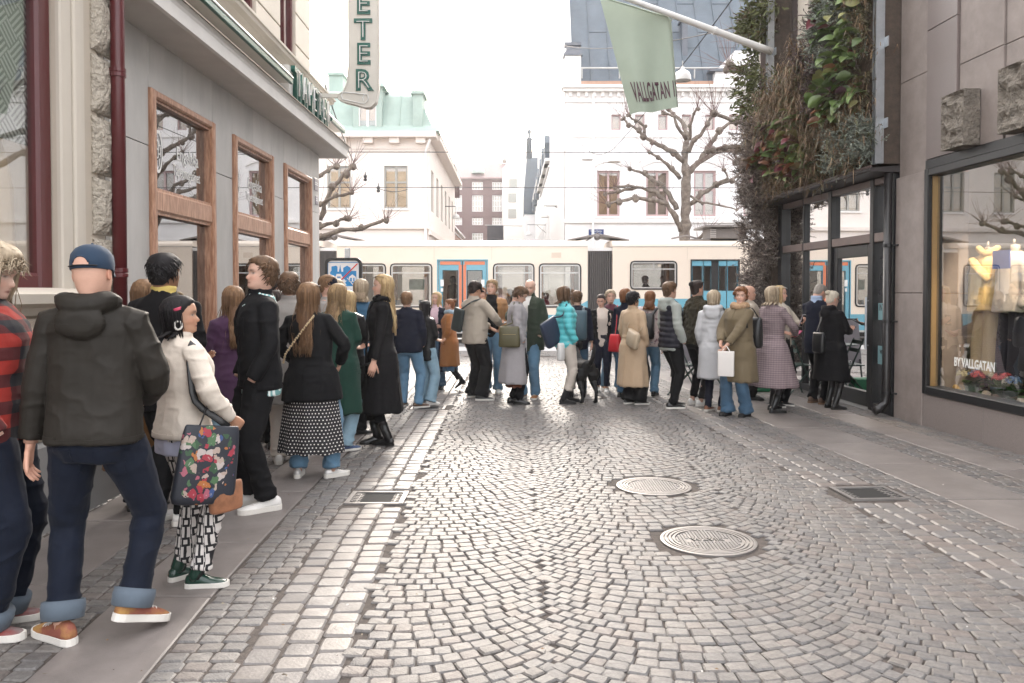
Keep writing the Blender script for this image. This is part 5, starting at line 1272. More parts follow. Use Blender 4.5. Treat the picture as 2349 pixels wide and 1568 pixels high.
for (x0, x1, k) in cars:
 holes = []
 for (a, b) in wins[k]:
  zt, zb = (tz(607), tz(704)) if k != 'b' else (tz(601), tz(663))
  holes.append((tu(a), zb, tu(b), zt))
 d = doors[k]
 if d: holes.append((tu(d[0]), .34, tu(d[1]), tz(598)))
 # side wall: cream above, blue below
 zblue = tz(723) if k != 'b' else tz(686)
 for (mat_, z0, z1, nm) in ((m_tcream, zblue, ZR-.16, 'body'), (m_tblue, ZB, zblue, 'body')):
  mb = MB(); hs = []
  for h in holes:
   lo, hi = max(h[1], z0), min(h[3], z1)
   if hi > lo: hs.append((h[0], lo, h[2], hi))
  wall_holes(mb, FT_, x0, x1, z0, z1, hs, .05); mb.obj(nm, mat_, tram)
 FTb = fr((0, YT+TW, 0), (1, 0, 0), (0, 1, 0)); hb = [h for h in holes if h[1] > .6]
 mb = MB(); wall_holes(mb, FTb, x0, x1, ZB, ZR-.16, hb, .05); mb.obj('body', m_tcream, tram)
 # rounded roof
 mb = MB(); prof = [(0, ZR-.16), (.02, ZR-.08), (.10, ZR-.02), (.3, ZR+.02), (1.25, ZR+.06), (TW-.3, ZR+.02), (TW-.02, ZR-.08), (TW, ZR-.16)]
 mb.loft([[(x_, YT+y_, z_) for y_, z_ in prof] for x_ in (x0, x1)]); mb.obj('roof', m_tcream, tram, False)
 mb = MB(); mb.box((x0, ZR-.172, -.01), (x1, ZR-.155, .015), FT_); mb.obj('rain_gutter', m_alu, tram)
 mb = MB(); mb.box((x0, .30, -TW), (x1, .36, -.06), FT_); mb.box((x0, 2.7, -TW+.06), (x1, 2.75, -.06), FT_); mb.obj('interior', m_tinA, tram)
 mb = MB(); mb.box((x0, .36, -TW+.051), (x0+.03, 2.7, -.051), FT_); mb.box((x1-.03, .36, -TW+.051), (x1, 2.7, -.051), FT_); mb.obj('end_wall', m_tinO, tram)
 mb = MB()
 for (a, b) in wins[k]:
  for c in (tu(a)+.02, tu(b)-.25): mb.box((c, .4, -.65), (c+.10, 2.6, -.30), FT_)
 mb.obj('partition', m_tinO, tram)
 for (a, b) in wins[k]:
  for c in np.arange(tu(a)+.05, tu(b), .75):
   st_ = MB(); st_.box((c, .75, -.95), (c+.42, .83, -.25), FT_, bev=.03); st_.box((c, .83, -.95), (c+.08, 1.30, -.25), FT_, bev=.03); st_.obj('seat', M('tram_seat', (.10, .16, .24), .8, .1), tram)
 for h, (a, b) in zip(holes, wins[k]):
  u0, v0, u1, v1 = h; mb = MB();
  def rr_ring(ins, n_, rr_=.10):
   pts = []
   for (cx, cz, a0) in ((u1-rr_, v1-rr_, 0), (u0+rr_, v1-rr_, 90), (u0+rr_, v0+rr_, 180), (u1-rr_, v0+rr_, 270)):
    for q_ in (0, 30, 60, 90): pts.append((cx+(rr_-ins)*math.cos(R(a0+q_)), YT-n_, cz+(rr_-ins)*math.sin(R(a0+q_))))
   return pts
  mb.loft([rr_ring(-.03, .004), rr_ring(-.03, .016), rr_ring(.012, .016), rr_ring(.012, -.02)], False)
  wo = mb.obj('window', m_rub, tram)
  mb = MB(); mb.loft([rr_ring(.012, .012), rr_ring(.012, .020), rr_ring(.05, .020), rr_ring(.05, -.02)], False)
  zsp = v0+(v1-v0)*(.80 if k != 'b' else .73); mb.box((u0+.03, zsp-.02, -.02), (u1-.03, zsp+.02, .014), FT_)
  if k == 'b': mb.box(((u0+u1)/2-.02, zsp+.02, -.02), ((u0+u1)/2+.02, v1-.03, .012), FT_)
  mb.obj('frame', m_alu, wo)
  mb = MB(); mb.box((u0+.04, v0+.04, -.014), (u1-.04, v1-.04, -.009), FT_); mb.obj('pane', m_tglass, wo)
  # corner fillets so the opening is rounded
  mb = MB();
  for (cx, cz, sx, sz) in ((u1, v1, -1, -1), (u0, v1, 1, -1), (u0, v0, 1, 1), (u1, v0, -1, 1)):
   mb.add([(cx, YT-.002, cz), (cx+sx*.10, YT-.002, cz), (cx+sx*.03, YT-.002, cz+sz*.03), (cx, YT-.002, cz+sz*.10)], [[0, 1, 2], [0, 2, 3]])
  mb.obj('corner_fillet', m_rub, wo)
  hb_ = MB(); FTb_ = fr((0, YT+TW, 0), (1, 0, 0), (0, 1, 0)); hb_.box((u0, v0, -.03), (u1, v1, -.025), FTb_); hb_.obj('far_pane', m_tglass, wo)
 if d:
  u0, u1, zt = tu(d[0]), tu(d[1]), tz(598);
  mb = MB(); mb.box((u0-.03, zt, -.05), (u1+.03, zt+.03, .02), FT_); mb.box((u0-.03, .34, -.05), (u0, zt, .02), FT_); mb.box((u1, .34, -.05), (u1+.03, zt, .02), FT_); mb.obj('door_surround', m_tblue if k == 'a' else m_rub, tram)
  n_ = 2 if d[2] == 'o' else 4; w_ = (u1-u0)/n_
  for i in range(n_):
   a = u0+i*w_+.012; b = a+w_-.024; dm = MB(); gx = .20 if n_ == 2 else .11
   if n_ == 4 and i == 1: b -= .10
   if n_ == 4 and i == 2: a += .10
   g0, g1 = a+(b-a)*gx, b-(b-a)*gx
   gt = tz(622) if n_ == 2 else tz(612); gbm = tz(742) if n_ == 2 else tz(666)
   wall_holes(dm, fr((0, YT+.015, 0), (1, 0, 0), (0, -1, 0)), a, b, .36, zt-.01, [(g0, gbm, g1, gt)], .04)
   do_ = dm.obj('door', m_tblue, tram)
   q = MB(); q.box((g0, gbm, .0), (g1, gt, .006), fr((0, YT+.04, 0), (1, 0, 0), (0, -1, 0))); q.obj('pane', m_tglass, do_)
   q = MB(); e_ = .02
   for (p, r_, s_, t_) in ((g0-e_, g0, gbm-e_, gt+e_), (g1, g1+e_, gbm-e_, gt+e_), (g0, g1, gt, gt+e_), (g0, g1, gbm-e_, gbm)): q.box((p, s_, -.012), (r_, t_, -.005), FT_)
   q.obj('gasket', m_rub, do_)
   if n_ == 2:
    q = MB(); q.box((a+.05, zt-.13, -.014), (b-.05, zt-.03, -.004), FT_); ex = (b-.10, b-.012) if i == 0 else (a+.012, a+.10)
    q.box((ex[0], .5, -.014), (ex[1], zt-.131, -.004), FT_); q.obj('orange_edge', m_torange, do_)
    q = MB(); sx_ = a+.06 if i == 0 else b-.16
    q.box((sx_, 1.72, -.013), (sx_+.10, 1.92, -.003), FT_); q.box((sx_+.01, 1.56, -.013), (sx_+.08, 1.66, -.003), FT_); q.obj('notice', m_white, do_)
  if n_ == 4:
   q = MB(); c = (u0+u1)/2; q.box((c-.10, .36, -.06), (c+.10, zt-.02, -.03), FT_); q.obj('door_gap_rubber', m_rub, tram)
  else:
   q = MB(); c = (u0+u1)/2; q.box((c-.012, .36, -.06), (c+.012, zt-.02, .0), FT_); q.obj('door_gap_rubber', m_rub, tram)
 mb = MB(); mb.box((x0, .16, -TW), (x1, .30, -.10), FT_); mb.obj('underframe', m_rub, tram)
 mb = MB(); mb.box((x0+.02, .30, 0.0), (x1-.02, .36, .02), FT_); mb.obj('skirt_edge', m_alu, tram)
# slanted blue panel at the end of the left car
mb = MB(); mb.add([(tu(1290), YT-.006, tz(723)), (tu(1348), YT-.006, tz(723)), (tu(1348), YT-.006, tz(690))], [[0, 1, 2]]); mb.add([(tu(1290), YT-.001, tz(723)), (tu(1348), YT-.001, tz(723)), (tu(1348), YT-.001, tz(690))], [[2, 1, 0]]); mb.obj('blue_wedge', m_tblue, tram)
# bellows between the cars, pleat by pleat
for (x0, x1) in ((tu(1348), tu(1405)), (tu(733), tu(773))):
 n_ = 13; w_ = (x1-x0)/n_
 for i in range(n_):
  a = x0+i*w_; mb = MB(); dp = .10 if i % 2 else .0
  mb.loft([[(a, YT+.16, z_), (a+w_*.25, YT+.05, z_), (a+w_*.75, YT+.05, z_), (a+w_, YT+.16, z_), (a+w_, YT+2.4, z_), (a, YT+2.4, z_)] for z_ in (.25, ZR-.30)]); mb.obj('bellows_fold', m_bel, tram)
 mb = MB(); mb.box((x0, .3, -.5), (x1, ZR-.25, -.3), FT_); mb.obj('gangway', m_rub, tram)
 mb = MB(); mb.box((x0-.02, ZR-.30, -2.3), (x1+.02, ZR-.20, -.10), FT_); mb.obj('gangway_roof', m_white, tram)
 c = (x0+x1)/2
 mb = MB()
 for s_ in (-1, 1): mb.loft([[(c+s_*.10, YT+y_, ZR+.18), (c+s_*.95, YT+y_, ZR+.04), (c+s_*.95, YT+y_, ZR+.07), (c+s_*.10, YT+y_, ZR+.24)] for y_ in (.5, 1.8)])
 mb.obj('roof_fairing', M('roof_equipment', (.20, .18, .17), .6, .1), tram)
 mb = MB(); mb.tube([(c-.35, YT+.9, ZR+.05), (c-.12, YT+.9, ZR+.20), (c, YT+.9, ZR+.30), (c+.25, YT+.9, ZR+.15)], .025, 6); mb.ball((c, YT+.85, ZR+.16), .10, 10, 6); mb.obj('cable_joint', MATS['roof_equipment'], tram)
# rooftop grille box and pantograph foot on the right car
rb = MB(); q0, q1 = tu(1640), tu(1722); rb.box((q0, ZR+.10, -1.6), (q1, ZR+.42, -.5), FT_, bev=.02); rb.box((q0-.25, ZR+.44, -1.8), (q1+.30, ZR+.50, -.3), FT_); ro = rb.obj('resistor_box', MATS['roof_equipment'], tram)
for i in range(5):
 rb = MB(); rb.box((q0-.03, ZR+.13+i*.055, -.48), (q0+.14, ZR+.16+i*.055, -.45), FT_); rb.obj('vent_slat', m_alu, ro)
rb = MB(); rb.tube([P(1540, 548, YT+.8), P(1575, 541, YT+.8), P(1600, 548, YT+.8)], .03, 6); rb.box((tu(1595), ZR+.03, -1.0), (tu(1640), ZR+.10, -.6), FT_); rb.obj('roof_cable', MATS['roof_equipment'], tram)
for xx in (812, 890, 996, 1128, 1232, 1340, 1440, 1562, 1576, 1706):
 q = MB(); q.box((tu(xx)-.006, .40, .0005), (tu(xx)+.006, tz(745), .003), FT_) if xx not in (996, 1128, 1576, 1706) else q.box((tu(xx)-.005, tz(596), .0005), (tu(xx)+.005, ZR-.2, .003), FT_); q.obj('panel_joint', m_tinA, tram)
q = MB(); q.box((tu(778), tz(748), .0005), (tu(1002), tz(746), .003), FT_); q.box((tu(1120), tz(748), .0005), (tu(1345), tz(746), .003), FT_); q.obj('panel_joint', m_alu, tram)
text('lettering', '372', m_rub, (tu(1300), YT-.004, tz(575)), (1, 0, 0), (0, -1, 0), .16, tram, .001, .9) if False else None
# windscreen mirror like post behind the zone sign and small markings
q = MB(); q.box((tu(1440)+.9, tz(612), 0.001), (tu(1440)+1.0, tz(607), .004), FT_); q.obj('panel_seam', m_tinA, tram)
for (xx, y0_, y1_, mt_) in ((1860-262, 0, 0, None),):
 pass
q = MB(); q.box((tu(1265), tz(592), .001), (tu(1287), tz(580), .003), FT_); q.obj('panel_patch', M('patched_cream', (.66, .55, .45), .5, .03), tram)
# advert poster seen through the left window
q = MB(); q.box((tu(930), tz(665), -.9), (tu(970), tz(640), -.88), FT_); q.obj('poster', M('tram_poster', (.30, .42, .38), .6, .5, 3), tram)
# ================================================================== trees (pollarded limes)
m_bark = M('lime_bark', (.155, .125, .105), .9, .35, 7, 1.0, 26, dist=.03, col2=(.20, .17, .14))
m_twig = M('lime_twig', (.16, .095, .085), .8, .15, 8)
trg = np.random.RandomState(21)
def knobby(mb, pts, r0, r1, n=9):
 pts = [np.array(p, float) for p in pts]; out = []; rr = []
 for i in range(len(pts)-1):
  L_ = np.linalg.norm(pts[i+1]-pts[i]); k = max(2, int(L_/.16))
  for q in range(k): out.append(pts[i]*(1-q/k)+pts[i+1]*(q/k)+trg.normal(0, .016, 3)*(1 if (i or q) else 0))
 out.append(pts[-1]); m_ = len(out)
 for i in range(m_):
  t = i/(m_-1); rr.append((r0*(1-t)+r1*t)*.74*(1+.16*trg.normal()*.6))
 mb.tube(out, rr, n)
def twigs(mb, p, up, n=14, L_=.9):
 for i in range(n):
  d = np.array(up)+trg.normal(0, .55, 3); d /= np.linalg.norm(d); l_ = L_*trg.uniform(.4, 1.1); b = trg.normal(0, .12, 3)
  mb.tube([p, p+d*l_*.4+b*.15, p+d*l_*.75+b*.5+np.array((0, 0, .04)), p+d*l_+b+np.array((0, 0, .08))], [.0075, .006, .0045, .003], 3)
def pollard(label, Y, trunk, branches, r_tr, tw_L=.9, ntw=14, depth=1.2):
 t = thing('pollarded_tree', label, 'tree', (0, 0, 0))
 mb = MB()
 if trunk: knobby(mb, [P(x_, y_, Y) for x_, y_ in trunk], r_tr[0], r_tr[1], 12); mb.obj('trunk', m_bark, t, True)
 for b in branches:
  mb = MB(); y0 = b[2] if len(b) > 2 else 0; y1 = b[3] if len(b) > 3 else trg.uniform(-depth, depth)
  px = b[0]; n_ = len(px); pts = [P(x_, y_, Y+y0+(y1-y0)*i/(n_-1)) for i, (x_, y_) in enumerate(px)]
  knobby(mb, pts, b[1][0], b[1][1])
  e = pts[-1]; r = b[1][1]*1.5
  for q in range(3): mb.ball(e+trg.normal(0, r*.35, 3), r*trg.uniform(.7, 1.05), 8, 6, jit=.25)
  for i in range(1, n_-1):
   if trg.rand() < .8: mb.ball(pts[i]+trg.normal(0, .02, 3), b[1][0]*trg.uniform(.6, .95), 7, 5, jit=.3)
  bo = mb.obj('branch', m_bark, t, True)
  tm = MB(); d = e-pts[-2]; d /= np.linalg.norm(d); twigs(tm, e, d*.5+np.array((0, 0, .7)), ntw, tw_L)
  for i in range(1, n_):
   if trg.rand() < .6: twigs(tm, pts[i], np.array((0, 0, 1)), 3, tw_L*.8)
  tm.obj('twigs', m_twig, bo)
 return t
TYr = 28.0
pollard('bare pollarded lime tree standing behind the tram before the white house', TYr,
        [(1568, 700), (1569, 600), (1571, 540), (1573, 470), (1574, 420), (1572, 380)], [
        ([(1572, 385), (1571, 350), (1577, 310), (1566, 280), (1544, 262), (1534, 250)], (.17, .06)),
        ([(1568, 370), (1545, 352), (1520, 338), (1498, 328), (1478, 315), (1466, 300), (1440, 285), (1430, 272)], (.14, .05)),
        ([(1478, 315), (1480, 290), (1460, 278), (1442, 264)], (.08, .05)),
        ([(1578, 350), (1590, 322), (1608, 310), (1622, 285), (1634, 262)], (.13, .05)),
        ([(1576, 400), (1600, 375), (1625, 340), (1650, 300), (1680, 280), (1695, 276)], (.15, .055)),
        ([(1600, 375), (1640, 350), (1690, 345), (1740, 335)], (.12, .07)),
        ([(1560, 410), (1540, 385), (1510, 362), (1490, 350)], (.12, .05)),
        ([(1574, 320), (1560, 300), (1546, 268), (1520, 258)], (.09, .05)),
        ([(1582, 322), (1584, 290), (1592, 262), (1600, 250)], (.08, .05)),
        ([(1564, 530), (1550, 500), (1530, 470), (1500, 460), (1460, 455), (1420, 462), (1395, 470)], (.15, .05)),
        ([(1552, 480), (1535, 445), (1510, 420), (1478, 400), (1446, 388)], (.13, .055)),
        ([(1530, 470), (1505, 440), (1460, 430), (1420, 440), (1388, 445)], (.12, .05)),
        ([(1460, 430), (1440, 425), (1410, 432)], (.07, .045)),
        ([(1582, 470), (1610, 445), (1640, 425), (1680, 415), (1700, 395)], (.13, .05)),
        ([(1640, 425), (1668, 410), (1660, 390)], (.07, .045)),
        ([(1584, 450), (1610, 465), (1650, 470), (1690, 482)], (.06, .03)),
        ([(1576, 560), (1600, 552), (1615, 538), (1623, 530)], (.10, .06)),
        ], (.30, .21), .9, 13)
pollard('bare pollarded lime branches reaching in from behind the slate corner on the left', 19.5, None, [
        ([(650, 520), (735, 500), (762, 430), (790, 400), (806, 382)], (.11, .055), 0, .2),
        ([(640, 440), (735, 405), (752, 392), (771, 380)], (.08, .05), 0, .5),
        ([(650, 480), (735, 468), (770, 450), (806, 442)], (.08, .045), 0, -.4),
        ([(640, 560), (735, 545), (780, 530), (830, 525), (870, 510), (884, 506)], (.10, .05), 0, -.3),
        ([(640, 555), (735, 520), (770, 512), (800, 502)], (.10, .06), 0, .3),
        ], (.2, .2), .6, 16)
pollard('bare pollarded lime branches reaching in behind the green wall on the right', 22.0, None, [
        ([(1860, 330), (1760, 300), (1720, 290), (1690, 280), (1640, 262)], (.13, .06), 0, -.3),
        ([(1860, 260), (1780, 200), (1735, 180), (1700, 160), (1672, 150)], (.16, .09), 0, -.4),
        ([(1860, 150), (1780, 110), (1740, 100), (1710, 92)], (.12, .07), 0, .3),
        ([(1860, 400), (1760, 350), (1700, 338), (1660, 340), (1636, 345)], (.13, .07), 0, .2),
        ([(1760, 350), (1720, 362), (1690, 372)], (.08, .07), 0, .2),
        ], (.2, .2), 1.1, 22)
# ================================================================== people
def lerp(a, b, t): return np.asarray(a, float)*(1-t)+np.asarray(b, float)*t
def ik(a, c, l1, l2, pole):
 a = np.array(a, float); c = np.array(c, float); d = c-a; L = np.linalg.norm(d)
 if L > (l1+l2)*.998:
  c = a+d/L*(l1+l2)*.998; d = c-a; L = np.linalg.norm(d)
 x = (l1*l1-l2*l2+L*L)/(2*L); h = math.sqrt(max(l1*l1-x*x, 1e-6))
 u = d/L; p = np.array(pole, float); p = p-u*np.dot(p, u); p /= (np.linalg.norm(p)+1e-9)
 return a+u*x+p*h, c
def rotz(a): return np.array(((math.cos(a), -math.sin(a), 0), (math.sin(a), math.cos(a), 0), (0, 0, 1.0)))
def rotx(a): return np.array(((1.0, 0, 0), (0, math.cos(a), -math.sin(a)), (0, math.sin(a), math.cos(a))))
def ell(c, rx, ry, n=24, e=2.0, R3=None):
 th = np.arange(n)*2*np.pi/n
 ct, st = np.cos(th), np.sin(th)
 x = np.sign(ct)*np.abs(ct)**(2/e)*rx; y = np.sign(st)*np.abs(st)**(2/e)*ry
 q = np.stack([x, y, np.zeros(n)], 1)
 if R3 is not None: q = q@R3.T
 return q+np.asarray(c, float)
# head rings: z above chin, front y, back y, half width
HEADR = np.array([
        (-.055, .038, -.066, .053), (-.030, .040, -.068, .052), (-.008, .050, -.072, .053), (.002, .074, -.076, .046), (.012, .088, -.079, .051),
        (.024, .092, -.083, .058), (.036, .0915, -.086, .0625), (.045, .0925, -.089, .065), (.055, .0925, -.092, .067), (.064, .0920, -.095, .069),
        (.073, .0915, -.098, .0705), (.084, .0905, -.100, .072), (.095, .0885, -.102, .0735), (.105, .087, -.104, .0745), (.115, .087, -.106, .0755),
        (.125, .0905, -.107, .0765), (.135, .094, -.108, .077), (.148, .0935, -.108, .0775), (.162, .091, -.107, .077), (.178, .085, -.103, .074),
        (.194, .075, -.095, .068), (.208, .060, -.080, .057), (.219, .040, -.058, .042), (.226, .018, -.034, .024)])
_t = np.linspace(0, 1, 49)[:-1]
_u = _t-.5
HTH = np.pi/2+np.pi*2*(np.sign(_u)*np.abs(2*_u)**1.55*.5)        # dense around the front (+Y)
HN = len(HTH)
def head_grid(wid=1.0, jaw=1.0):
 V = []
 for (z, f, b, hw) in HEADR:
  cy = (f*.45+b*.55);
  ct, st = np.cos(HTH), np.sin(HTH)
  e = 2.25
  x = np.sign(ct)*np.abs(ct)**(2/e)*hw*wid*(jaw if 0 < z < .06 else 1)
  sy = np.sign(st)*np.abs(st)**(2/e)
  y = np.where(st > 0, sy*(f-cy), sy*(cy-b))+cy
  V.append(np.stack([x, y, np.full(HN, z)], 1))
 V = np.array(V)
 x, y, z = V[..., 0], V[..., 1], V[..., 2]
 front = (y > .02)
 def g(cx, cz, sx, sz): return np.exp(-((x-cx)/sx)**2-((z-cz)/sz)**2)*front
 d = .024*np.exp(-(x/.0125)**2)*np.where(z < .078, np.exp(-((z-.078)/.010)**2), np.exp(-((z-.078)/.026)**2))*front
 d = d+.006*g(0, .052, .02, .006)+.006*g(0, .040, .018, .006)-.004*g(0, .0455, .02, .003)+.006*g(0, .012, .022, .012)
 d = d-.009*g(.032, .114, .016, .010)-.009*g(-.032, .114, .016, .010)+.0045*g(.032, .133, .022, .007)+.0045*g(-.032, .133, .022, .007)
 d = d+.004*g(.04, .085, .02, .02)+.004*g(-.04, .085, .02, .02)
 V[..., 1] += d
 return V
def head_colors(V, skin, lips, brow, eye=(.06, .04, .03), beard=None, smile=0, glasses=0):
 x, y, z = V[..., 0], V[..., 1], V[..., 2]
 C = np.ones(V.shape)*np.array(skin)
 fr_ = y > .03
 def put(m, c, a=1.0):
  m = (m*fr_*a)[..., None]; C[:] = C*(1-m)+np.array(c)*m
 put(np.exp(-((np.abs(x)-.042)/.022)**2-((z-.078)/.02)**2), np.array(skin)*np.array((1.05, .78, .72)), .5)
 put(np.exp(-(x/.014)**2-((z-.076)/.01)**2), np.array(skin)*np.array((1.0, .78, .72)), .5)
 if beard is not None:
  put(((z < .06) & (z > -.012)).astype(float)*np.clip((.062-z)/.02, 0, 1), beard, .55)
 zl = .0455+smile*np.clip(np.abs(x)/.025, 0, 1.2)**2*.008
 put(np.exp(-(np.abs(x)/.0215)**6-((z-zl)/.0075)**4), lips, .9)
 put(np.exp(-(np.abs(x)/.020)**4-((z-zl)/.0024)**2), (.16, .05, .045) if not smile > 1 else (.75, .72, .68), .9)
 put(np.exp(-((np.abs(x)-.033)/.020)**4-((z-.1335+.15*np.clip(np.abs(x)-.033, 0, 1))/.0045)**2), brow, .85)
 put(np.exp(-((np.abs(x)-.032)/.0145)**4-((z-.1145)/.0062)**2), (.55, .52, .48), .75)
 put(np.exp(-((np.abs(x)-.032)/.0065)**2-((z-.1145)/.0065)**2), eye, 1.0)
 put(np.exp(-((np.abs(x)-.033)/.0165)**4-((z-.1205)/.0026)**2), (.05, .035, .03), .85)
 return C
def hand_loft(mb, wrist, d, palm_n, side, col, curl=.5, s=1.0):
 """wrist point, d finger direction, palm_n palm normal, side=+1 right/-1 left"""
 d = np.array(d, float); d /= np.linalg.norm(d); pn = np.array(palm_n, float); pn = pn-d*np.dot(d, pn); pn /= np.linalg.norm(pn)+1e-9
 t = np.cross(d, pn)*side     # towards the thumb
 W = np.array(wrist, float)
 def ring(c, a, b, n=10):
  th = np.arange(n)*2*np.pi/n
  return c+np.outer(np.cos(th)*a*s, t)+np.outer(np.sin(th)*b*s, pn)
 mb.loft([ring(W-d*.03*s, .026, .021), ring(W, .027, .018), ring(W+d*.03*s, .036, .016), ring(W+d*.07*s, .041, .015), ring(W+d*.092*s, .038, .012)], True, 0, col)
 for k, (o, L) in enumerate(((.028, .072), (.0095, .080), (-.0095, .074), (-.028, .058))):
  p = W+d*.085*s+t*o*s; dd = d.copy(); pts = [p-d*.02*s, p]; c = curl*(.8+.15*k)
  for q in (.42, .32, .26):
   ca, sa = math.cos(c), math.sin(c); dd = dd*ca+pn*sa*1.0; dd /= np.linalg.norm(dd)
   p = p+dd*L*q*s; pts.append(p)
  mb.tube(pts, [.0088*s, .0090*s, .0085*s, .0078*s, .0055*s], 6, 0, col)
 p = W+d*.02*s+t*.026*s
 dd = d*.75+t*.6+pn*.25; dd /= np.linalg.norm(dd); pts = [W+d*.005*s+t*.012*s, p]
 for q in (.040, .032, .026):
  p = p+dd*q*s; pts.append(p); dd = dd+d*.25+pn*.2*curl; dd /= np.linalg.norm(dd)
 mb.tube(pts, [.013*s, .0125*s, .0105*s, .0092*s, .0065*s], 6, 0, col)
def remesh(mb, voxel, smooth=4, name='g', dec=1.0):
 me = mb.mesh(name, [])
 ob = bpy.data.objects.new('tmp', me)
 m = ob.modifiers.new('r', 'REMESH'); m.mode = 'VOXEL'; m.voxel_size = voxel; m.use_smooth_shade = True
 if smooth:
  q = ob.modifiers.new('s', 'SMOOTH'); q.factor = .5; q.iterations = smooth
 out = eval_mesh(ob)
 bpy.data.objects.remove(ob); bpy.data.meshes.remove(me)
 out.name = name
 return out
def get_v(me):
 v = np.empty(len(me.vertices)*3); me.vertices.foreach_get('co', v); return v.reshape(-1, 3)
def get_n(me):
 v = np.empty(len(me.vertices)*3); me.vertices.foreach_get('normal', v); return v.reshape(-1, 3)
def set_v(me, v): me.vertices.foreach_set('co', np.ascontiguousarray(v).ravel()); me.update()
def cut_faces(me, mask_v, keep_shell=.012):
 import bmesh
 bm = bmesh.new(); bm.from_mesh(me); bm.verts.ensure_lookup_table()
 bmesh.ops.delete(bm, geom=[v for v, k in zip(list(bm.verts), mask_v) if k], context='VERTS')
 bm.to_mesh(me); bm.free()
 ob = bpy.data.objects.new('tmp', me); q = ob.modifiers.new('s', 'SOLIDIFY'); q.thickness = keep_shell; q.offset = -1
 out = eval_mesh(ob); bpy.data.objects.remove(ob)
 return out
SKIN = {'fair': (.60, .37, .28), 'pale': (.66, .44, .35), 'tan': (.46, .26, .17), 'brown': (.28, .15, .09), 'red': (.55, .325, .24)}
HAIR = {'blonde': ((.50, .36, .19), (.30, .20, .10)), 'dblonde': ((.34, .23, .12), (.17, .11, .06)), 'brown': ((.14, .08, .045), (.06, .035, .02)),
  'lbrown': ((.24, .14, .075), (.12, .065, .035)), 'dark': ((.035, .022, .017), (.014, .010, .009)), 'black': ((.014, .012, .013), (.006, .005, .006)),
  'auburn': ((.22, .095, .04), (.11, .045, .02)), 'grey': ((.30, .27, .24), (.16, .14, .12)), 'white': ((.62, .55, .45), (.42, .36, .28)),
  'gblonde': ((.42, .34, .24), (.24, .18, .12))}
def skin_mat(): return M('skin', (.6, .4, .3), .48, .06, 25, .08, 180, attr='Col', spec=.4)
def hair_mat(): return M('hair', (.1, .07, .05), .58, .28, 30, .5, 260, attr='Col', spec=.25, stretch=(3, 3, .5), dist=.003)
def zline(y):
 return np.interp(y, [-.115, -.06, -.035, -.012, .006, .02, .035, .05, .065, .085, .10], [.012, .022, .05, .085, .085, .118, .142, .160, .172, .182, .186])
V_NEAR = [False]
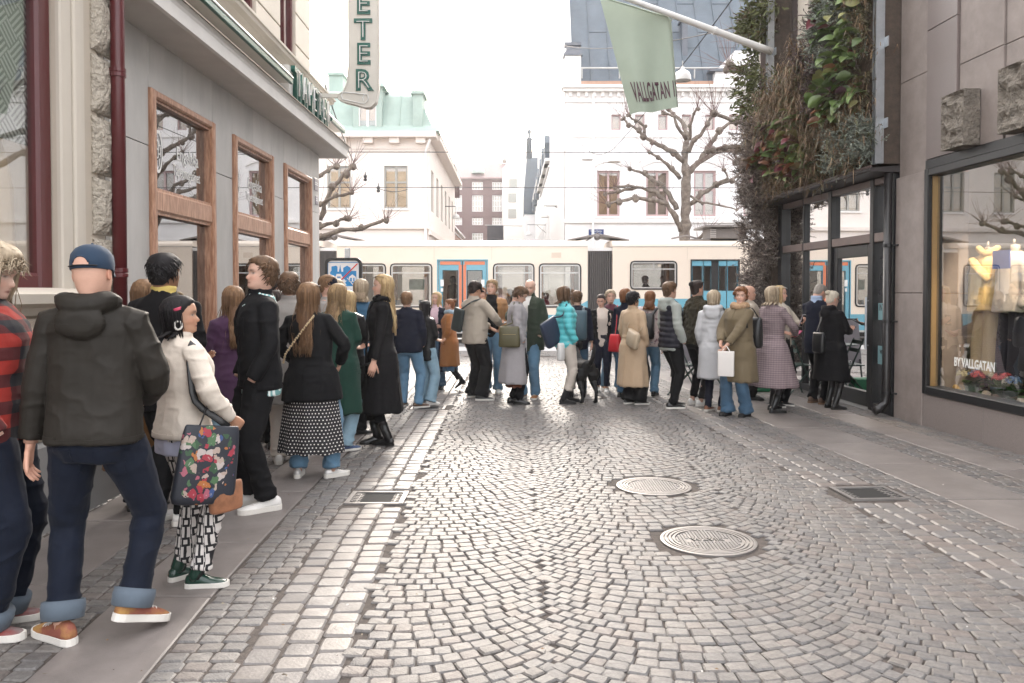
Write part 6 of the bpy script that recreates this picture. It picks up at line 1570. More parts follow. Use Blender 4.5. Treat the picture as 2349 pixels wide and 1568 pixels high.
def build_hair(mb, kind, cols, length, V, rng, Rh, piv, s, part=0.0, front_open=62, vol=1.0, wavy=0.0):
 """hair in head space, later rotated with the head"""
 c1, c2 = np.array(cols[0]), np.array(cols[1])
 x, y, z = V[..., 0], V[..., 1], V[..., 2]
 zl = zline(y)
 if kind in ('bald', 'buzz'): zl = zl+(.09 if kind == 'bald' else .012)
 m = np.clip((z-zl)/.012, 0, 1)
 if kind == 'bald': m = m*(np.abs(x) > .035)*(z < .165)
 th = {'short': .017, 'buzz': .006, 'bald': .006, 'long': .013, 'bob': .017, 'bun': .010, 'curly': .026, 'crop': .022, 'cap': .008, 'sleek': .012}.get(kind, .015)*vol
 cen = np.array((0, -.012, .11)); d = V-cen; d /= np.linalg.norm(d, axis=-1, keepdims=True)
 top = np.clip((z-.10)/.10, 0, 1)
 nz = noise((V*45).reshape(-1, 3), rng.randint(99)).reshape(z.shape)
 off = (th*(.55+.45*top)+nz*th*.22)*m-(1-m)*.014
 Vh = V+d*off[..., None]
 keep = V[:, 0, 2] > -.01
 Vr = Vh[keep]
 streak = noise((V*np.array((70, 70, 9))).reshape(-1, 3), 3).reshape(z.shape)
 C = c2+(c1-c2)*np.clip(.55+.55*streak+.15*top, 0, 1)[..., None]
 mb.loft([r for r in Vr], True, 0, C[keep].reshape(-1, 3))
 def strand(pts, r0, n=5, flat=.45):
  col = c2+(c1-c2)*np.clip(rng.normal(.6, .33), 0, 1.15)
  k = len(pts); rad = [(r0*f, r0*flat*f) for f in np.interp(np.linspace(0, 1, k), [0, .12, .6, 1], [.4, 1, .9, .15])]
  mb.tube(pts, rad, n, 0, col, hint=(pts[k//2][0]*1.0+.001, pts[k//2][1]+.02, .05))
 def surf(phi, zz, off):
  """point on the head at azimuth phi (0 = front, + towards +X)"""
  hh = np.interp(zz, HEADR[:, 0], np.arange(len(HEADR)))
  i = int(min(hh, len(HEADR)-2)); t = hh-i
  f, b, hw = (HEADR[i]*(1-t)+HEADR[i+1]*t)[1:]
  cy = (f*.45+b*.55); ry = (f-cy) if math.cos(phi) > 0 else (cy-b)
  return np.array((math.sin(phi)*(hw+off), cy+math.cos(phi)*(ry+off), zz))
 if kind in ('short', 'crop', 'curly', 'buzz'):
  N = {'short': 90, 'crop': 120, 'curly': 330, 'buzz': 0}[kind]
  nr_ = V_NEAR[0]; N = int(N*(2.4 if nr_ else 1))
  for i in range(N):
   phi = rng.uniform(-math.pi, math.pi); zz = rng.uniform(.07, .222)
   p = surf(phi, zz, th*.55)
   if zz < float(zline(np.array(p[1])))+.008: continue
   dirn = np.array((rng.normal(.2, .6)+part, math.cos(phi)*.4+.35, -.5 if zz < .19 else .05))
   L = {'short': .040, 'crop': .055, 'curly': .10}[kind]*rng.uniform(.7, 1.2)
   nrm = p-cen; nrm /= np.linalg.norm(nrm); dirn = dirn-nrm*np.dot(dirn, nrm); dirn /= np.linalg.norm(dirn)+1e-6
   pts = [p, p+dirn*L*.35+nrm*.005, p+dirn*L*.7+nrm*.002, p+dirn*L-nrm*.008]
   if kind == 'curly':
    w_ = np.cross(nrm, dirn); pts = [p+dirn*L*t*.8+nrm*(.012*math.sin(t*7+i))+w_*.014*math.cos(t*8+i) for t in np.linspace(0, 1, 6)]
   strand(pts, (.0042 if nr_ else .0075) if kind == 'curly' else .009*(1.2 if kind != 'short' else 1)*(.55 if nr_ else 1))
 if kind in ('long', 'bob', 'sleek') or length > 0:
  fine = V_NEAR[0]; N = int({'long': 120, 'bob': 105, 'sleek': 90, 'curly': 130}.get(kind, 90)*(1.9 if fine else 1))
  fo = R(front_open)
  for i in range(N):
   phi = rng.uniform(fo, 2*math.pi-fo)
   back = -math.cos(phi)                      # 1 at back
   o = th*rng.uniform(.6, 1.15)
   L = length*rng.uniform(.86, 1.04)
   side = math.sin(phi)
   p0 = np.array((part*.02+side*.012, -.02+rng.uniform(-.03, .045)*1.0, .222+th*.6))
   pts = [p0, surf(phi, .205, o), surf(phi, .165, o), surf(phi, .11, o), surf(phi, .055, o*1.1)]
   pe = surf(phi, .02, o*1.1)
   if L <= .04:
    tip = surf(phi, .055-(L+.06)*.9, 0); tip[:2] = pe[:2]*rng.uniform(.9, 1.08); pts.append(tip)
   else:
    pts.append(pe)
    zz = 0.0; n_ = max(3, int(L/.07))
    yb = -.115 if back > .2 else (-.05 if back > -.2 else .045)
    for q in range(1, n_+1):
     t = q/n_; zz = .0-L*t
     tx = pe[0]*(1+.35*min(t*2, 1))+wavy*.016*math.sin(t*9+i)+rng.normal(0, .004)
     ty = pe[1]+(yb-.02*t-pe[1])*min(1, t*2.0)+wavy*.014*math.cos(t*8+i*2)+rng.normal(0, .004)
     pts.append(np.array((tx, ty, zz)))
   strand(pts, (.0155 if kind != 'bob' else .0165)*(.68 if fine else 1)*(1 if rng.rand() > .12 else .4))
  if fine:
   for i in range(70):
    phi = rng.uniform(fo, 2*math.pi-fo); o = th*rng.uniform(1.1, 1.9); L = max(.0, length)*rng.uniform(.5, 1.0)
    pts = [surf(phi, .20, o*.8), surf(phi, .13, o), surf(phi, .05, o*1.2)]
    pe = surf(phi, .02, o*1.3)+rng.normal(0, .006, 3)
    if L > .04:
     for t in (.3, .6, 1.0): pts.append(np.array((pe[0]*(1+.5*t), pe[1]+(-.125-pe[1])*min(1, t*1.6)*max(0, back if False else -math.cos(phi)), -L*t))+rng.normal(0, .012, 3))
    else: pts.append(pe)
    strand(pts, .0030, 3, .8)
  if length > .04:      # inner volume
   rr = []
   for t in np.linspace(0, 1, 6):
    zz = .10-(length+.08)*t
    rr.append(ell((0, -.055-.05*min(1, t*2), zz), .066+.012*min(t*2, 1)-.03*max(0, t-.7), .042-.012*t, 14))
   mb.loft(rr, True, 0, c2*1.1)
 if kind == 'bun':
  mb.ball((0, -.115, .185), (.04, .036, .036), 12, 8, 0, c2, .12)
  for i in range(16):
   a = i*.7; mb.tube([np.array((.038*math.cos(a+q*.5), -.115+.036*math.sin(q)*.6, .185+.036*math.sin(a+q*.5))) for q in (0, .6, 1.2, 1.8)], [.006, .011, .010, .004], 5, 0, c2+(c1-c2)*rng.rand())
SPINE_Z = np.array([.78, .86, .93, 1.00, 1.07, 1.15, 1.23, 1.31, 1.37, 1.415, 1.445, 1.475, 1.50])
TORSO = {'m': (np.array([.160, .172, .175, .168, .160, .162, .172, .182, .183, .168, .135, .085, .062]),
           np.array([.105, .115, .118, .112, .105, .108, .116, .122, .115, .100, .085, .070, .060])),
          'f': (np.array([.165, .180, .180, .162, .145, .146, .156, .163, .163, .150, .118, .072, .052]),
           np.array([.105, .118, .118, .108, .098, .102, .116, .124, .112, .094, .078, .064, .055]))}
TCY = np.array([-.01, -.012, -.01, -.004, .0, .004, .010, .012, .004, -.004, -.010, -.016, -.020])
class Person: pass
def person(label, x, yf, H=None, yt=None, face=0, sex='m', skin='fair', hair=('short', 'brown', 0), head=(0, 0), top=None, inner=None, legs=None,
          shoes=None, arms=None, feet=None, extras=(), lean=0.0, seed=None, build=1.0, Y=None, z0=0.0, sit=False, group='people queueing along the street',
          smile=0, beard=None, hat=None, glasses=None, shade=None, scarf=None, hk=None, curls=(.5, .5), hands=True, name='person', patches=()):
 seed = seed if seed is not None else (abs(hash(label)) % 9999 if False else sum(ord(c)*(i+1) for i, c in enumerate(label)) % 9973)
 rng = np.random.RandomState(seed)
 if Y is not None:
  loc = P(x, yf, Y); loc[2] = z0
 else: loc = G(x, yf)
 Yd = loc[1]
 if H is None: H = P(x, yt, Yd)[2]-z0
 s = H/1.755
 if Yd > 6.2: build *= .94
 root = thing(name, label, 'person', tuple(loc), R(face), group)
 vox = (.0068 if Yd < 4.8 else .0095 if Yd < 6.2 else .0105 if Yd < 7.5 else .0135 if Yd < 10 else .0155)
 rl = float(np.clip(rng.normal(0, .022), -.04, .04)) if not sit else 0.0
 def roty(a): return np.array(((math.cos(a), 0, math.sin(a)), (0, 1.0, 0), (-math.sin(a), 0, math.cos(a))))
 Lr = rotx(-lean)@roty(rl); hroll = roty(float(np.clip(rng.normal(-rl, .05), -.09, .09)))
 PIV = np.array((0, 0, .95))
 dz = -.44 if sit else 0.0
 def T(p):                                  # upper body lean + sit
  p = np.asarray(p, float)
  q = (p-PIV)@Lr.T+PIV
  q[..., 2] += dz
  return q*s
 # ---- arms
 shx = (.178 if sex == 'm' else .158)*(.5+.5*build)
 arms = arms or ((.25, .03, .84), (-.25, .03, .84))
 sh = [np.array((shx, -.012, 1.412)), np.array((-shx, -.012, 1.412))]
 arm_pts = []
 for k in (0, 1):
  sg = 1 if k == 0 else -1
  tgt = np.array(arms[k][:3], float); pole = arms[k][3] if len(arms[k]) > 3 else (sg*.55, -1.0, -.25)
  e, wv = ik(sh[k], tgt, .285, .262, pole)
  arm_pts.append((sh[k], e, wv))
 # ---- legs
 feet = feet or ((.095, 0, -8), (-.095, 0, 8))
 hips = [np.array((.088, 0, .92+dz)), np.array((-.088, 0, .92+dz))]
 leg_pts = []
 for k in (0, 1):
  fx, fy, fa = feet[k][:3]; fz = feet[k][3] if len(feet[k]) > 3 else 0.0
  if sit: fy += .42
  an = np.array((fx, fy-.005, .085+fz))
  kn, an = ik(hips[k], an, .44, .425, (math.sin(R(fa))*-.6+ (0.05 if k == 0 else -.05), 1, 0.05))
  leg_pts.append((hips[k], kn, an, fa, fz))
 # ---- body (one continuous skin mesh)
 skc = np.array(SKIN[skin])*rng.uniform(.93, 1.05)
 hkind, hcol, hlen = hair
 hcols = HAIR[hcol]
 mb = MB()
 rx, ry = TORSO[sex]
 rings = []; cols = []
 for z, a, b, cy in zip(SPINE_Z, rx, ry, TCY):
  th = HTH
  kk = .78 if z < 1.1 else .9
  q = np.stack([np.cos(th)*a*kk*build, np.sin(th)*b*kk*build+cy, np.full(HN, max(z, .84))], 1); rings.append(T(q)); cols.append(np.tile(skc, (HN, 1)))
 V = head_grid(1.0 if sex == 'm' else .95, 1.0 if sex == 'm' else .9)
 lips = skc*np.array((.85, .5, .5)) if sex == 'f' else skc*np.array((.82, .60, .58))
 C = head_colors(V, skc, lips, np.array(hcols[1])*.9+.02, smile=smile, beard=beard)
 yaw, pitch = R(head[0]), R(head[1])
 HP = np.array((0, -.012, 1.515));
 neckpiv = np.array((0, -.03, -.01))
 def HT(q, f=1.0):
  q = np.asarray(q, float); m_ = hroll@rotz(yaw*f)@rotx(-pitch*f)
  return T((q-neckpiv)@m_.T*.95+neckpiv+HP)
 for i in range(len(V)):
  f = np.interp(V[i, 0, 2], [-.055, .004], [.25, 1.0]); rings.append(HT(V[i], f)); cols.append(C[i])
 mb.loft(rings, True, 0, np.concatenate(cols))
 for sg in (1, -1):     # ears
  er = [HT(ell((0, 0, 0), .0145*k, .021*k, 10)@np.array(((0, .15*sg, 0.25), (0, 0, 1), (1, 0, 0))).T*0+np.array([(sg*(.0725+o), -.012+math.cos(a)*.017*k-o*.5, .098+math.sin(a)*.030*k) for a in np.arange(10)*2*np.pi/10])) for (k, o) in ((.5, -.006), (.95, 0.0), (1.0, .008), (.75, .011), (.4, .006))]
  mb.loft(er, True, 0, skc*np.array((1.0, .85, .8)))
 bare = (top or {}).get('sleeve_len', 1.0) < .9
 for k in (0, 1):
  a, e, wv = arm_pts[k]; sg = 1 if k == 0 else -1
  r0 = [.052, .048, .040, .042, .030, .027]
  pts = [lerp(a, (0, a[1], a[2]), .25), a, lerp(a, e, .85), lerp(e, wv, .2), lerp(e, wv, .85), wv]
  mb.tube([T(p) for p in pts], [r*s*(.92 if sex == 'f' else 1.05) for r in r0], 10, 0, skc)
  if hands and arms[k] is not A_POCK and arms[k] is not A_POCKL:
   d = wv-e; d /= np.linalg.norm(d)
   if len(arms[k]) > 4 and arms[k][4] is not None: d = lerp(d, arms[k][4], .65); d /= np.linalg.norm(d)
   pn = np.array((-sg*1.0, 0.15, 0.0)) if abs(d[2]) > .6 else np.array((-sg*.6, 0, .8))
   if len(arms[k]) > 5: pn = np.array(arms[k][5], float)
   hand_loft(mb, T(wv+d*.018), Lr@d, Lr@pn, sg*-1, skc*np.array((1, .93, .9)), curls[k], s)
 for k in (0, 1):
  h, kn, an, fa, fz = leg_pts[k]
  mb.tube([p*s for p in (h+np.array((0, 0, .02)), lerp(h, kn, .5), kn, lerp(kn, an, .35), lerp(kn, an, .9), an-np.array((0, 0, .03)))], [r*s for r in (.085, .070, .050, .050, .034, .034)], 12, 0,
    np.array((legs or {}).get('color', skc)))
 body = mb.obj('body', skin_mat(), root, True, 'Col')
 # ---- eyes are drawn on the skin; hair
 if hkind != 'none':
  V_NEAR[0] = Yd < 8.5
  hb = MB(); build_hair(hb, hkind, hcols, hlen, V, rng, None, None, s, **(hk or {}))
  vv = np.concatenate(hb.v)
  # hair that hangs below the chin follows the body, not the head pitch
  wdn = np.clip((.02-vv[:, 2])/.10, 0, 1)[:, None]
  up = HT(vv); neckm = rotz(yaw*.8); dn = T((vv-neckpiv)@neckm.T*.97+neckpiv+HP)
  hb.v = [up*(1-wdn)+dn*wdn]
  hb.obj('hair', hair_mat(), root, True, 'Col')
 # ---- upper garments
 gm = []
 def upper(sp, nm):
  loose = sp.get('loose', .022)*(.8 if Yd < 8 else .62); hem = sp.get('hem', .80); flare = sp.get('flare', 0.0); sl = sp.get('sleeve_len', 1.0)
  tb = MB(); rr = []
  zs = [z for z in np.linspace(hem, .78, 8)[:-1]] if hem < .78 else []
  zs = zs+[z for z in SPINE_Z if z > max(hem+.01, .7799) and z < 1.5]
  if hem >= .78: zs = [hem]+zs
  belt = sp.get('belt', 0)
  for z in zs:
   a = np.interp(z, SPINE_Z, rx)*build; b = np.interp(z, SPINE_Z, ry)*(.4+.6*build); cy = np.interp(z, SPINE_Z, TCY)
   lo = loose*np.interp(z, [.8, 1.25, 1.42, 1.47, 1.5], [1.25, 1, .8, .55, .35])
   box = sp.get('boxy', .5)
   if z < 1.30 and z > .78:
    a = a+(np.interp(1.31, SPINE_Z, rx)*build-a)*box; b = b+(.118*build-b)*box*.8
   if z < .95:
    lo += flare*(.95-z)
    if hem < .72: a = max(a, .192*build); b = max(b, .135*build)
   if belt and z < 1.25: lo -= belt*math.exp(-((z-1.05)/.07)**2)
   rr.append(T(ell((0, cy+sp.get('dy', 0)*(max(0, .95-z)), z), a+lo, b+lo*1.05, 28, 2.3)) if z >= .78 else T(ell((0, -.01, z), a+lo, b+lo, 28, 2.2)))
  rr.append(T(ell((0, -.02, 1.497), .066, .064, 28)))
  tb.loft(rr)
  for k in (0, 1):
   if sl <= 0: break
   a, e, wv = arm_pts[k]; sr = sp.get('sleeve', 1.0)
   mid = lerp(e, wv, min(1, max(0, (sl-.5)*2)))
   pts = [lerp(a, (0, a[1], a[2]-.02), .4), a+np.array((0, 0, -.012)), lerp(a, e, .5), lerp(a, e, .9), lerp(e, wv, .12), lerp(e, wv, .55), lerp(e, wv, .93)]
   rad = [.062, .061, .056, .052, .050, .046, .042]
   if sl < .9:
    pts = pts[:2]+[lerp(a, e, sl*.6), lerp(a, e, sl*1.3)]; rad = [.075, .074, .07, .066]
   tb.tube([T(p) for p in pts], [(r*sr+loose*.25)*s*(.93 if sex == 'f' else 1.0)*(.6+.4*build) for r in rad], 14)
  if sp.get('hood'):
   hh = sp['hood']
   pts = [T((hh*.105*math.sin(a), -.03-hh*.075*math.cos(a)-.02, 1.47+.012*math.cos(a)-.01*hh+ .03*(math.sin(a)**2))) for a in np.linspace(-2.2, 2.2, 11)]
   tb.tube(pts, [r*s*hh for r in (.02, .035, .042, .047, .05, .052, .05, .047, .042, .035, .02)], 12)
   tb.ball(T((0, -.135, 1.405)), (np.array((.115, .035, .075))*hh*s), 14, 8)
  if sp.get('collar'):
   c = sp['collar']
   tb.loft([T(ell((0, -.018, z_), r_, r_*.98, 24)) for z_, r_ in ((1.455, .088), (1.49, .073), (1.50+.035*c, .070+.008*c), (1.50+.037*c, .055), (1.48, .05))])
  me = remesh(tb, vox, sp.get('smooth', 3), nm)
  v = get_v(me); n = get_n(me)
  A = sp.get('fold', 1.0)*.0125*s
  q = v/s
  zz = q[:, 2]
  sd_ = rng.randint(1000)
  # cross wrinkles (arms, waist) and hanging folds (skirts of coats)
  w1 = 1-2*np.abs(noise(q*np.array((9, 9, 15))+noise(q*4, sd_)[:, None]*.6, sd_+1))
  w2 = noise(q*np.array((13, 13, 2.2)), sd_+2)
  kd = np.clip((1.0-zz)/.25, 0, 1)
  w3 = 1-2*np.abs(noise(q*np.array((22, 22, 30))+w1[:, None]*.5, sd_+3))
  warp = noise(q*np.array((3.0, 3.0, 2.0)), sd_+4)*.5+.6
  ws = np.sign(w1)*np.abs(w1)**1.35
  disp = A*(ws*warp*(.85-.6*kd)+w3*.10+w2*(.22+.6*kd*(1+2.0*np.clip(.9-zz, 0, .5))))
  if sp.get('puff'):
   ph = np.abs(np.sin(zz*math.pi/sp['puff']+.25*noise(q*6, sd_+5)))
   disp = disp*.6+(ph**.7-.55)*.015*s*(.6+.8*(noise(q*5, sd_+9)*.5+.5))
  if sp.get('fur'):
   disp += sp['fur']*noise(q*38, sd_+6)*s+sp['fur']*.6*noise(q*75, sd_+8)*s
  v = v+n*disp[:, None]
  hemw = np.clip((zz-(hem-.0))/.05, 0, 1)
  set_v(me, v)
  if sp.get('open'):
   w0, w1_ = sp['open']; off = sp.get('open_off', 0.0)
   u = T(np.zeros(3))  # noqa
   qq = q; yv = qq[:, 1]
   wid = np.interp(qq[:, 2], [hem, 1.25, 1.46, 1.50], [w1_, (w0+w1_)*.5, w0, w0*.9])
   arm_d = np.full(len(qq), 9.0)
   for k in (0, 1):
    a, e, wv = arm_pts[k]
    for (p0, p1) in ((lerp(a, e, .35), e), (e, wv)):
     ab = p1-p0; tt = np.clip(((qq-np.array((0, 0, dz)))@ab-p0@ab)/(ab@ab), 0, 1); arm_d = np.minimum(arm_d, np.linalg.norm(qq-np.array((0, 0, dz))-p0-tt[:, None]*ab, axis=1))
   mask = (np.abs(qq[:, 0]-off) < wid) & (yv > .02) & (arm_d > .075)
   me = cut_faces(me, mask, .010)
  me.materials.clear(); me.materials.append(sp['mat'])
  smooth_by_angle(me, 60)
  return mkobj(nm, me, root)
 if inner:
  it = dict(inner); it.setdefault('loose', .006); it.setdefault('sleeve_len', 0)
  upper(it, it.get('name', 'shirt'))
 g = upper(top, top.get('name', 'jacket')) if top else None
 # ---- legs
 if legs and legs.get('kind', 'trousers') in ('trousers',):
  lm = MB(); lo = legs.get('loose', .012); wdt = legs.get('w', (1, 1, 1)); cuffz = legs.get('len', .07)
  zt = legs.get('top', 1.02)
  rr = [ell((0, np.interp(z, SPINE_Z, TCY), z+dz), np.interp(z, SPINE_Z, rx)*build*f+lo, (np.interp(z, SPINE_Z, ry)*(.4+.6*build))*f+lo, 24, 2.4)*s for (z, f) in ((.80, .86), (.86, .98), (.93, 1), (1.0, 1), (zt+.0, 1))]
  lm.loft(rr)
  for k in (0, 1):
   h, kn, an, fa, fz = leg_pts[k]
   an2 = lerp(an, kn, max(0, (cuffz-.06)/.42)); an2 = an2-np.array((0, 0, .035))
   pts = [h+np.array((0, 0, .0)), lerp(h, kn, .3), lerp(h, kn, .7), kn, lerp(kn, an2, .35), lerp(kn, an2, .75), an2]
   rad = [(.098, .108), (.096, .102), (.079, .084), (.066, .068), (.062, .066), (.054, .056), (.054, .058)]
   sc = [1, 1, lerp(1, wdt[0], .6), wdt[0], lerp(wdt[0], wdt[1], .5), wdt[1], wdt[2]]
   lm.tube([p*s for p in pts], [((a+lo*.6)*c*s*(.55+.45*build), (b+lo*.6)*c*s*(.55+.45*build)) for (a, b), c in zip(rad, sc)], 16, hint=(0, 1, 0))
  me = remesh(lm, vox, 3, 'trousers'); v = get_v(me); n = get_n(me); q = v/s; sd_ = rng.randint(1000)
  w1 = 1-2*np.abs(noise(q*np.array((8, 8, 14))+noise(q*5, sd_)[:, None]*.9, sd_+1)); w1 = np.sign(w1)*np.abs(w1)**1.3+.22*(1-2*np.abs(noise(q*np.array((20, 20, 34)), sd_+2)))
  kneeb = .45+.8*np.exp(-((q[:, 2]-.48)/.12)**2)+1.3*np.exp(-((q[:, 2]-.12)/.12)**2)+.5*np.exp(-((q[:, 2]-.85)/.09)**2)
  v = v+n*(w1*.0085*s*kneeb*legs.get('fold', 1.0))[:, None]
  set_v(me, v); me.materials.clear(); me.materials.append(legs['mat']);
  to = mkobj('trousers', me, root)
  if legs.get('cuff'):
   for k in (0, 1):
    h, kn, an, fa, fz = leg_pts[k]; cb = MB(); d = kn-an; d /= np.linalg.norm(d)
    b0 = lerp(an, kn, max(0, (cuffz-.06)/.42))-np.array((0, 0, .04))
    r = (.066+lo)*wdt[2]
    cb.tube([(b0+d*t)*s for t in (-.004, 0, .045, .075, .078, .05)], [(a*s, a*s*1.05) for a in (r*.9, r*1.0, r*1.06, r*1.03, r*.92, r*.9)], 20, hint=(0, 1, 0))
    cb.obj('cuff', legs['cuff'], to, True)
 if legs and legs.get('skirt'):
  sk = legs['skirt']; km = MB(); rr = []
  for t in np.linspace(0, 1, 9):
   z = 1.03-(1.03-sk['hem'])*t
   a = np.interp(max(z, .86), SPINE_Z, rx)*build+.012+sk.get('flare', .1)*t; b = np.interp(max(z, .86), SPINE_Z, ry)*build+.012+sk.get('flare', .1)*t*.9
   rr.append(ell((0, -.01, z), a, b, 32)*s)
  km.loft(rr); me = remesh(km, vox, 2, 'skirt'); v = get_v(me); n = get_n(me); q = v/s
  ang = np.arctan2(q[:, 0], q[:, 1]); kd = np.clip((1.0-q[:, 2])/(1.0-sk['hem']), 0, 1)
  v = v+n*(np.sin(ang*sk.get('pleats', 11)+noise(q*3, 7)*1.5)*.010*kd*s)[:, None]
  set_v(me, v); me.materials.clear(); me.materials.append(sk['mat']); mkobj('skirt', me, root)
 # ---- shoes
 if shoes:
  for k in (0, 1):
   h, kn, an, fa, fz = leg_pts[k]
   R3 = rotz(R(fa)); up = shoes.get('boot', 0); heel = feet[k][4] if len(feet[k]) > 4 else 0
   L = shoes.get('L', 1.0)*(1.0 if sex == 'm' else .9)*.98
   def FT(q):
    q = np.asarray(q, float).copy()*L
    if heel:                                  # heel raised, pivot at the ball
     R2 = rotx(-R(heel)); pv = np.array((0, .12*L, .0)); q = (q-pv)@R2.T+pv
    return (q@R3.T+np.array((an[0], an[1], fz)))*s
   prof = [(-.082, .012, .062, .03), (-.074, .026, .082, .03), (-.05, .034, .098, .028), (0, .036, .104, .024), (.04, .038, .088, .022), (.08, .043, .066, .02), (.12, .047, .056, .018), (.155, .044, .050, .018), (.182, .032, .040, .02), (.196, .012, .030, .022)]
   if shoes.get('point'): prof = [(y, w_*(1 if y < .1 else .85), z_, b_) for (y, w_, z_, b_) in prof]
   ub = MB(); rr = []
   for (y, w_, zt_, zb) in prof:
    pts = [(-w_, zb), (-w_*1.02, zb+(zt_-zb)*.35), (-w_*.82, zb+(zt_-zb)*.78), (-w_*.35, zt_), (w_*.35, zt_), (w_*.82, zb+(zt_-zb)*.78), (w_*1.02, zb+(zt_-zb)*.35), (w_, zb)]
    rr.append(FT([(a, y, b) for a, b in pts]))
   ub.loft(rr)
   if up:
    d = lerp(an, kn, (up)/.42)-an
    pts = [FT((0, -.018, .05)), FT((0, -.015, .09)), (an+d*.5)*s, (an+d*.98)*s, (an+d)*s]
    w_ = shoes.get('bw', 1.0)
    ub.tube(pts, [(.036*s*L, .044*s*L), (.038*s*w_, .043*s*w_), (.043*s*w_, .045*s*w_), (.046*s*w_, .048*s*w_), (.036*s, .036*s)], 14, hint=(0, 1, 0))
   so = ub.obj('shoe' if not up else 'boot', shoes['mat'], root, True)
   if not up and shoes['mat'] not in (s_blk,):
    for yl in (.045, .065, .085, .105):
     zl = float(np.interp(yl, [.0, .04, .08, .12], [.104, .088, .066, .056])); wl = .024
     lm = MB(); lm.tube([FT((-wl, yl, zl-.006)), FT((-wl*.5, yl+.004, zl+.002)), FT((wl*.5, yl+.004, zl+.002)), FT((wl, yl, zl-.006))], .0032*s, 5); lm.obj('lace', shoes.get('lace', s_sole), so)
   sb = MB(); rr = []
   st = shoes.get('sole', .026)
   out = [(-.086, .010), (-.078, .027), (-.05, .037), (0, .038), (.05, .041), (.10, .048), (.14, .049), (.17, .042), (.19, .028), (.203, .010)]
   for (zz_, f) in ((0, .97), (.006, 1.02), (st, 1.02), (st+.002, .94)):
    ring = [(-w_*f, y, zz_) for y, w_ in out]+[(w_*f, y, zz_) for y, w_ in reversed(out)]
    rr.append(FT(ring))
   sb.loft(rr)
   if shoes.get('heel'):
    sb.loft([FT([(-.028, -.075, z_), (.028, -.075, z_), (.03, -.02, z_), (-.03, -.02, z_)]) for z_ in (0, .026)])
   sb.obj('sole', shoes['solemat'], so)
 # ---- accessories worn on head / neck
 if hat:
  hm = MB()
  if hat['kind'] == 'beanie':
   hm.loft([HT(ell((0, -.008, z_), a, b, 20)) for z_, a, b in ((.125, .086, .112), (.165, .090, .115), (.20, .080, .102), (.228, .055, .07), (.24, .02, .03))])
  else:
   rr = [HT(ell((0, -.010, z_), a, b, 28)) for z_, a, b in ((.118, .0855, .1125), (.120, .0865, .114), (.150, .0885, .1145), (.188, .084, .108), (.216, .066, .086), (.234, .038, .048), (.2395, .006, .008))]
   hm.loft(rr)
   # brim
   b_ = 1 if not hat.get('back') else -1
   br = []
   for (o, zz_) in ((0, .126), (.03, .127), (.06, .121), (.074, .113)):
    br.append([HT((math.sin(a)*(.083-o*.22), -.010+b_*(math.cos(a)*(.105+o)-.0), zz_-abs(math.sin(a))**2*.012)) for a in np.linspace(-1.05, 1.05, 11)])
   bv = np.array(br); top_ = bv.reshape(-1, 3); n_ = 11
   low = top_-np.array((0, 0, .006*s))
   f = []
   for i in range(3):
    for j in range(10):
     f.append([i*n_+j, i*n_+j+1, (i+1)*n_+j+1, (i+1)*n_+j]); f.append([44+i*n_+j, 44+(i+1)*n_+j, 44+(i+1)*n_+j+1, 44+i*n_+j+1])
   for j in range(10): f.append([33+j, 33+j+1, 77+j+1, 77+j])
   hm.add(np.concatenate([top_, low]), f)
   hm.ball(HT((0, -.010, .240)), .007*s, 8, 5)
  ho = hm.obj('cap' if hat['kind'] == 'cap' else 'beanie', hat['mat'], root, True)
  if hat.get('strap'):
   am = MB(); top_ = []; bot_ = []
   for a in np.linspace(-.40, .40, 9):
    zt = .134+.036*math.sqrt(max(0, 1-(a/.41)**2)); kx = np.interp(zt, [.14, .175], [1, .985])
    bot_.append(HT((math.sin(a)*.0875, -.010-math.cos(a)*.1155, .130))); top_.append(HT((math.sin(a)*.0895*kx, -.0105-math.cos(a)*.1165*kx, zt)))
   am.add(bot_+top_, [[i, i+1, 10+i, 9+i] for i in range(8)]); am.obj('strap_opening', M('scalp_skin', tuple(skc*np.array((.92, .9, .9))), .6, .05), ho, True)
   rm_ = MB(); rm_.tube(top_, .0035*s, 5); rm_.obj('piping', hat['mat'], ho, True)
   sm = MB()
   sg = -1 if not hat.get('back') else 1
   sm.tube([HT((math.sin(a)*.089, -.010+sg*math.cos(a)*.1165, .129)) for a in np.linspace(-.75, .75, 9)], [(.008*s, .003*s)]*9, 6, hint=(0, 0, 1))
   sm.obj('strap', hat['strap'], ho, True)
 def specs(zc, yc, tilt, mat_l, mat_f, nm):
  gmb = MB(); gl_ = MB()
  for sg in (1, -1):
   c = np.array((sg*.033, yc, zc))
   ring = [HT(c+np.array((math.cos(a)*.026, -abs(math.cos(a))*.0-(sg*math.cos(a)*.008 if math.cos(a)*sg > 0 else 0)-math.sin(a)*math.sin(tilt)*.02, math.sin(a)*math.cos(tilt)*.020))) for a in np.arange(14)*2*np.pi/14]
   gmb.tube(ring+[ring[0]], .0028*s, 5)
   gl_.loft([np.array(ring), np.array(ring)*1.0-(HT((0, .004, 0))-HT((0, 0, 0)))], True)
   gmb.tube([HT((sg*.058, yc-.004, zc+.006)), HT((sg*.076, yc-.03, zc+.006)), HT((sg*.079, yc-.10, zc+.004))], .0026*s, 5)
  gmb.tube([HT((-.009, yc, zc+.006)), HT((.009, yc, zc+.006))], .0025*s, 5)
  go = gmb.obj(nm, mat_f, root, True); gl_.obj('lens', mat_l, go)
 if glasses: specs(.112, .107, 0, glass('spectacle_glass', refl=.8), glasses, 'spectacles')
 if shade: specs(.205, .080, R(70), M('dark_lens', (.02, .015, .012), .1, 0, spec=.8), shade, 'sunglasses')
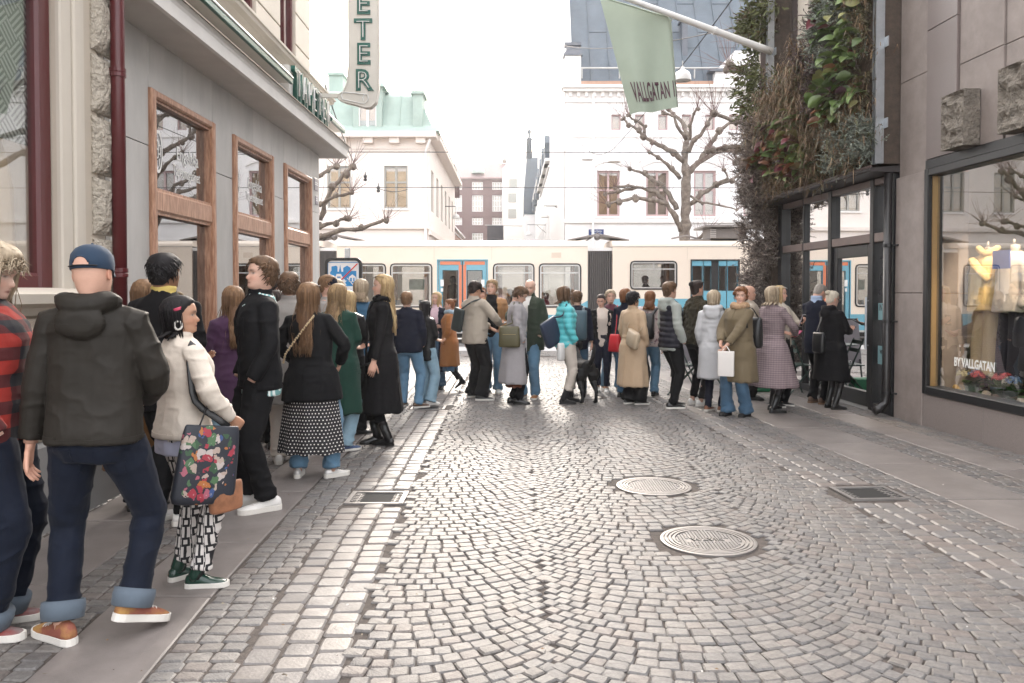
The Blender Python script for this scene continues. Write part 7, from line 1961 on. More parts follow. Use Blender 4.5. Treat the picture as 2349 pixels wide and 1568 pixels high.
 if scarf:
  sc_ = MB(); pts = [T((.085*math.sin(a), -.018+.08*math.cos(a), 1.485+.012*math.sin(a*3))) for a in np.linspace(0, 2*math.pi, 17)]
  sc_.tube(pts, scarf.get('r', .034)*s, 10)
  if scarf.get('tail'):
   for xo in scarf['tail']:
    sc_.tube([T((xo*.6, .09, 1.46)), T((xo, .125, 1.38)), T((xo, .15, 1.2)), T((xo*1.05, .155, scarf.get('end', .95)))], [(.04*s, .018*s), (.05*s, .014*s), (.055*s, .012*s), (.055*s, .008*s)], 8, hint=(0, 1, 0))
  me = remesh(sc_, vox*.8, 2, 'scarf'); v = get_v(me); n = get_n(me)
  set_v(me, v+n*(noise(v*np.array((50, 50, 22)), 4)*.006*s)[:, None]); me.materials.clear(); me.materials.append(scarf['mat']); mkobj('scarf', me, root)
 # seams, pockets, belts: thin patches lifted off the garment they belong to
 plist = []
 for (gname, pname, fn, off, pm) in patches:
  if pname.startswith('pocket') or pname == 'seam':
   for sg in (1, -1): plist.append((gname, pname, (lambda x, y, z, f=fn, g=sg: f(x, y, z) & (x*g > 0)), off, pm))
  else: plist.append((gname, pname, fn, off, pm))
 for (gname, pname, fn, off, pm) in plist:
  src = [c for c in root.children if c.name.split('.')[0] == gname]
  if not src: continue
  sm_ = src[0].data; v = get_v(sm_); n = get_n(sm_); q = ((v/s-np.array((0, 0, dz))-PIV)@Lr)+PIV
  q0 = v/s if gname in ('trousers', 'skirt') else q
  mk = fn(q0[:, 0], q0[:, 1], q0[:, 2])
  keep = [pl.vertices[:] for pl in sm_.polygons if all(mk[i] for i in pl.vertices)]
  if not keep: continue
  ids = sorted(set(i for f in keep for i in f)); mp_ = {a: i for i, a in enumerate(ids)}; m_ = len(ids)
  A_ = v[ids]+n[ids]*off*s; B_ = v[ids]-n[ids]*.001
  fa = [[mp_[i] for i in f] for f in keep]; ed = {}
  for f in fa:
   for a, b in zip(f, f[1:]+f[:1]): ed[(a, b)] = 1
  side = [[a, a+m_, b+m_, b] for (a, b) in ed if (b, a) not in ed]
  pb = MB(); pb.add(np.concatenate([A_, B_]), fa+side); po = pb.obj(pname, pm or sm_.materials[0], src[0], True)
  smooth_by_angle(po.data, 50)
 p = Person(); p.root = root; p.s = s; p.T = T; p.HT = HT; p.arm = arm_pts; p.leg = leg_pts; p.loc = loc; p.face = R(face); p.H = H; p.rng = rng; p.vox = vox; p.sh = sh; p.garment = g; p.body = body
 def W(q):      # body coordinates (1.755 m person) to world
  q = T(q); return rotz(R(face))@q+loc
 p.W = W
 for e in extras: e(p)
 return p
# ================================================================== the people
def C(name, col, rough=.85, var=.16, bump=.25, bs=420, **k): return M('cloth_'+name, col, rough, var, k.pop('scale', 5), bump, bs, sheen=k.pop('sheen', 0 if max(col) < .03 else .08), spec=k.pop('spec', .2 if max(col) < .05 else .35), dist=.002, **k)
black = C('black', (.0065, .0065, .0075)); black2 = C('black_wool', (.008, .0075, .0085), .9); navy = C('navy', (.009, .011, .022)); charcoal = C('charcoal', (.035, .032, .030), .6, .14)
olive_blk = C('olive_black', (.021, .018, .0145), .6, .14)
dkjean = C('dark_denim', (.0055, .0085, .018), .8, .25, .3, 300, sheen=.05); jean = C('blue_denim', (.115, .215, .315), .85, .22, .3, 300); ltjean = C('light_denim', (.24, .36, .44), .85, .2, .3, 300); midjean = C('mid_denim', (.055, .11, .175), .85, .22, .3, 300)
cuffm = C('denim_cuff', (.095, .12, .15), .9, .2)
creamk = C('cream_knit', (.62, .55, .47), .9, .06, .4, 240); whitec = C('white_cotton', (.72, .70, .67), .8, .05); greyh = C('grey_hoodie', (.34, .36, .33), .9, .10)
beige = C('beige_cotton', (.40, .345, .28), .85, .08); beiget = C('beige_trousers', (.52, .46, .40), .8, .06); camel = C('rust_camel', (.30, .125, .040), .9, .1); suede = C('tan_suede', (.32, .17, .075), .9, .14)
trench = C('trench', (.46, .33, .215), .7, .05); greyc = C('grey_wool', (.32, .30, .305), .92, .08); green_c = C('bottle_green', (.012, .042, .030), .92, .12); fieldg = C('field_green', (.030, .040, .026), .8, .15)
parka = C('olive_parka', (.155, .118, .068), .75, .1); rain = C('pale_raincoat', (.50, .50, .51), .55, .06); tealm = C('teal_nylon', (.10, .50, .54), .42, .08); purple = C('purple_knit', (.055, .022, .055), .9, .3)
maroonc = C('maroon_sweat', (.085, .022, .035), .9, .12); denimj = C('denim_jacket', (.045, .12, .205), .85, .2); leather = C('black_leather', (.012, .012, .013), .3, .2, .3, 60); furm = C('dark_shag', (.045, .038, .024), .95, .5, .6, 90, scale=30)
furcol = C('fur_trim', (.42, .27, .16), .95, .5, .8, 120, scale=40); pinksh = C('pink_shirt', (.62, .45, .50), .8, .08); grey_coat2 = C('greige_coat', (.28, .26, .24), .9, .08); rustc = C('brown_coat', (.17, .085, .035), .9, .15)
blus = C('cream_blouse', (.62, .53, .46), .7, .08); bluscarf = C('blue_scarf', (.28, .38, .44), .9, .12); lilac = C('lilac_hem', (.45, .46, .58), .7, .05)
def plaid(t, vec, base):
 s = nd(t, 'ShaderNodeSeparateXYZ'); t.links.new(vec, s.inputs[0])
 def band(o, f): return math_n(t, 'GREATER_THAN', math_n(t, 'SINE', math_n(t, 'MULTIPLY', o, f)), -.05)
 a = band(s.outputs[2], 52); b = band(math_n(t, 'ADD', s.outputs[0], s.outputs[1]), 48)
 k = math_n(t, 'MULTIPLY', math_n(t, 'ADD', a, b), .5)
 r = nd(t, 'ShaderNodeValToRGB'); r.color_ramp.interpolation = 'CONSTANT'; e = r.color_ramp.elements
 e[0].color = (.010, .010, .014, 1); e[1].position = .75; e[1].color = (.27, .020, .013, 1); q = e.new(.3); q.color = (.07, .009, .010, 1)
 t.links.new(k, r.inputs[0]); return r.outputs[0]
plaidm = M('cloth_red_plaid', (.3, .02, .02), .9, .12, 6, .3, 300, pattern=plaid)
def dots(t, vec, base):
 s = nd(t, 'ShaderNodeSeparateXYZ'); t.links.new(vec, s.inputs[0])
 ang = math_n(t, 'ARCTAN2', s.outputs[0], s.outputs[1]); u = math_n(t, 'MULTIPLY', ang, 7.5); v = math_n(t, 'MULTIPLY', s.outputs[2], 36.0)
 row = math_n(t, 'FLOOR', v); u2 = math_n(t, 'ADD', u, math_n(t, 'MULTIPLY', row, .5))
 fu = math_n(t, 'SUBTRACT', math_n(t, 'FRACT', u2), .5); fv = math_n(t, 'SUBTRACT', math_n(t, 'FRACT', v), .5)
 d = math_n(t, 'ADD', math_n(t, 'MULTIPLY', fu, fu), math_n(t, 'MULTIPLY', fv, fv)); m_ = math_n(t, 'LESS_THAN', d, .040)
 return mixrgb(t, (.013, .012, .014), (.74, .70, .66), m_)
dotm = M('cloth_polka', (.02, .02, .02), .75, .05, 6, pattern=dots)
def maze(t, vec, base):
 s = nd(t, 'ShaderNodeSeparateXYZ'); t.links.new(vec, s.inputs[0])
 u = math_n(t, 'MULTIPLY', math_n(t, 'ADD', s.outputs[0], math_n(t, 'MULTIPLY', s.outputs[1], .75)), 17.0); v = math_n(t, 'MULTIPLY', s.outputs[2], 9.5)
 col = math_n(t, 'FLOOR', u); fu = math_n(t, 'SUBTRACT', math_n(t, 'FRACT', u), .5)
 v2 = math_n(t, 'ADD', v, math_n(t, 'MULTIPLY', math_n(t, 'MODULO', math_n(t, 'ABSOLUTE', col), 2.0), .5)); fv = math_n(t, 'SUBTRACT', math_n(t, 'FRACT', v2), .5)
 mx = math_n(t, 'MAXIMUM', math_n(t, 'ABSOLUTE', fu), math_n(t, 'MULTIPLY', math_n(t, 'ABSOLUTE', fv), 1.7))
 blk = math_n(t, 'MULTIPLY', math_n(t, 'LESS_THAN', mx, .40), math_n(t, 'GREATER_THAN', mx, .19))
 line = math_n(t, 'LESS_THAN', math_n(t, 'ABSOLUTE', fu), .13); line = math_n(t, 'MULTIPLY', line, math_n(t, 'GREATER_THAN', mx, .3))
 edge = math_n(t, 'GREATER_THAN', math_n(t, 'ABSOLUTE', fu), .44); edge = math_n(t, 'MULTIPLY', edge, math_n(t, 'GREATER_THAN', math_n(t, 'ABSOLUTE', fv), .12))
 k = math_n(t, 'MINIMUM', math_n(t, 'ADD', math_n(t, 'ADD', blk, line), edge), 1.0)
 return mixrgb(t, (.62, .58, .55), (.014, .013, .015), k)
mazem = M('cloth_geometric', (.1, .1, .1), .8, .05, 6, pattern=maze)
def chk(t, vec, base):
 s = nd(t, 'ShaderNodeSeparateXYZ'); t.links.new(vec, s.inputs[0])
 a = math_n(t, 'SINE', math_n(t, 'MULTIPLY', s.outputs[2], 230)); b = math_n(t, 'SINE', math_n(t, 'MULTIPLY', math_n(t, 'ADD', s.outputs[0], s.outputs[1]), 230))
 k = math_n(t, 'MULTIPLY', math_n(t, 'ADD', math_n(t, 'GREATER_THAN', a, .45), math_n(t, 'GREATER_THAN', b, .45)), .5)
 return mixrgb(t, (.285, .215, .22), (.10, .075, .085), k)
chkm = M('cloth_mauve_check', (.25, .19, .19), .9, .08, 6, pattern=chk)
def stripes(t, vec, base):
 s = nd(t, 'ShaderNodeSeparateXYZ'); t.links.new(vec, s.inputs[0])
 a = math_n(t, 'GREATER_THAN', math_n(t, 'SINE', math_n(t, 'MULTIPLY', math_n(t, 'ADD', s.outputs[0], s.outputs[1]), 210)), 0)
 return mixrgb(t, (.70, .74, .72), (.16, .36, .36), a)
stripem = M('cloth_stripe_shirt', (.6, .7, .7), .8, .05, pattern=stripes)
def flor(t, vec, base):
 v = nd(t, 'ShaderNodeTexVoronoi'); v.inputs['Scale'].default_value = 16; t.links.new(vec, v.inputs[0])
 k = math_n(t, 'LESS_THAN', v.outputs['Distance'], .30); return mixrgb(t, (.50, .42, .40), (.20, .12, .13), k)
florm = M('cloth_floral_shirt', (.5, .4, .4), .8, .05, pattern=flor)
s_white = M('sneaker_white', (.70, .68, .65), .55, .06); s_sole = M('sole_white', (.66, .63, .58), .6, .06); s_blk = M('shoe_black', (.012, .012, .012), .35, .1); s_blks = M('shoe_black_suede', (.018, .017, .017), .9, .15)
s_brown = M('shoe_brown', (.10, .06, .04), .6, .15); s_tan = M('shoe_tan', (.30, .14, .055), .75, .15); s_green = M('boot_green_leather', (.012, .040, .028), .25, .1, 6, .15, 40, coat=.2); s_silver = M('sneaker_silver', (.55, .53, .51), .35, .1, metal=.3)
s_ochre = M('sneaker_ochre_red', (.24, .075, .05), .85, .15, 7, .3, 200, col2=(.34, .19, .055)); s_leo = M('sneaker_leopard', (.22, .10, .06), .8, .6, 40); s_gum = M('sole_brown', (.20, .12, .07), .7, .1); s_blue = M('sneaker_blue', (.06, .09, .17), .8, .1)
s_red = M('sneaker_red_grey', (.20, .035, .03), .6, .1, col2=(.18, .14, .14), scale=5); capm = C('navy_cap', (.014, .032, .062), .8, .12); lensf = M('tortoise_frame', (.06, .03, .015), .3, .2); blkf = M('black_frame', (.012, .012, .012), .3, 0)
wh = dict(mat=s_white, solemat=s_sole, sole=.03); bk = dict(mat=s_blk, solemat=s_blk); bks = dict(mat=s_blk, solemat=s_sole, sole=.028)
boots = dict(mat=s_blk, solemat=s_blk, boot=.15, heel=1, point=1, L=.97); boots_s = dict(mat=s_blks, solemat=s_blk, boot=.13, heel=1); tightb = (.020, .016, .018)
A_POCK = (.188, .10, .905, (.7, -1, -.1)); A_POCKL = (-.188, .10, .905, (-.7, -1, -.1)); A_DN = (.255, .02, .83); A_DNL = (-.255, .02, .83)
A_PH = (.06, .30, 1.13, (.7, -.5, -.6), (-.4, .7, .35), (-.3, -.2, 1)); A_PHL = (-.06, .30, 1.13, (-.7, -.5, -.6), (.4, .7, .35), (.3, -.2, 1)); A_FOLD = (-.02, .20, 1.12, (.7, -.3, -.6)); A_FOLDL = (.02, .22, 1.08, (-.7, -.3, -.6))
TR = lambda m, **k: dict(mat=m, **k)
slim = (.88, .86, .88); wide = (1.15, 1.45, 1.75); flare_ = (.98, 1.25, 1.6); strt = (1.05, 1.12, 1.2)
PP = {}
PCH = {}
B = lambda z0, z1: (lambda x, y, z: (z > z0) & (z < z1) & (np.abs(x) < .26))
def box_(x0, x1, z0, z1, back=False, both=True): return lambda x, y, z: ((np.abs(x) if both else x) > x0) & ((np.abs(x) if both else x) < x1) & (z > z0) & (z < z1) & ((y < -.02) if back else (y > .02))
PCH['cap'] = (('trousers', 'pocket', box_(.045, .150, .735, .875, True), .004, None), ('jacket', 'hem_band', lambda x, y, z: (z < .915) & (np.abs(x) < .225), .004, None), ('jacket', 'yoke', lambda x, y, z: (z > 1.345) & (z < 1.40) & (y < -.03) & (np.abs(x) < .17), .003, None))
PCH['plaid'] = (('trousers', 'pocket', box_(.045, .150, .735, .85, True), .004, None),)
PCH['young'] = (('jacket', 'pocket', box_(.045, .125, 1.20, 1.33, both=True), .003, None), ('jacket', 'zip_placket', lambda x, y, z: (np.abs(x) < .018) & (y > .03), .004, None), ('jacket', 'hem_band', B(.80, .865), .004, None))
PCH['whitetop'] = (('jacket', 'ribbed_hem', lambda x, y, z: (z < .935) & (np.abs(x) < .24), .004, None),)
PCH['phoneman'] = (('jacket', 'hem_band', lambda x, y, z: (z < .86) & (np.abs(x) < .25), .005, None), ('jacket', 'yoke', lambda x, y, z: (z > 1.335) & (z < 1.43) & (y < -.03), .004, None))
PCH['suede'] = (('jacket', 'pocket', box_(.125, .20, .95, 1.06), .005, None),)
PCH['bald'] = (('jacket', 'pocket_flap', box_(.085, .165, 1.29, 1.34), .008, None), ('jacket', 'pocket', box_(.085, .165, 1.17, 1.285), .005, None), ('jacket', 'pocket', box_(.075, .19, .80, .95), .006, None))
PCH['parka'] = (('jacket', 'pocket_flap', box_(.085, .20, .80, .85), .009, None), ('jacket', 'hem_band', B(.46, .50), .004, None), ('jacket', 'zip_placket', lambda x, y, z: (np.abs(x) < .025) & (y > .05), .006, None))
PCH['trench'] = (('jacket', 'belt', lambda x, y, z: (z > 1.03) & (z < 1.085) & (np.abs(x) < .22), .007, None), ('jacket', 'storm_flap', lambda x, y, z: (z > 1.24) & (z < 1.42) & (y < -.02) & (np.abs(x) < .17), .006, None), ('jacket', 'back_vent', lambda x, y, z: (np.abs(x) < .022) & (y < -.05) & (z < 1.0), .006, None))
PCH['greycoat'] = (('jacket', 'belt', lambda x, y, z: (z > .99) & (z < 1.05) & (np.abs(x) < .25), .006, None), ('jacket', 'pocket_welt', box_(.14, .22, .84, .88), .008, None), ('jacket', 'belt_end', lambda x, y, z: (np.abs(x-.10) < .022) & (y > .0) & (z > .55) & (z < 1.0), .008, None))
PCH['navyjk'] = (('jacket', 'hem_band', lambda x, y, z: (z < .885) & (np.abs(x) < .26), .004, None), ('trousers', 'pocket', box_(.045, .150, .70, .82, True), .004, None))
PCH['denim'] = (('jacket', 'yoke', lambda x, y, z: (z > 1.30) & (z < 1.43) & (y < -.02), .004, None), ('jacket', 'seam', lambda x, y, z: (np.abs(np.abs(x)-.075) < .012) & (y < -.02) & (z > .7) & (z < 1.30), .004, None))
PCH['rain'] = (('jacket', 'waist_channel', lambda x, y, z: (z > 1.01) & (z < 1.045) & (np.abs(x) < .26), .004, None), ('jacket', 'hem_band', B(.47, .515), .004, None))
PCH['dots'] = (('jacket', 'back_seam', lambda x, y, z: (np.abs(x) < .010) & (y < -.04) & (z < 1.42), .003, None), ('jacket', 'pocket_flap', lambda x, y, z: (np.abs(x) > .13) & (np.abs(x) < .23) & (z > .83) & (z < .875), .006, None))
PCH['blackcoat'] = (('jacket', 'pocket_welt', lambda x, y, z: (np.abs(x) > .12) & (y > .02) & (z > .86) & (z < .90), .006, None),)
PCH['check'] = (('jacket', 'belt', lambda x, y, z: (z > 1.02) & (z < 1.075) & (np.abs(x) < .20), .007, None), ('jacket', 'cape', lambda x, y, z: (z > 1.24) & (z < 1.43) & (y < .0), .006, None))
PCH['vest'] = (('hoodie', 'ribbed_hem', lambda x, y, z: (z < .845) & (np.abs(x) < .24), .004, None),)
PCH['walker'] = (('jacket', 'pocket_flap', box_(.09, .19, .84, .88), .007, None),)
PCH['green'] = (('jacket', 'back_seam', lambda x, y, z: (np.abs(x) < .012) & (y < -.04) & (z < 1.40), .003, None), ('jacket', 'pocket_flap', lambda x, y, z: (x > .12) & (z > .80) & (z < .85), .006, None))
PCH['doorman'] = (('jacket', 'back_seam', lambda x, y, z: (np.abs(x) < .010) & (y < -.04) & (z < 1.42), .003, None),)
# ---- left queue, nearest first
PP['plaid'] = person('person in red and black plaid jacket with curly blonde hair at the left edge', -14, 1448, yt=548, face=-78, sex='f', skin='pale', hair=('curly', 'gblonde', .22), hk=dict(vol=1.35, wavy=1.6, front_open=48), head=(-6, 18),
 top=dict(mat=plaidm, hem=.86, loose=.035, boxy=.8, collar=.8), legs=TR(dkjean, w=(1.05, 1.15, 1.2), cuff=cuffm, len=.085), shoes=dict(mat=s_red, solemat=s_sole, sole=.035), arms=(A_POCK, A_POCKL), build=1.05, patches=PCH['plaid'])
PP['cap'] = person('man seen from behind in navy cap, dark hooded jacket and dark turned-up jeans', 226, 1466, yt=553, face=2, sex='m', skin='red', hair=('none', 'gblonde', 0), head=(0, 6),
 top=dict(mat=olive_blk, hem=.885, loose=.034, boxy=.55, hood=.95, sleeve=1.08, fold=.8), legs=TR(dkjean, w=(1.02, 1.08, 1.14), cuff=cuffm, len=.115, loose=.008, fold=.8), shoes=dict(mat=s_ochre, solemat=s_sole, sole=.032),
 arms=((.12, .24, 1.04, (.75, -.7, -.35)), (-.285, -.02, .80, (-.6, -.8, 0))), feet=((.125, .02, -34, .035, 18), (-.145, -.02, 58)), hat=dict(kind='cap', mat=capm, strap=M('cap_strap', (.010, .010, .012), .5)), build=.93, patches=PCH['cap'])
PP['suit'] = person('man with short dark hair in black suit jacket with yellow collar, seen from behind', 383, 1200, yt=578, face=-12, sex='m', skin='brown', hair=('crop', 'black', 0), head=(-12, 0),
 inner=dict(mat=M('cloth_yellow_collar', (.55, .42, .12), .8, .1), hem=1.1, collar=.9, name='shirt'), top=dict(mat=black2, hem=.74, loose=.025, boxy=.6, collar=.5), legs=TR(black, w=strt), shoes=wh, arms=(A_FOLD, A_FOLDL), feet=((.14, .0, -48), (-.10, 0, -25)), build=1.06)
PP['browncoat'] = person('woman in brown coat almost hidden behind the suit jacket man', 322, 0, Y=5.75, H=1.68, face=15, sex='f', hair=('long', 'lbrown', .25), top=dict(mat=rustc, hem=.32, loose=.04, flare=.1, collar=1), legs=TR(black, w=slim), shoes=boots)
PP['whitetop'] = person('woman in cream cardigan and black and white patterned leggings with green ankle boots', 425, 1340, yt=672, face=-42, sex='f', skin='tan', hair=('sleek', 'black', .04), hk=dict(front_open=75), head=(-30, 0),
 inner=dict(mat=lilac, hem=.80, loose=.004, boxy=.3, flare=.12, name='blouse'), top=dict(mat=creamk, hem=.90, loose=.030, boxy=.45, collar=.5), legs=TR(mazem, w=(.95, .95, .92), len=.13, loose=.008, color=(.02, .02, .02)), shoes=dict(mat=s_green, solemat=s_sole, sole=.034, boot=.13),
 arms=((.20, .20, 1.0, (.9, -.8, -.1)), A_POCKL), feet=((.11, .03, -38), (-.10, .02, 6)), patches=PCH['whitetop'])
def trinkets(p):
 mb = MB(); mb.tube([p.HT((.083, -.006+.022*math.sin(a), .052+.026*math.cos(a))) for a in np.linspace(0, 6.28, 13)], .006, 6); mb.obj('earring', s_sole, p.root, True)
 mb = MB(); mb.tube([p.HT((.090, .012, .165)), p.HT((.094, -.03, .150)), p.HT((.092, -.028, .142)), p.HT((.090, .010, .155))], .0045, 6); mb.obj('hair_clip', M('pink_clip', (.55, .06, .12), .3, 0), p.root, True)
trinkets(PP['whitetop'])
PP['young'] = person('young man with swept brown hair in black zip jacket, black trousers and white sneakers', 596, 1166, yt=586, face=122, sex='m', skin='fair', hair=('crop', 'brown', 0), hk=dict(part=.4, vol=1.1), head=(10, -4), patches=PCH['young'],
 inner=dict(mat=stripem, hem=.795, loose=.020, boxy=.5, name='shirt'), top=dict(mat=black, hem=.84, loose=.030, boxy=.6, collar=.55), legs=TR(black, w=(1.0, 1.0, 1.05), len=.10), shoes=dict(mat=s_white, solemat=s_sole, sole=.034, L=1.06),
 arms=(A_POCK, A_POCKL), feet=((.12, .03, -28), (-.10, -.03, 2)), build=.94)
PP['purple'] = person('woman in purple knitted blazer with long brown hair behind the young man', 532, 1104, yt=652, face=48, sex='f', hair=('long', 'lbrown', .34), top=dict(mat=purple, hem=.72, loose=.02, flare=.12, collar=.5), legs=TR(ltjean, w=flare_, len=.22, color=tightb), shoes=boots, arms=(A_FOLD, A_FOLDL))
PP['dots'] = person('woman with long light brown hair in black blazer and polka dot skirt over jeans', 716, 1096, yt=644, face=-8, sex='f', hair=('long', 'lbrown', .43), hk=dict(vol=1.15), head=(-14, 0), top=dict(mat=black, hem=.70, loose=.032, flare=.16, belt=.006, boxy=.45, sleeve=1.0),
 legs=TR(jean, w=strt, len=.10, skirt=dict(hem=.24, flare=.10, mat=dotm, pleats=9)), shoes=dict(mat=s_silver, solemat=s_sole, sole=.042), arms=((.20, .18, 1.0, (1, -.5, -.2)), (-.20, .18, 1.0, (-1, -.5, -.2))), feet=((.17, .04, -40), (-.13, .0, 14)), shade=lensf, build=1.1, patches=PCH['dots'])
PP['greige'] = person('man in grey beige coat with short brown hair seen from behind', 664, 1062, yt=622, face=8, sex='m', hair=('crop', 'brown', 0), top=dict(mat=grey_coat2, hem=.55, loose=.035, collar=1), legs=TR(beiget, w=strt), shoes=wh, head=(12, 0))
PP['curlbun'] = person('man with dark tousled hair turned to the shop window, half hidden', 611, 0, Y=8.3, H=1.73, face=-35, sex='m', hair=('crop', 'dark', 0), hk=dict(vol=1.2), head=(-20, 12), top=dict(mat=greyc, hem=.8, loose=.03), legs=TR(black), shoes=bk)
PP['beanie'] = person('person in black knitted beanie half hidden in the queue', 633, 0, Y=8.0, H=1.60, face=10, sex='f', hair=('bob', 'dark', .0), top=dict(mat=black2, hem=.7, loose=.03, collar=1), legs=TR(black), shoes=bk, hat=dict(kind='beanie', mat=black2))
PP['green'] = person('woman with wavy dark blonde hair in bottle green coat', 778, 1034, yt=648, face=-16, sex='f', hair=('long', 'dblonde', .27), hk=dict(wavy=1.3, vol=1.2), head=(-18, 0), top=dict(mat=green_c, hem=.40, loose=.04, flare=.05, boxy=.6, collar=.3), legs=TR(ltjean, w=strt), shoes=dict(mat=s_blue, solemat=s_sole), arms=(A_FOLD, A_FOLDL), feet=((.08, 0, -35), (-.1, 0, 0)), patches=PCH['green'])
PP['capglass'] = person('man in dark flat cap with sunglasses pushed up behind the green coat woman', 752, 0, Y=9.0, H=1.775, face=-100, sex='m', hair=('short', 'lbrown', 0), head=(10, 0), top=dict(mat=grey_coat2, hem=.8, loose=.03), legs=TR(black), shoes=bk, hat=dict(kind='cap', mat=navy), shade=lensf)
PP['fairman'] = person('fair haired man looking left behind the capped man', 775, 0, Y=9.5, H=1.735, face=160, sex='m', skin='red', hair=('short', 'gblonde', 0), head=(-25, 10), top=dict(mat=black, hem=.8, loose=.03, collar=.6), legs=TR(black), shoes=bk)
PP['blondeblk'] = person('woman with long blonde hair in black leather jacket beside the green coat woman', 803, 994, yt=664, face=-18, sex='f', hair=('long', 'blonde', .30), top=dict(mat=leather, hem=.75, loose=.03), legs=TR(black, w=wide), shoes=bk, arms=(A_FOLD, A_FOLDL), feet=((.10, 0, -60), (-.08, 0, -50)))
PP['glasses'] = person('dark haired woman in round spectacles facing the camera, half hidden', 790, 0, Y=10.2, H=1.60, face=165, sex='f', hair=('bob', 'dark', .0), head=(-15, 0), top=dict(mat=black2, hem=.6, loose=.03, collar=.8), legs=TR(black), shoes=bk, glasses=blkf)
PP['denim'] = person('woman with shoulder length ash blonde hair in blue denim jacket with a black bag', 827, 962, yt=638, face=4, sex='f', hair=('bob', 'gblonde', .06), hk=dict(vol=1.1), top=dict(mat=denimj, hem=.66, loose=.03, collar=.6), legs=TR(midjean, w=strt), shoes=wh, arms=(A_FOLD, A_FOLDL), patches=PCH['denim'])
PP['blackcoat'] = person('tall woman with long blonde hair in long open black coat and heeled boots', 876, 1020, yt=626, face=100, sex='f', skin='fair', hair=('long', 'blonde', .40), hk=dict(part=.2, front_open=80), head=(-6, 0), top=dict(mat=black2, hem=.34, loose=.026, flare=.11, boxy=.3, collar=.9, sleeve=1.0), legs=TR(black, w=slim, len=.26, color=tightb), shoes=boots,
 arms=(A_DN, (-.235, .08, .86, (-.6, -1, -.2))), feet=((.08, .06, 10), (-.07, -.05, -28)), shade=lensf, scarf=dict(mat=black, r=.030, tail=(.07, -.07), end=.62), patches=PCH['blackcoat'])
PP['navyjk'] = person('person with short light brown hair in navy jacket and blue jeans, seen from behind', 938, 935, yt=667, face=-6, sex='m', hair=('short', 'lbrown', 0), top=dict(mat=navy, hem=.83, loose=.05, boxy=.9, collar=.4, sleeve=1.15), legs=TR(jean, w=(1.08, 1.1, 1.15)), shoes=dict(mat=s_brown, solemat=s_sole), arms=(A_POCK, A_POCKL), feet=((.15, -.04, -50), (-.11, .06, -5)), build=.95, patches=PCH['navyjk'])
PP['leatherw'] = person('woman with straight black hair in black leather jacket and light jeans', 977, 928, yt=688, face=-38, sex='f', skin='tan', hair=('long', 'black', .26), top=dict(mat=leather, hem=.74, loose=.03, boxy=.6), legs=TR(ltjean, w=wide), shoes=wh, arms=(A_FOLD, A_FOLDL), feet=((.09, 0, -30), (-.09, .04, -20)))
PP['smiler'] = person('smiling blonde woman in long dark coat over a pink shirt', 1002, 892, yt=668, face=165, sex='f', hair=('long', 'blonde', .22), hk=dict(front_open=52), head=(-8, 0), smile=2, inner=dict(mat=pinksh, hem=.85, loose=.014, collar=.6), top=dict(mat=navy, hem=.32, loose=.04, flare=.14, open=(.06, .09)), legs=TR(midjean, w=strt), shoes=boots, arms=(A_FOLD, A_FOLDL))
PP['walker'] = person('woman in rust brown coat and pale blue scarf walking left', 1031, 894, yt=684, face=84, sex='f', hair=('bun', 'auburn', 0), head=(0, 4), top=dict(mat=camel, hem=.46, loose=.045, flare=.06), legs=TR(black, skirt=dict(hem=.36, flare=.03, mat=midjean), w=slim, len=.2, color=tightb), shoes=boots, scarf=dict(mat=bluscarf, r=.045), arms=(A_POCK, A_POCKL), feet=((.05, .26, 0), (-.05, -.28, 0, .06, 35)), patches=PCH['walker'])
# ---- queue across the street
PP['phoneman'] = person('man in beige jacket and black cap looking at his phone, seen from behind', 1090, 916, yt=642, face=-42, sex='m', skin='tan', hair=('short', 'dark', 0), head=(-10, 14), top=dict(mat=beige, hem=.82, loose=.045, boxy=.95, collar=.7, sleeve=1.15), legs=TR(black, w=wide, loose=.015), shoes=bks, arms=((.18, .33, 1.10, (1, -.4, -.5), (-.3, 1, .2), (-.4, 0, 1)), (.02, .30, 1.04, (-1, -.4, -.5))), feet=((.17, -.05, -42), (-.15, .10, -30)), hat=dict(kind='cap', mat=black, back=0), patches=PCH['phoneman'])
PP['hiddenjoy'] = person('laughing woman with reddish hair half hidden behind the beige jacket man', 1101, 0, Y=12.5, H=1.66, face=-165, sex='f', hair=('bob', 'auburn', .0), smile=2, top=dict(mat=pinksh, hem=.8, loose=.02), legs=TR(midjean, w=flare_), shoes=bk, head=(12, 0))
PP['suede'] = person('smiling young man in tan suede jacket over black sweater and jeans', 1128, 902, yt=640, face=178, sex='m', hair=('crop', 'dblonde', 0), head=(-12, 0), smile=1, inner=dict(mat=black2, hem=.86, loose=.02, boxy=.5, collar=.5), top=dict(mat=suede, hem=.80, loose=.045, boxy=.8, collar=.7, open=(.075, .12)), legs=TR(jean, w=strt), shoes=wh, arms=(A_POCK, A_POCKL), patches=PCH['suede'])
PP['greycoat'] = person('person with short dark hair in long pale grey coat with olive shoulder bag, looking down', 1183, 926, yt=651, face=-84, sex='f', skin='fair', hair=('crop', 'brown', 0), head=(-5, 30), top=dict(mat=greyc, hem=.30, loose=.05, flare=.07, boxy=.75, sleeve=1.25), legs=TR(black, w=slim, len=.1, color=tightb, skirt=dict(hem=.25, flare=.015, mat=C('rust_print', (.16, .05, .025), .8, .5))), shoes=bk, arms=(A_POCK, A_POCKL), feet=((.09, .03, -8), (-.07, -.04, 0)), lean=.05, patches=PCH['greycoat'])
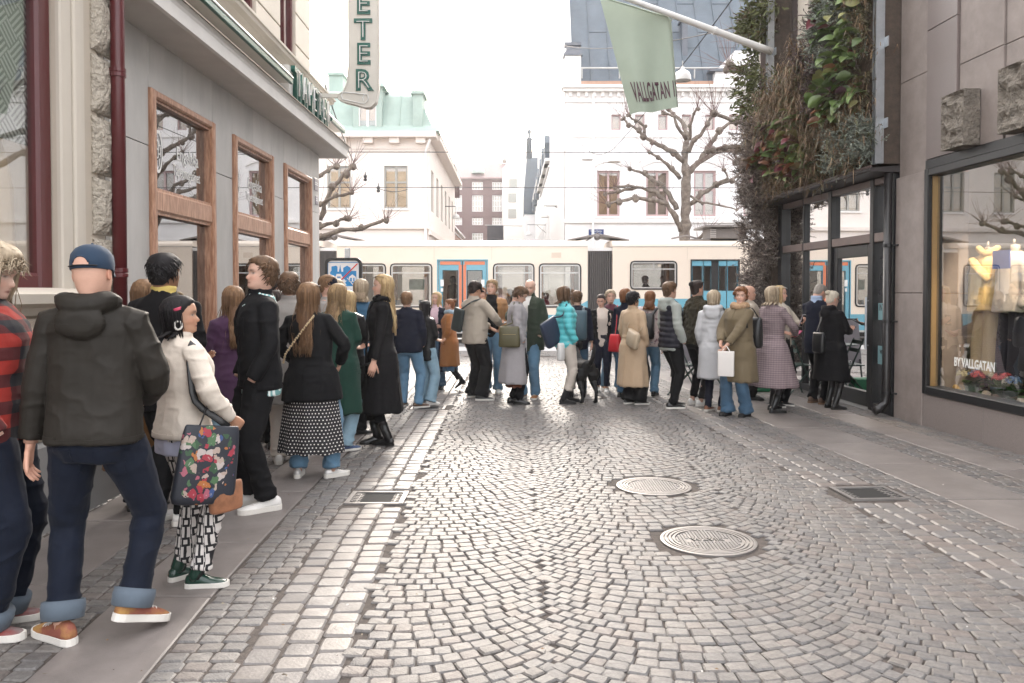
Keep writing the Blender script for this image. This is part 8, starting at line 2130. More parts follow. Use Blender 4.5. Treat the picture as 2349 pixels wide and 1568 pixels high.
PP['bald'] = person('bald man with stubble in dark green field jacket and blue jeans', 1214, 914, yt=638, face=158, sex='m', skin='fair', hair=('bald', 'brown', 0), head=(10, 12), beard=(.20, .13, .10), inner=dict(mat=whitec, hem=.85, loose=.014), top=dict(mat=fieldg, hem=.70, loose=.045, boxy=.75, collar=1.1, open=(.05, .0)), legs=TR(jean, w=strt), shoes=dict(mat=s_tan, solemat=s_sole), arms=((.10, .34, 1.17, (1, -.3, -.6), (-.2, .5, .5), (0, -.4, 1)), A_POCKL), build=1.05, patches=PCH['bald'])
PP['teal'] = person('woman with brown bob in turquoise quilted down jacket and beige cropped trousers', 1297, 925, yt=655, face=-76, sex='f', hair=('bob', 'brown', .04), hk=dict(vol=1.1, front_open=46), head=(4, 0), top=dict(mat=tealm, hem=.83, loose=.045, boxy=.85, collar=1.1, sleeve=1.2, puff=.085, open=(.03, .055), fold=.8), inner=dict(mat=black, hem=.78, loose=.012, boxy=.4), legs=TR(beiget, w=(.98, 1.02, 1.1), len=.22, color=tightb), shoes=dict(mat=s_blks, solemat=s_blk, boot=.16, heel=1, bw=1.05), arms=(A_POCK, A_POCKL), feet=((.11, -.05, -12), (-.10, .10, -5)), shade=M('white_frame', (.6, .6, .6), .3, 0))
PP['rucks'] = person('person with dark hair and blue backpack behind the turquoise jacket', 1325, 0, Y=12.3, H=1.60, face=-10, sex='m', hair=('short', 'brown', 0), top=dict(mat=navy, hem=.75, loose=.035), legs=TR(midjean, w=strt), shoes=bk)
PP['cardigan'] = person('woman in open black cardigan and cream blouse walking towards the camera', 1381, 898, yt=672, face=176, sex='f', skin='fair', hair=('bun', 'dark', 0), head=(-14, 16), smile=1, inner=dict(mat=blus, hem=.80, loose=.018, flare=.05), top=dict(mat=black2, hem=.74, loose=.03, open=(.085, .075)), legs=TR(navy, w=slim, len=.13), shoes=wh, arms=(A_POCK, A_POCKL), feet=((.07, -.05, 0), (-.07, .14, 0)))
PP['maroon'] = person('fair young man in maroon sweatshirt walking behind the black cardigan woman', 1402, 894, yt=664, face=-168, sex='m', hair=('crop', 'gblonde', 0), head=(-10, 0), top=dict(mat=maroonc, hem=.8, loose=.03, boxy=.7), legs=TR(jean, w=strt), shoes=dict(mat=s_tan, solemat=s_sole), feet=((.10, -.1, 0), (-.10, .12, 0)))
PP['trench'] = person('woman with short black hair in beige trench coat and wide black trousers', 1452, 928, yt=668, face=-48, sex='f', skin='tan', hair=('crop', 'black', 0), hk=dict(vol=1.25), head=(-12, 0), top=dict(mat=trench, hem=.29, loose=.045, flare=.07, boxy=.6, belt=.008, collar=.9, sleeve=1.15), legs=TR(black, w=(1.25, 1.6, 1.8)), shoes=bks, arms=(A_POCK, A_POCKL), feet=((.09, .04, -28), (-.08, -.02, -10)), patches=PCH['trench'])
PP['shadew'] = person('brown haired woman with sunglasses on her head behind the trench coat', 1438, 0, Y=11.8, H=1.63, face=-38, sex='f', hair=('bob', 'auburn', .0), top=dict(mat=navy, hem=.8, loose=.03, collar=.6), legs=TR(midjean), shoes=bk, shade=M('white_frame', (.6, .6, .6), .3, 0))
PP['floral'] = person('person in patterned short sleeved shirt with backpack and wristwatch', 1487, 908, H=1.60, face=-18, sex='m', skin='red', hair=('long', 'auburn', .10), top=dict(mat=florm, hem=.82, loose=.028, sleeve_len=.55, boxy=.6), legs=TR(jean, w=strt), shoes=bk, arms=((.265, -.03, .80), A_DNL), build=.95)
PP['vest'] = person('young man in navy quilted vest over grey hoodie and black jeans', 1538, 936, yt=645, face=-72, sex='m', hair=('short', 'brown', 0), hk=dict(vol=1.15), head=(6, 0), inner=dict(mat=greyh, hem=.80, loose=.016, boxy=.8, sleeve_len=1.0, sleeve=1.15, name='hoodie', hood=1.0), top=dict(mat=C('navy_quilt', (.020, .020, .028), .5), hem=.84, loose=.034, boxy=.85, sleeve_len=0, puff=.075, collar=.5), legs=TR(black, w=(.92, .88, .92)), shoes=bks, arms=(A_POCK, A_POCKL), feet=((.10, -.03, -10), (-.09, .10, -4)), patches=PCH['vest'])
PP['fur'] = person('woman with dark hair in a bun and dark shaggy fur jacket', 1598, 930, yt=641, face=-66, sex='f', hair=('bun', 'dark', 0), head=(4, -4), top=dict(mat=furm, hem=.86, loose=.05, boxy=.9, fur=.020, collar=.7, sleeve=1.2), legs=TR(black, w=(.84, .82, .8), len=.12), shoes=wh, arms=(A_POCK, A_POCKL), shade=blkf)
PP['rain'] = person('woman with grey blonde bob in pale grey hooded raincoat, seen from behind', 1638, 944, yt=664, face=-22, sex='f', hair=('bob', 'gblonde', .02), hk=dict(vol=1.15), top=dict(mat=rain, hem=.48, loose=.05, flare=.06, boxy=.75, hood=1.0, sleeve=1.15), legs=TR(navy, w=slim), shoes=dict(mat=s_leo, solemat=s_sole, sole=.032), feet=((.11, .0, -38), (-.09, .0, -20)), arms=(A_FOLD, A_POCKL), patches=PCH['rain'])
PP['parka'] = person('woman with short auburn hair in olive parka with fur trimmed hood, facing the camera', 1694, 954, yt=657, face=128, sex='f', hair=('crop', 'auburn', 0), hk=dict(vol=1.25), head=(28, 0), top=dict(mat=parka, hem=.47, loose=.055, flare=.07, boxy=.85, collar=.4, sleeve=1.2), legs=TR(midjean, w=(1.05, 1.35, 1.65)), shoes=dict(mat=s_blks, solemat=s_blk, boot=.11, heel=1), arms=((.10, .26, 1.0, (1, -.4, -.3)), (-.04, .30, .98, (-1, -.5, -.3))), feet=((.12, .08, 0), (-.10, -.04, 0)), scarf=dict(mat=furcol, r=.052), patches=PCH['parka'])
PP['check'] = person('woman with blonde bob in long mauve checked coat and lace-up boots', 1772, 944, yt=655, face=-58, sex='f', hair=('bob', 'gblonde', .04), hk=dict(vol=1.15), head=(-10, 0), top=dict(mat=chkm, hem=.36, loose=.035, flare=.26, boxy=.3, belt=.018, sleeve=1.05), legs=dict(kind='tights', color=tightb), shoes=dict(mat=s_blk, solemat=s_blk, boot=.17, sole=.04, heel=1), arms=((.12, .32, 1.08, (1, -.5, -.4)), (-.10, .30, 1.10, (-1, -.5, -.4))), feet=((.12, -.10, -24), (-.10, .12, -4)), patches=PCH['check'])
PP['phonew'] = person('laughing woman with long blonde hair and sunglasses on her head holding a grey phone', 1788, 932, yt=653, face=-140, sex='f', hair=('long', 'blonde', .26), hk=dict(front_open=56), head=(18, 0), smile=2, inner=dict(mat=creamk, hem=.8, loose=.014), top=dict(mat=beige, hem=.55, loose=.03, open=(.05, .06)), legs=TR(black, w=strt), shoes=bks, arms=(A_DN, (.02, .34, 1.20, (-1, -.4, -.5), (.1, .6, .6), (.5, -.6, .5))), shade=M('white_frame', (.6, .6, .6), .3, 0))
PP['oldman'] = person('balding grey haired older man behind the olive parka', 1726, 0, Y=11.6, H=1.68, face=-95, sex='m', skin='red', hair=('bald', 'grey', 0), top=dict(mat=beige, hem=.8, loose=.03, hood=.9), legs=TR(black), shoes=bk)
PP['doorman'] = person('man with cropped hair in dark suit jacket and pale blue shirt by the door', 1876, 926, yt=645, face=-58, sex='m', skin='red', hair=('buzz', 'grey', 0), head=(-14, 30), inner=dict(mat=C('blue_shirt', (.30, .38, .52), .8, .05), hem=1.0, loose=.012, collar=1.2), top=dict(mat=navy, hem=.72, loose=.03, boxy=.6, flare=.05), legs=TR(black, w=(1.0, .98, 1.0)), shoes=dict(mat=s_brown, solemat=s_gum), arms=(A_PH, A_PHL), build=1.06, patches=PCH['doorman'])
PP['doorlady'] = person('woman with pinned up white blonde hair and spectacles in black coat and tall boots', 1906, 938, yt=664, face=-66, sex='f', hair=('bun', 'white', 0), head=(-8, 10), top=dict(mat=black2, hem=.42, loose=.05, flare=.12, boxy=.6, hood=.85), legs=dict(kind='tights', color=tightb), shoes=dict(mat=s_blk, solemat=s_blk, boot=.33, heel=1, bw=1.05), arms=(A_PH, A_PHL), glasses=blkf, feet=((.10, 0, -12), (-.09, .06, 0)))
PP['inside1'] = person('person in pinkish beige jacket with brown bag standing inside the glass door', 1990, 0, Y=11.55, H=1.70, face=-40, sex='f', hair=('long', 'lbrown', .2), top=dict(mat=C('rose_beige', (.38, .25, .20), .85, .06), hem=.82, loose=.04, boxy=.8), legs=TR(black, w=slim), shoes=boots, arms=(A_FOLD, A_FOLDL), group='people inside the shop')
PP['inside2'] = person('dark haired person in black behind the cafe counter', 1958, 0, Y=12.6, H=1.70, face=100, sex='f', hair=('bob', 'black', 0), top=dict(mat=black, hem=.8), legs=TR(black), shoes=bk, group='people inside the shop')
# ---- tram passengers
for (x_, Yt, H_, fc, hc, mt_, lab, st_, hr) in ((1484, 24.75, 1.72, -90, 'dark', black2, 'tram passenger in dark beanie and black coat seated facing right', True, 'beanie'), (1524, 25.3, 1.72, 90, 'auburn', C('brown_knit', (.07, .04, .03)), 'tram passenger with curly brown hair seated in the middle of the window', True, None),
         (1560, 25.0, 1.66, -80, 'dark', rustc, 'tram passenger with tied dark hair at the right end of the window', True, None), (1252, 24.7, 1.5, 60, 'brown', M('cloth_red_top', (.32, .02, .035), .8), 'small tram passenger in a red top by the window before the bellows', True, None),
         (1040, 24.8, 1.70, -30, 'black', black, 'tram passenger in black standing behind the left door leaf', False, None), (1098, 25.2, 1.66, 20, 'blonde', greyh, 'tram passenger with blonde hair standing behind the right door leaf', False, None), (1168, 24.9, 1.66, 80, 'brown', denimj, 'tram passenger in blue seated by the window right of the doors', True, None)):
 person(lab, x_, 0, Y=Yt, H=H_, face=fc, z0=.36+(.42 if st_ else 0) if x_ > 1400 else .36+(.05 if st_ else 0), sit=st_, sex='f', hair=('bob' if hc != 'auburn' else 'curly', hc, .02), top=dict(mat=mt_, hem=.82, loose=.03), legs=TR(black), shoes=bk, group='passengers in the tram', hat=dict(kind='beanie', mat=black2) if hr else None)
# ================================================================== things people carry
def bag(label, who, c, w_, h, t_, yaw, mat, straps=(), taper=(1, 1), name='bag', cat='bag', flap=None, smat=None, rs=.012, roll=0, zip_=False, e=3.2):
 p = PP[who]; s = p.s; org = p.W(np.array(c)); a = p.face+R(yaw)
 t = thing(name, label, cat, tuple(org), a)
 mb = MB(); rr = []
 prof = [(-.5, .70, .5), (-.485, .92, .8), (-.40, 1.0, 1.0), (0, 1.0, 1.05), (.38, 1.0, .75), (.48, .97, .45), (.5, .93, .22)]
 if e > 5: prof = [(-.5, .98, .98), (-.49, 1, 1), (0, 1, .96), (.45, 1, .7), (.5, 1, .6)]
 for (z, k, tk) in prof:
  f = taper[0]+(taper[1]-taper[0])*(z+.5); q = ell((0, 0, z*h), w_/2*k*f, t_/2*tk, 24, e);
  q = q+np.outer(noise(q*np.array((9, 9, 9))+h*10, 3), (0, .25*t_*.3, 0))
  rr.append(q*s)
 mb.loft(rr); Rr = np.array(Matrix.Rotation(R(roll), 3, 'Y'))
 mb.v = [v@Rr.T for v in mb.v]; mb.obj('body', mat, t, True)
 if flap is not None:
  mb = MB(); mb.loft([(ell((0, t_*.18, z*h), w_/2*k, t_/2*tk, 24, e)*s)@Rr.T for (z, k, tk) in ((-.05, .96, .95), (.0, 1.02, 1.0), (.42, 1.02, .82), (.51, .98, .4))]); mb.obj('flap', flap, t, True)
 if zip_:
  mb = MB(); mb.tube([(np.array((x_, t_*.53, .12*h))*s)@Rr.T for x_ in np.linspace(-.3*w_, .3*w_, 5)], .003, 5); mb.obj('zip', M('brass_zip', (.5, .38, .18), .35, .1, metal=.8), t)
 ca, sa = math.cos(-a), math.sin(-a)
 for st in straps:
  mb = MB(); pts = []
  for q in st:
   if len(q) == 4: v = (np.array(q[:3])*s)@Rr.T                        # bag coordinates
   else:
    d = p.W(np.array(q))-org; v = np.array((d[0]*ca-d[1]*sa, d[0]*sa+d[1]*ca, d[2]))
   pts.append(v)
  m_ = []                                                               # smooth
  for i in range(len(pts)-1):
   for k in range(4): m_.append(pts[i]*(1-k/4)+pts[i+1]*(k/4))
  m_.append(pts[-1]); m_ = [m_[0]]+[(m_[i-1]+m_[i]*2+m_[i+1])/4 for i in range(1, len(m_)-1)]+[m_[-1]]
  r_ = rs if hasattr(rs, '__len__') else (rs, rs*.35)
  mb.tube(m_, [(r_[0], r_[1])]*len(m_), 8, hint=(0, 1, 0)); mb.obj('strap', smat or mat, t, True)
 return t
def floral(t, vec, base):
 n = nd(t, 'ShaderNodeTexNoise'); n.inputs['Scale'].default_value = 22; t.links.new(vec, n.inputs[0])
 warp = mixrgb(t, vec, n.outputs['Color'], .07)
 v = nd(t, 'ShaderNodeTexVoronoi'); v.inputs['Scale'].default_value = 25; t.links.new(warp, v.inputs[0])
 r = nd(t, 'ShaderNodeValToRGB'); r.color_ramp.interpolation = 'CONSTANT'; e = r.color_ramp.elements
 e[0].color = (.50, .05, .08, 1); e[1].position = .86; e[1].color = (.62, .50, .42, 1)
 for pos, c in ((.16, (.55, .16, .22)), (.3, (.05, .13, .06)), (.46, (.10, .22, .10)), (.58, (.06, .12, .32)), (.68, (.60, .22, .06)), (.76, (.70, .62, .58))): q = e.new(pos); q.color = (*c, 1)
 sp = nd(t, 'ShaderNodeSeparateColor'); t.links.new(v.outputs['Color'], sp.inputs[0]); t.links.new(sp.outputs[0], r.inputs[0])
 s = nd(t, 'ShaderNodeSeparateXYZ'); t.links.new(vec, s.inputs[0])
 dx = math_n(t, 'MULTIPLY', math_n(t, 'SUBTRACT', s.outputs[0], .02), 7.0); dz = math_n(t, 'MULTIPLY', math_n(t, 'ADD', s.outputs[2], .0), 5.2)
 d = math_n(t, 'ADD', math_n(t, 'MULTIPLY', dx, dx), math_n(t, 'MULTIPLY', dz, dz))
 n2 = nd(t, 'ShaderNodeTexNoise'); n2.inputs['Scale'].default_value = 11; t.links.new(vec, n2.inputs[0])
 reg = math_n(t, 'LESS_THAN', math_n(t, 'ADD', d, math_n(t, 'MULTIPLY', math_n(t, 'SUBTRACT', n2.outputs[0], .5), 3.2)), 1.1)
 k = math_n(t, 'MULTIPLY', math_n(t, 'LESS_THAN', v.outputs['Distance'], .56), reg)
 petal = mixrgb(t, r.outputs[0], (.85, .8, .75), math_n(t, 'MULTIPLY', math_n(t, 'LESS_THAN', v.outputs['Distance'], .13), .45))
 return mixrgb(t, (.018, .021, .030), mixrgb(t, petal, (.62, .60, .60), 1.0, 'MULTIPLY'), k)
m_floral = M('floral_tote_cloth', (.05, .05, .06), .55, .1, 8, .2, 200, pattern=floral)
lb = M('bag_black_leather', (.013, .013, .014), .38, .12, 6, .2, 90); ob = M('bag_olive_leather', (.085, .075, .032), .5, .12, 6, .2, 90); bb_g = M('bag_beige_leather', (.46, .36, .25), .5, .06, 5); rb_ = M('bag_red_nylon', (.50, .014, .022), .5, .12, 8); gb2 = M('bag_green_black', (.018, .028, .028), .5, .15); wpap = M('white_paper', (.74, .70, .66), .7, .03, 4); nb_ = M('bag_navy', (.018, .03, .06), .5, .12); brb = M('bag_brown_leather', (.12, .06, .05), .4, .15)
bag('dark tote bag printed with bright flowers on the shoulder of the cream cardigan woman', 'whitetop', (.285, .0, .76), .37, .45, .075, -90, m_floral, [[(-.10, .0, .22, 1), (.232, -.05, 1.12), (.198, -.055, 1.36), (.165, -.02, 1.472), (.178, .03, 1.40), (.232, .045, 1.12), (.08, .0, .22, 1)]], taper=(1.05, .92), name='tote_bag', cat='tote bag', smat=lb, rs=(.018, .004), roll=-9)
bag('small brown floral pouch below the flower printed tote', 'whitetop', (.27, .12, .55), .22, .17, .08, -80, C('rust_floral', (.28, .12, .06), .8, .6), name='pouch', cat='pouch')
bag('black leather handbag held low in front of the black coat woman', 'blackcoat', (-.10, .26, .70), .24, .20, .10, 0, lb, [[(-.08, 0, .09, 1), (-.16, .20, .83), (-.235, .10, .86), (-.12, .16, .83), (.08, 0, .09, 1)]], name='handbag')
bag('black shoulder bag across the back of the denim jacket woman', 'denim', (.10, -.19, 1.10), .26, .24, .08, 0, lb, [[(-.10, 0, .10, 1), (-.06, -.15, 1.38), (-.10, -.06, 1.48)]], name='shoulder_bag', smat=lb)
bag('black sling bag on the back of the beige jacket man', 'phoneman', (-.13, -.22, 1.17), .20, .34, .09, 0, gb2, [[(.02, 0, .16, 1), (.10, -.17, 1.43), (.15, -.02, 1.475)], [(-.05, 0, -.14, 1), (-.20, -.12, 1.02), (-.21, .02, 1.0)]], name='sling_bag', roll=14)
bag('square olive shoulder bag on the hip of the pale grey coat person', 'greycoat', (-.02+.27, -.12, .98), .31, .30, .10, -100, ob, [[(-.12, 0, .14, 1), (.22, -.10, 1.22), (.12, -.06, 1.48)], [(.12, 0, .14, 1), (.235, .02, 1.22), (.13, .01, 1.48)]], name='shoulder_bag', zip_=True, taper=(1.02, .92), rs=(.010, .004))
bag('navy blue shopper bag with pointed top behind the turquoise jacket woman', 'teal', (.14, -.27, 1.06), .32, .40, .12, -60, nb_, [[(-.10, 0, .19, 1), (.19, -.10, 1.30), (.16, -.03, 1.48)]], taper=(.95, 1.05), name='shopper_bag', roll=24)
bag('white plastic bag at the thigh of the turquoise jacket woman', 'teal', (.21, -.14, .78), .12, .26, .08, -60, M('white_plastic', (.7, .69, .67), .4, .05), name='carrier_bag')
bag('blue grey backpack on the person behind the turquoise jacket', 'rucks', (.02, -.25, 1.16), .34, .50, .22, 0, M('backpack_petrol', (.045, .085, .11), .6, .15, 5), [[(-.10, 0, .2, 1), (-.12, -.10, 1.46), (-.12, .02, 1.47), (-.14, .13, 1.30)], [(.10, 0, .2, 1), (.12, -.10, 1.46), (.12, .02, 1.47), (.14, .13, 1.30)]], name='backpack', cat='backpack', e=2.6, rs=(.02, .006))
bag('beige flap handbag on the back of the trench coat woman', 'trench', (.16, -.21, 1.03), .36, .25, .10, -28, bb_g, [[(-.16, 0, .11, 1), (.0, -.16, 1.20), (.10, -.07, 1.46)], [(.14, 0, .11, 1), (.21, -.02, 1.22), (.14, .01, 1.47)]], flap=bb_g, name='handbag', rs=(.010, .004), roll=12)
bag('red nylon pouch bag beside the trench coat woman', 'shadew', (-.05, -.25, .88), .24, .28, .12, 0, rb_, [[(0, 0, .13, 1), (-.08, -.16, 1.15), (-.13, -.04, 1.48)]], name='drawstring_bag', rs=(.006, .004), taper=(1, .7))
bag('black backpack on the person in the patterned short sleeved shirt', 'floral', (-.02, -.22, 1.16), .28, .42, .16, 0, lb, [[(.10, 0, .18, 1), (.135, -.08, 1.46), (.13, .03, 1.46), (.155, .13, 1.30), (.18, .05, 1.02)]], name='backpack', cat='backpack', rs=(.022, .006))
bag('long dark green shoulder bag on the pale raincoat woman', 'rain', (.25, -.02, .74), .32, .38, .12, -75, gb2, [[(-.10, 0, .17, 1), (.235, -.07, 1.18), (.16, -.08, 1.46), (.13, .0, 1.49)], [(.10, 0, .17, 1), (.24, .04, 1.18), (.15, .02, 1.48)]], taper=(1.0, .8), name='shoulder_bag', rs=(.026, .005))
bag('white paper carrier bag held by the olive parka woman', 'parka', (-.06, .36, .73), .21, .33, .07, 30, wpap, [[(-.05, 0, .16, 1), (-.04, .33, .97), (.05, 0, .16, 1)]], name='carrier_bag', cat='paper bag', rs=(.006, .006), e=9)
bag('small black backpack on the back of the olive parka woman', 'parka', (-.02, -.27, 1.12), .30, .42, .17, 0, lb, [[(-.10, 0, .2, 1), (-.15, -.08, 1.47), (-.14, .06, 1.45), (-.20, .10, 1.2)]], name='backpack', cat='backpack', e=2.6)
bag('black shoulder bag with gold chain ring on the black coat lady by the door', 'doorlady', (.02, -.27, .98), .24, .30, .10, -10, lb, [[(-.06, 0, .13, 1), (-.05, -.16, 1.3), (-.12, -.05, 1.48)]], name='shoulder_bag')
bag('plum brown leather bag on the arm of the beige jacket person inside the door', 'inside1', (-.26, .02, 1.02), .42, .28, .14, 80, brb, [[(-.1, 0, .13, 1), (-.21, .05, 1.25), (.1, 0, .13, 1)]], name='handbag')
# gold chain strap of the polka dot woman (goes with a bag hidden in front of her)
p = PP['dots']; ch = MB(); pts = [p.W((.10, -.135, 1.44)), p.W((.04, -.168, 1.36)), p.W((-.06, -.175, 1.24)), p.W((-.16, -.165, 1.12)), p.W((-.215, -.10, 1.03))]
cps = []
for i in range(4):
 for k in range(7): cps.append(pts[i]*(1-k/7)+pts[i+1]*k/7)
for i, c in enumerate(cps): ch.ball(c+np.array((0, -.012, 0)), (.012, .008, .010) if i % 2 else (.008, .010, .012), 6, 4)
o = ch.obj('chain_strap', M('pale_gold', (.62, .48, .30), .3, .1, metal=.8), None, True); tag(o, 'pale gold chain strap across the back of the black blazer', 'bag strap')
def in_hand(label, who, k, name, cat, size, mat, off=(0, 0, 0), tilt=50, screen=None):
 p = PP[who]; a, e, wv = p.arm[k]; c = p.W(wv+(wv-e)/np.linalg.norm(wv-e)*.10+np.array(off)); t = thing(name, label, cat, tuple(c), p.face); t.rotation_euler = (R(tilt), 0, p.face)
 mb = MB(); mb.box((-size[0]/2, -size[1]/2, -size[2]/2), (size[0]/2, size[1]/2, size[2]/2), bev=.003); mb.obj('case', mat, t)
 mb = MB(); mb.box((-size[0]/2+.004, -size[1]/2+.004, size[2]/2), (size[0]/2-.004, size[1]/2-.004, size[2]/2+.001)); mb.obj('screen', screen or M('phone_screen', (.02, .025, .03), .1, 0), t)
 return t
# box() frame is (u, v, n) with n = +Y: width, height, thickness
m_phw = M('phone_white', (.66, .66, .66), .3, .02); m_phg = M('phone_grey', (.25, .22, .23), .35, .02)
in_hand('white smartphone in the hand of the beige jacket man', 'phoneman', 0, 'phone', 'phone', (.075, .155, .010), m_phw, (0, .02, .03), -70)
in_hand('grey smartphone held up by the laughing blonde woman', 'phonew', 1, 'phone', 'phone', (.078, .16, .012), m_phg, (0, .0, .05), -20)
in_hand('pink rimmed smartphone in the hands of the mauve checked coat woman', 'check', 0, 'phone', 'phone', (.075, .15, .010), M('phone_pink', (.42, .04, .12), .35, .02), (0, .02, .03), -60)
in_hand('dark smartphone in the hands of the black coat lady by the door', 'doorlady', 0, 'phone', 'phone', (.075, .155, .010), lb, (-.03, .02, .03), -60)
in_hand('dark smartphone the dark suit man by the door looks at', 'doorman', 1, 'phone', 'phone', (.075, .155, .010), lb, (.02, .02, .03), -60)
def wristwatch(label, who, k, mat):
 p = PP[who]; a, e, wv = p.arm[k]; s = p.s; d = (wv-e)/np.linalg.norm(wv-e); c = wv-d*.005
 mb = MB(); W_ = [p.W(c-d*.016), p.W(c-d*.008), p.W(c+d*.008), p.W(c+d*.016)]; mb.tube(W_, [.030*s, .034*s, .034*s, .030*s], 12); o = mb.obj('wristwatch', mat, None, True); tag(o, label, 'watch')
wristwatch('silver watch and bracelet on the wrist of the tall black coat woman', 'blackcoat', 0, M('silver', (.6, .58, .55), .25, .1, metal=.9)); wristwatch('white faced wristwatch on the bare arm of the patterned shirt person', 'floral', 0, wpap)
def dog():
 base = G(1338, 921); t = thing('dog', 'black labrador seen from behind with its tail up beside the turquoise jacket woman', 'dog', tuple(base), R(12))
 mb = MB()
 # body, facing +Y
 mb.tube([(0, -.28, .50), (0, -.24, .515), (0, -.10, .50), (0, .10, .485), (0, .26, .49), (0, .36, .52), (0, .40, .55)], [(.04, .05), (.095, .105), (.105, .115), (.110, .130), (.115, .150), (.085, .11), (.05, .06)], 16, hint=(1, 0, 0))
 mb.tube([(0, .32, .56), (0, .42, .66), (0, .48, .73)], [(.085, .085), (.07, .072), (.062, .065)], 12)
 mb.tube([(0, .42, .76), (0, .48, .775), (0, .55, .765), (0, .60, .735), (0, .66, .72), (0, .70, .715)], [(.04, .04), (.075, .072), (.072, .07), (.05, .05), (.042, .04), (.03, .025)], 12, hint=(1, 0, 0))
 for sg in (1, -1):
  mb.tube([(sg*.075, -.20, .48), (sg*.090, -.20, .40), (sg*.095, -.16, .31), (sg*.098, -.22, .24), (sg*.10, -.295, .17), (sg*.10, -.285, .09), (sg*.10, -.275, .03)], [(.06, .085), (.062, .095), (.050, .062), (.034, .042), (.024, .030), (.021, .025), (.024, .028)], 10, hint=(1, 0, 0))
  mb.tube([(sg*.10, -.285, .035), (sg*.10, -.25, .025), (sg*.10, -.20, .02)], [(.024, .02), (.032, .024), (.026, .016)], 8)
  mb.tube([(sg*.085, .26, .46), (sg*.090, .27, .36), (sg*.092, .25, .25), (sg*.092, .26, .14), (sg*.092, .265, .03)], [(.05, .07), (.042, .052), (.030, .036), (.025, .028), (.026, .028)], 10, hint=(1, 0, 0))
  mb.tube([(sg*.092, .26, .03), (sg*.092, .30, .025), (sg*.092, .345, .02)], [(.026, .02), (.034, .024), (.027, .016)], 8)
 mb.tube([(0, -.25, .53), (.005, -.32, .57), (.02, -.37, .65), (.035, -.375, .76), (.04, -.36, .84)], [.036, .034, .030, .024, .010], 10)
 me = remesh(mb, .011, 3, 'body'); v = get_v(me); n = get_n(me); set_v(me, v+n*(noise(v*np.array((60, 60, 40)), 5)*.0025)[:, None])
 me.materials.append(M('black_dog_fur', (.006, .006, .0065), .5, .2, 30, .4, 200, spec=.3)); mkobj('body', me, t)
 for sg in (1, -1):
  mb = MB(); mb.tube([(sg*.06, .47, .82), (sg*.095, .47, .80), (sg*.105, .49, .74), (sg*.09, .505, .69)], [(.012, .02), (.014, .038), (.012, .036), (.006, .015)], 8); mb.obj('ear', MATS['black_dog_fur'], t, True)
 mb = MB(); mb.ball((0, .70, .72), (.02, .014, .014), 8, 6); mb.obj('nose', lb, t, True)
 mb = MB(); mb.tube([(.075*math.cos(a), .435+.04*math.sin(a), .675+.055*math.sin(a)) for a in np.linspace(0, 2*math.pi, 17)], .010, 6); mb.obj('collar', M('dog_collar', (.10, .03, .03), .6, .1), t)
dog()
# ================================================================== street furniture
# zone sign
SYd = 15.5; F0 = XF(SYd); sx = lambda x: P(x, 700, SYd)[0]; sz = lambda y: P(1174, y, SYd)[2]
zs = thing('zone_sign', 'blue and white end of pedestrian priority zone sign in a black frame', 'traffic sign', (sx(790), SYd, 0))
FZ = fr((0, 0, 0), (1, 0, 0), (0, -1, 0)); ox = sx(790); Q = lambda x: sx(x)-ox
mb = MB();
def rrect(x0, x1, z0, z1, r, n_, k=5):
 pts = []
 for (cx, cz, a0) in ((x1-r, z1-r, 0), (x0+r, z1-r, 90), (x0+r, z0+r, 180), (x1-r, z0+r, 270)):
  for i in range(k): a = R(a0+90*i/(k-1)); pts.append((cx+r*math.cos(a), -n_, cz+r*math.sin(a)))
 return pts
x0, x1, z0, z1 = Q(746), Q(831), sz(770), sz(592)
mb.loft([rrect(x0, x1, z0, z1, .12, -.05), rrect(x0, x1, z0, z1, .12, .03), rrect(x0+.055, x1-.055, z0+.055, z1-.055, .08, .03), rrect(x0+.055, x1-.055, z0+.055, z1-.055, .08, -.01)], False); mb.obj('frame', m_blk, zs)
mb = MB(); mb.loft([rrect(x0+.05, x1-.05, z0+.05, z1-.05, .08, -.02), rrect(x0+.05, x1-.05, z0+.05, z1-.05, .08, .008)]); mb.obj('panel', M('sign_white', (.74, .74, .75), .4, .02), zs)
m_sblue = M('sign_blue', (.015, .22, .52), .4, .04); m_sred = M('sign_red', (.55, .03, .03), .4, .03)
def flat(name, polys, mat, n_):
 mb = MB()
 for pl in polys: mb.loft([[(Q(x_), -n_, sz(y_)) for x_, y_ in pl], [(Q(x_), -n_-.003, sz(y_)) for x_, y_ in pl]])
 return mb.obj(name, mat, zs)
bx0, bx1, by0, by1 = 752, 825, 602, 657
flat('border', [[(bx0, by0), (bx1, by0), (bx1, by0+1.4), (bx0, by0+1.4)], [(bx0, by0+1.4), (bx0+1.4, by0+1.4), (bx0+1.4, 760), (bx0, 760)], [(bx1-1.4, by0+1.4), (bx1, by0+1.4), (bx1, 760), (bx1-1.4, 760)], [(bx0+1.4, 667), (bx1-1.4, 667), (bx1-1.4, 668.4), (bx0+1.4, 668.4)]], m_sblue, .010)
flat('townscape', [[(758, 650), (758, 625), (761, 621), (761, 612), (772, 610), (775, 613), (775, 624), (778, 624), (781, 608), (784, 624), (788, 624), (788, 615), (797, 610), (805, 615), (805, 622), (818, 622), (818, 657), (775, 657)]], m_sblue, .010)
wht = MATS['sign_white']
flat('pictogram', [[(771, 634), (773, 629), (783, 629), (785, 634), (787, 636), (787, 642), (770, 642), (770, 636)], [(801, 636), (809, 630), (817, 636), (817, 647), (801, 647)],
        [(787, 641), (791, 641), (794, 645), (797, 644), (792, 649), (796, 655), (793, 655), (789, 651), (786, 655), (783, 655), (787, 648)], [(796, 638), (798, 638), (814, 656), (811, 656)], [(762, 640), (764, 640), (766, 647), (769, 656), (760, 656), (760, 647)]], wht, .0145)
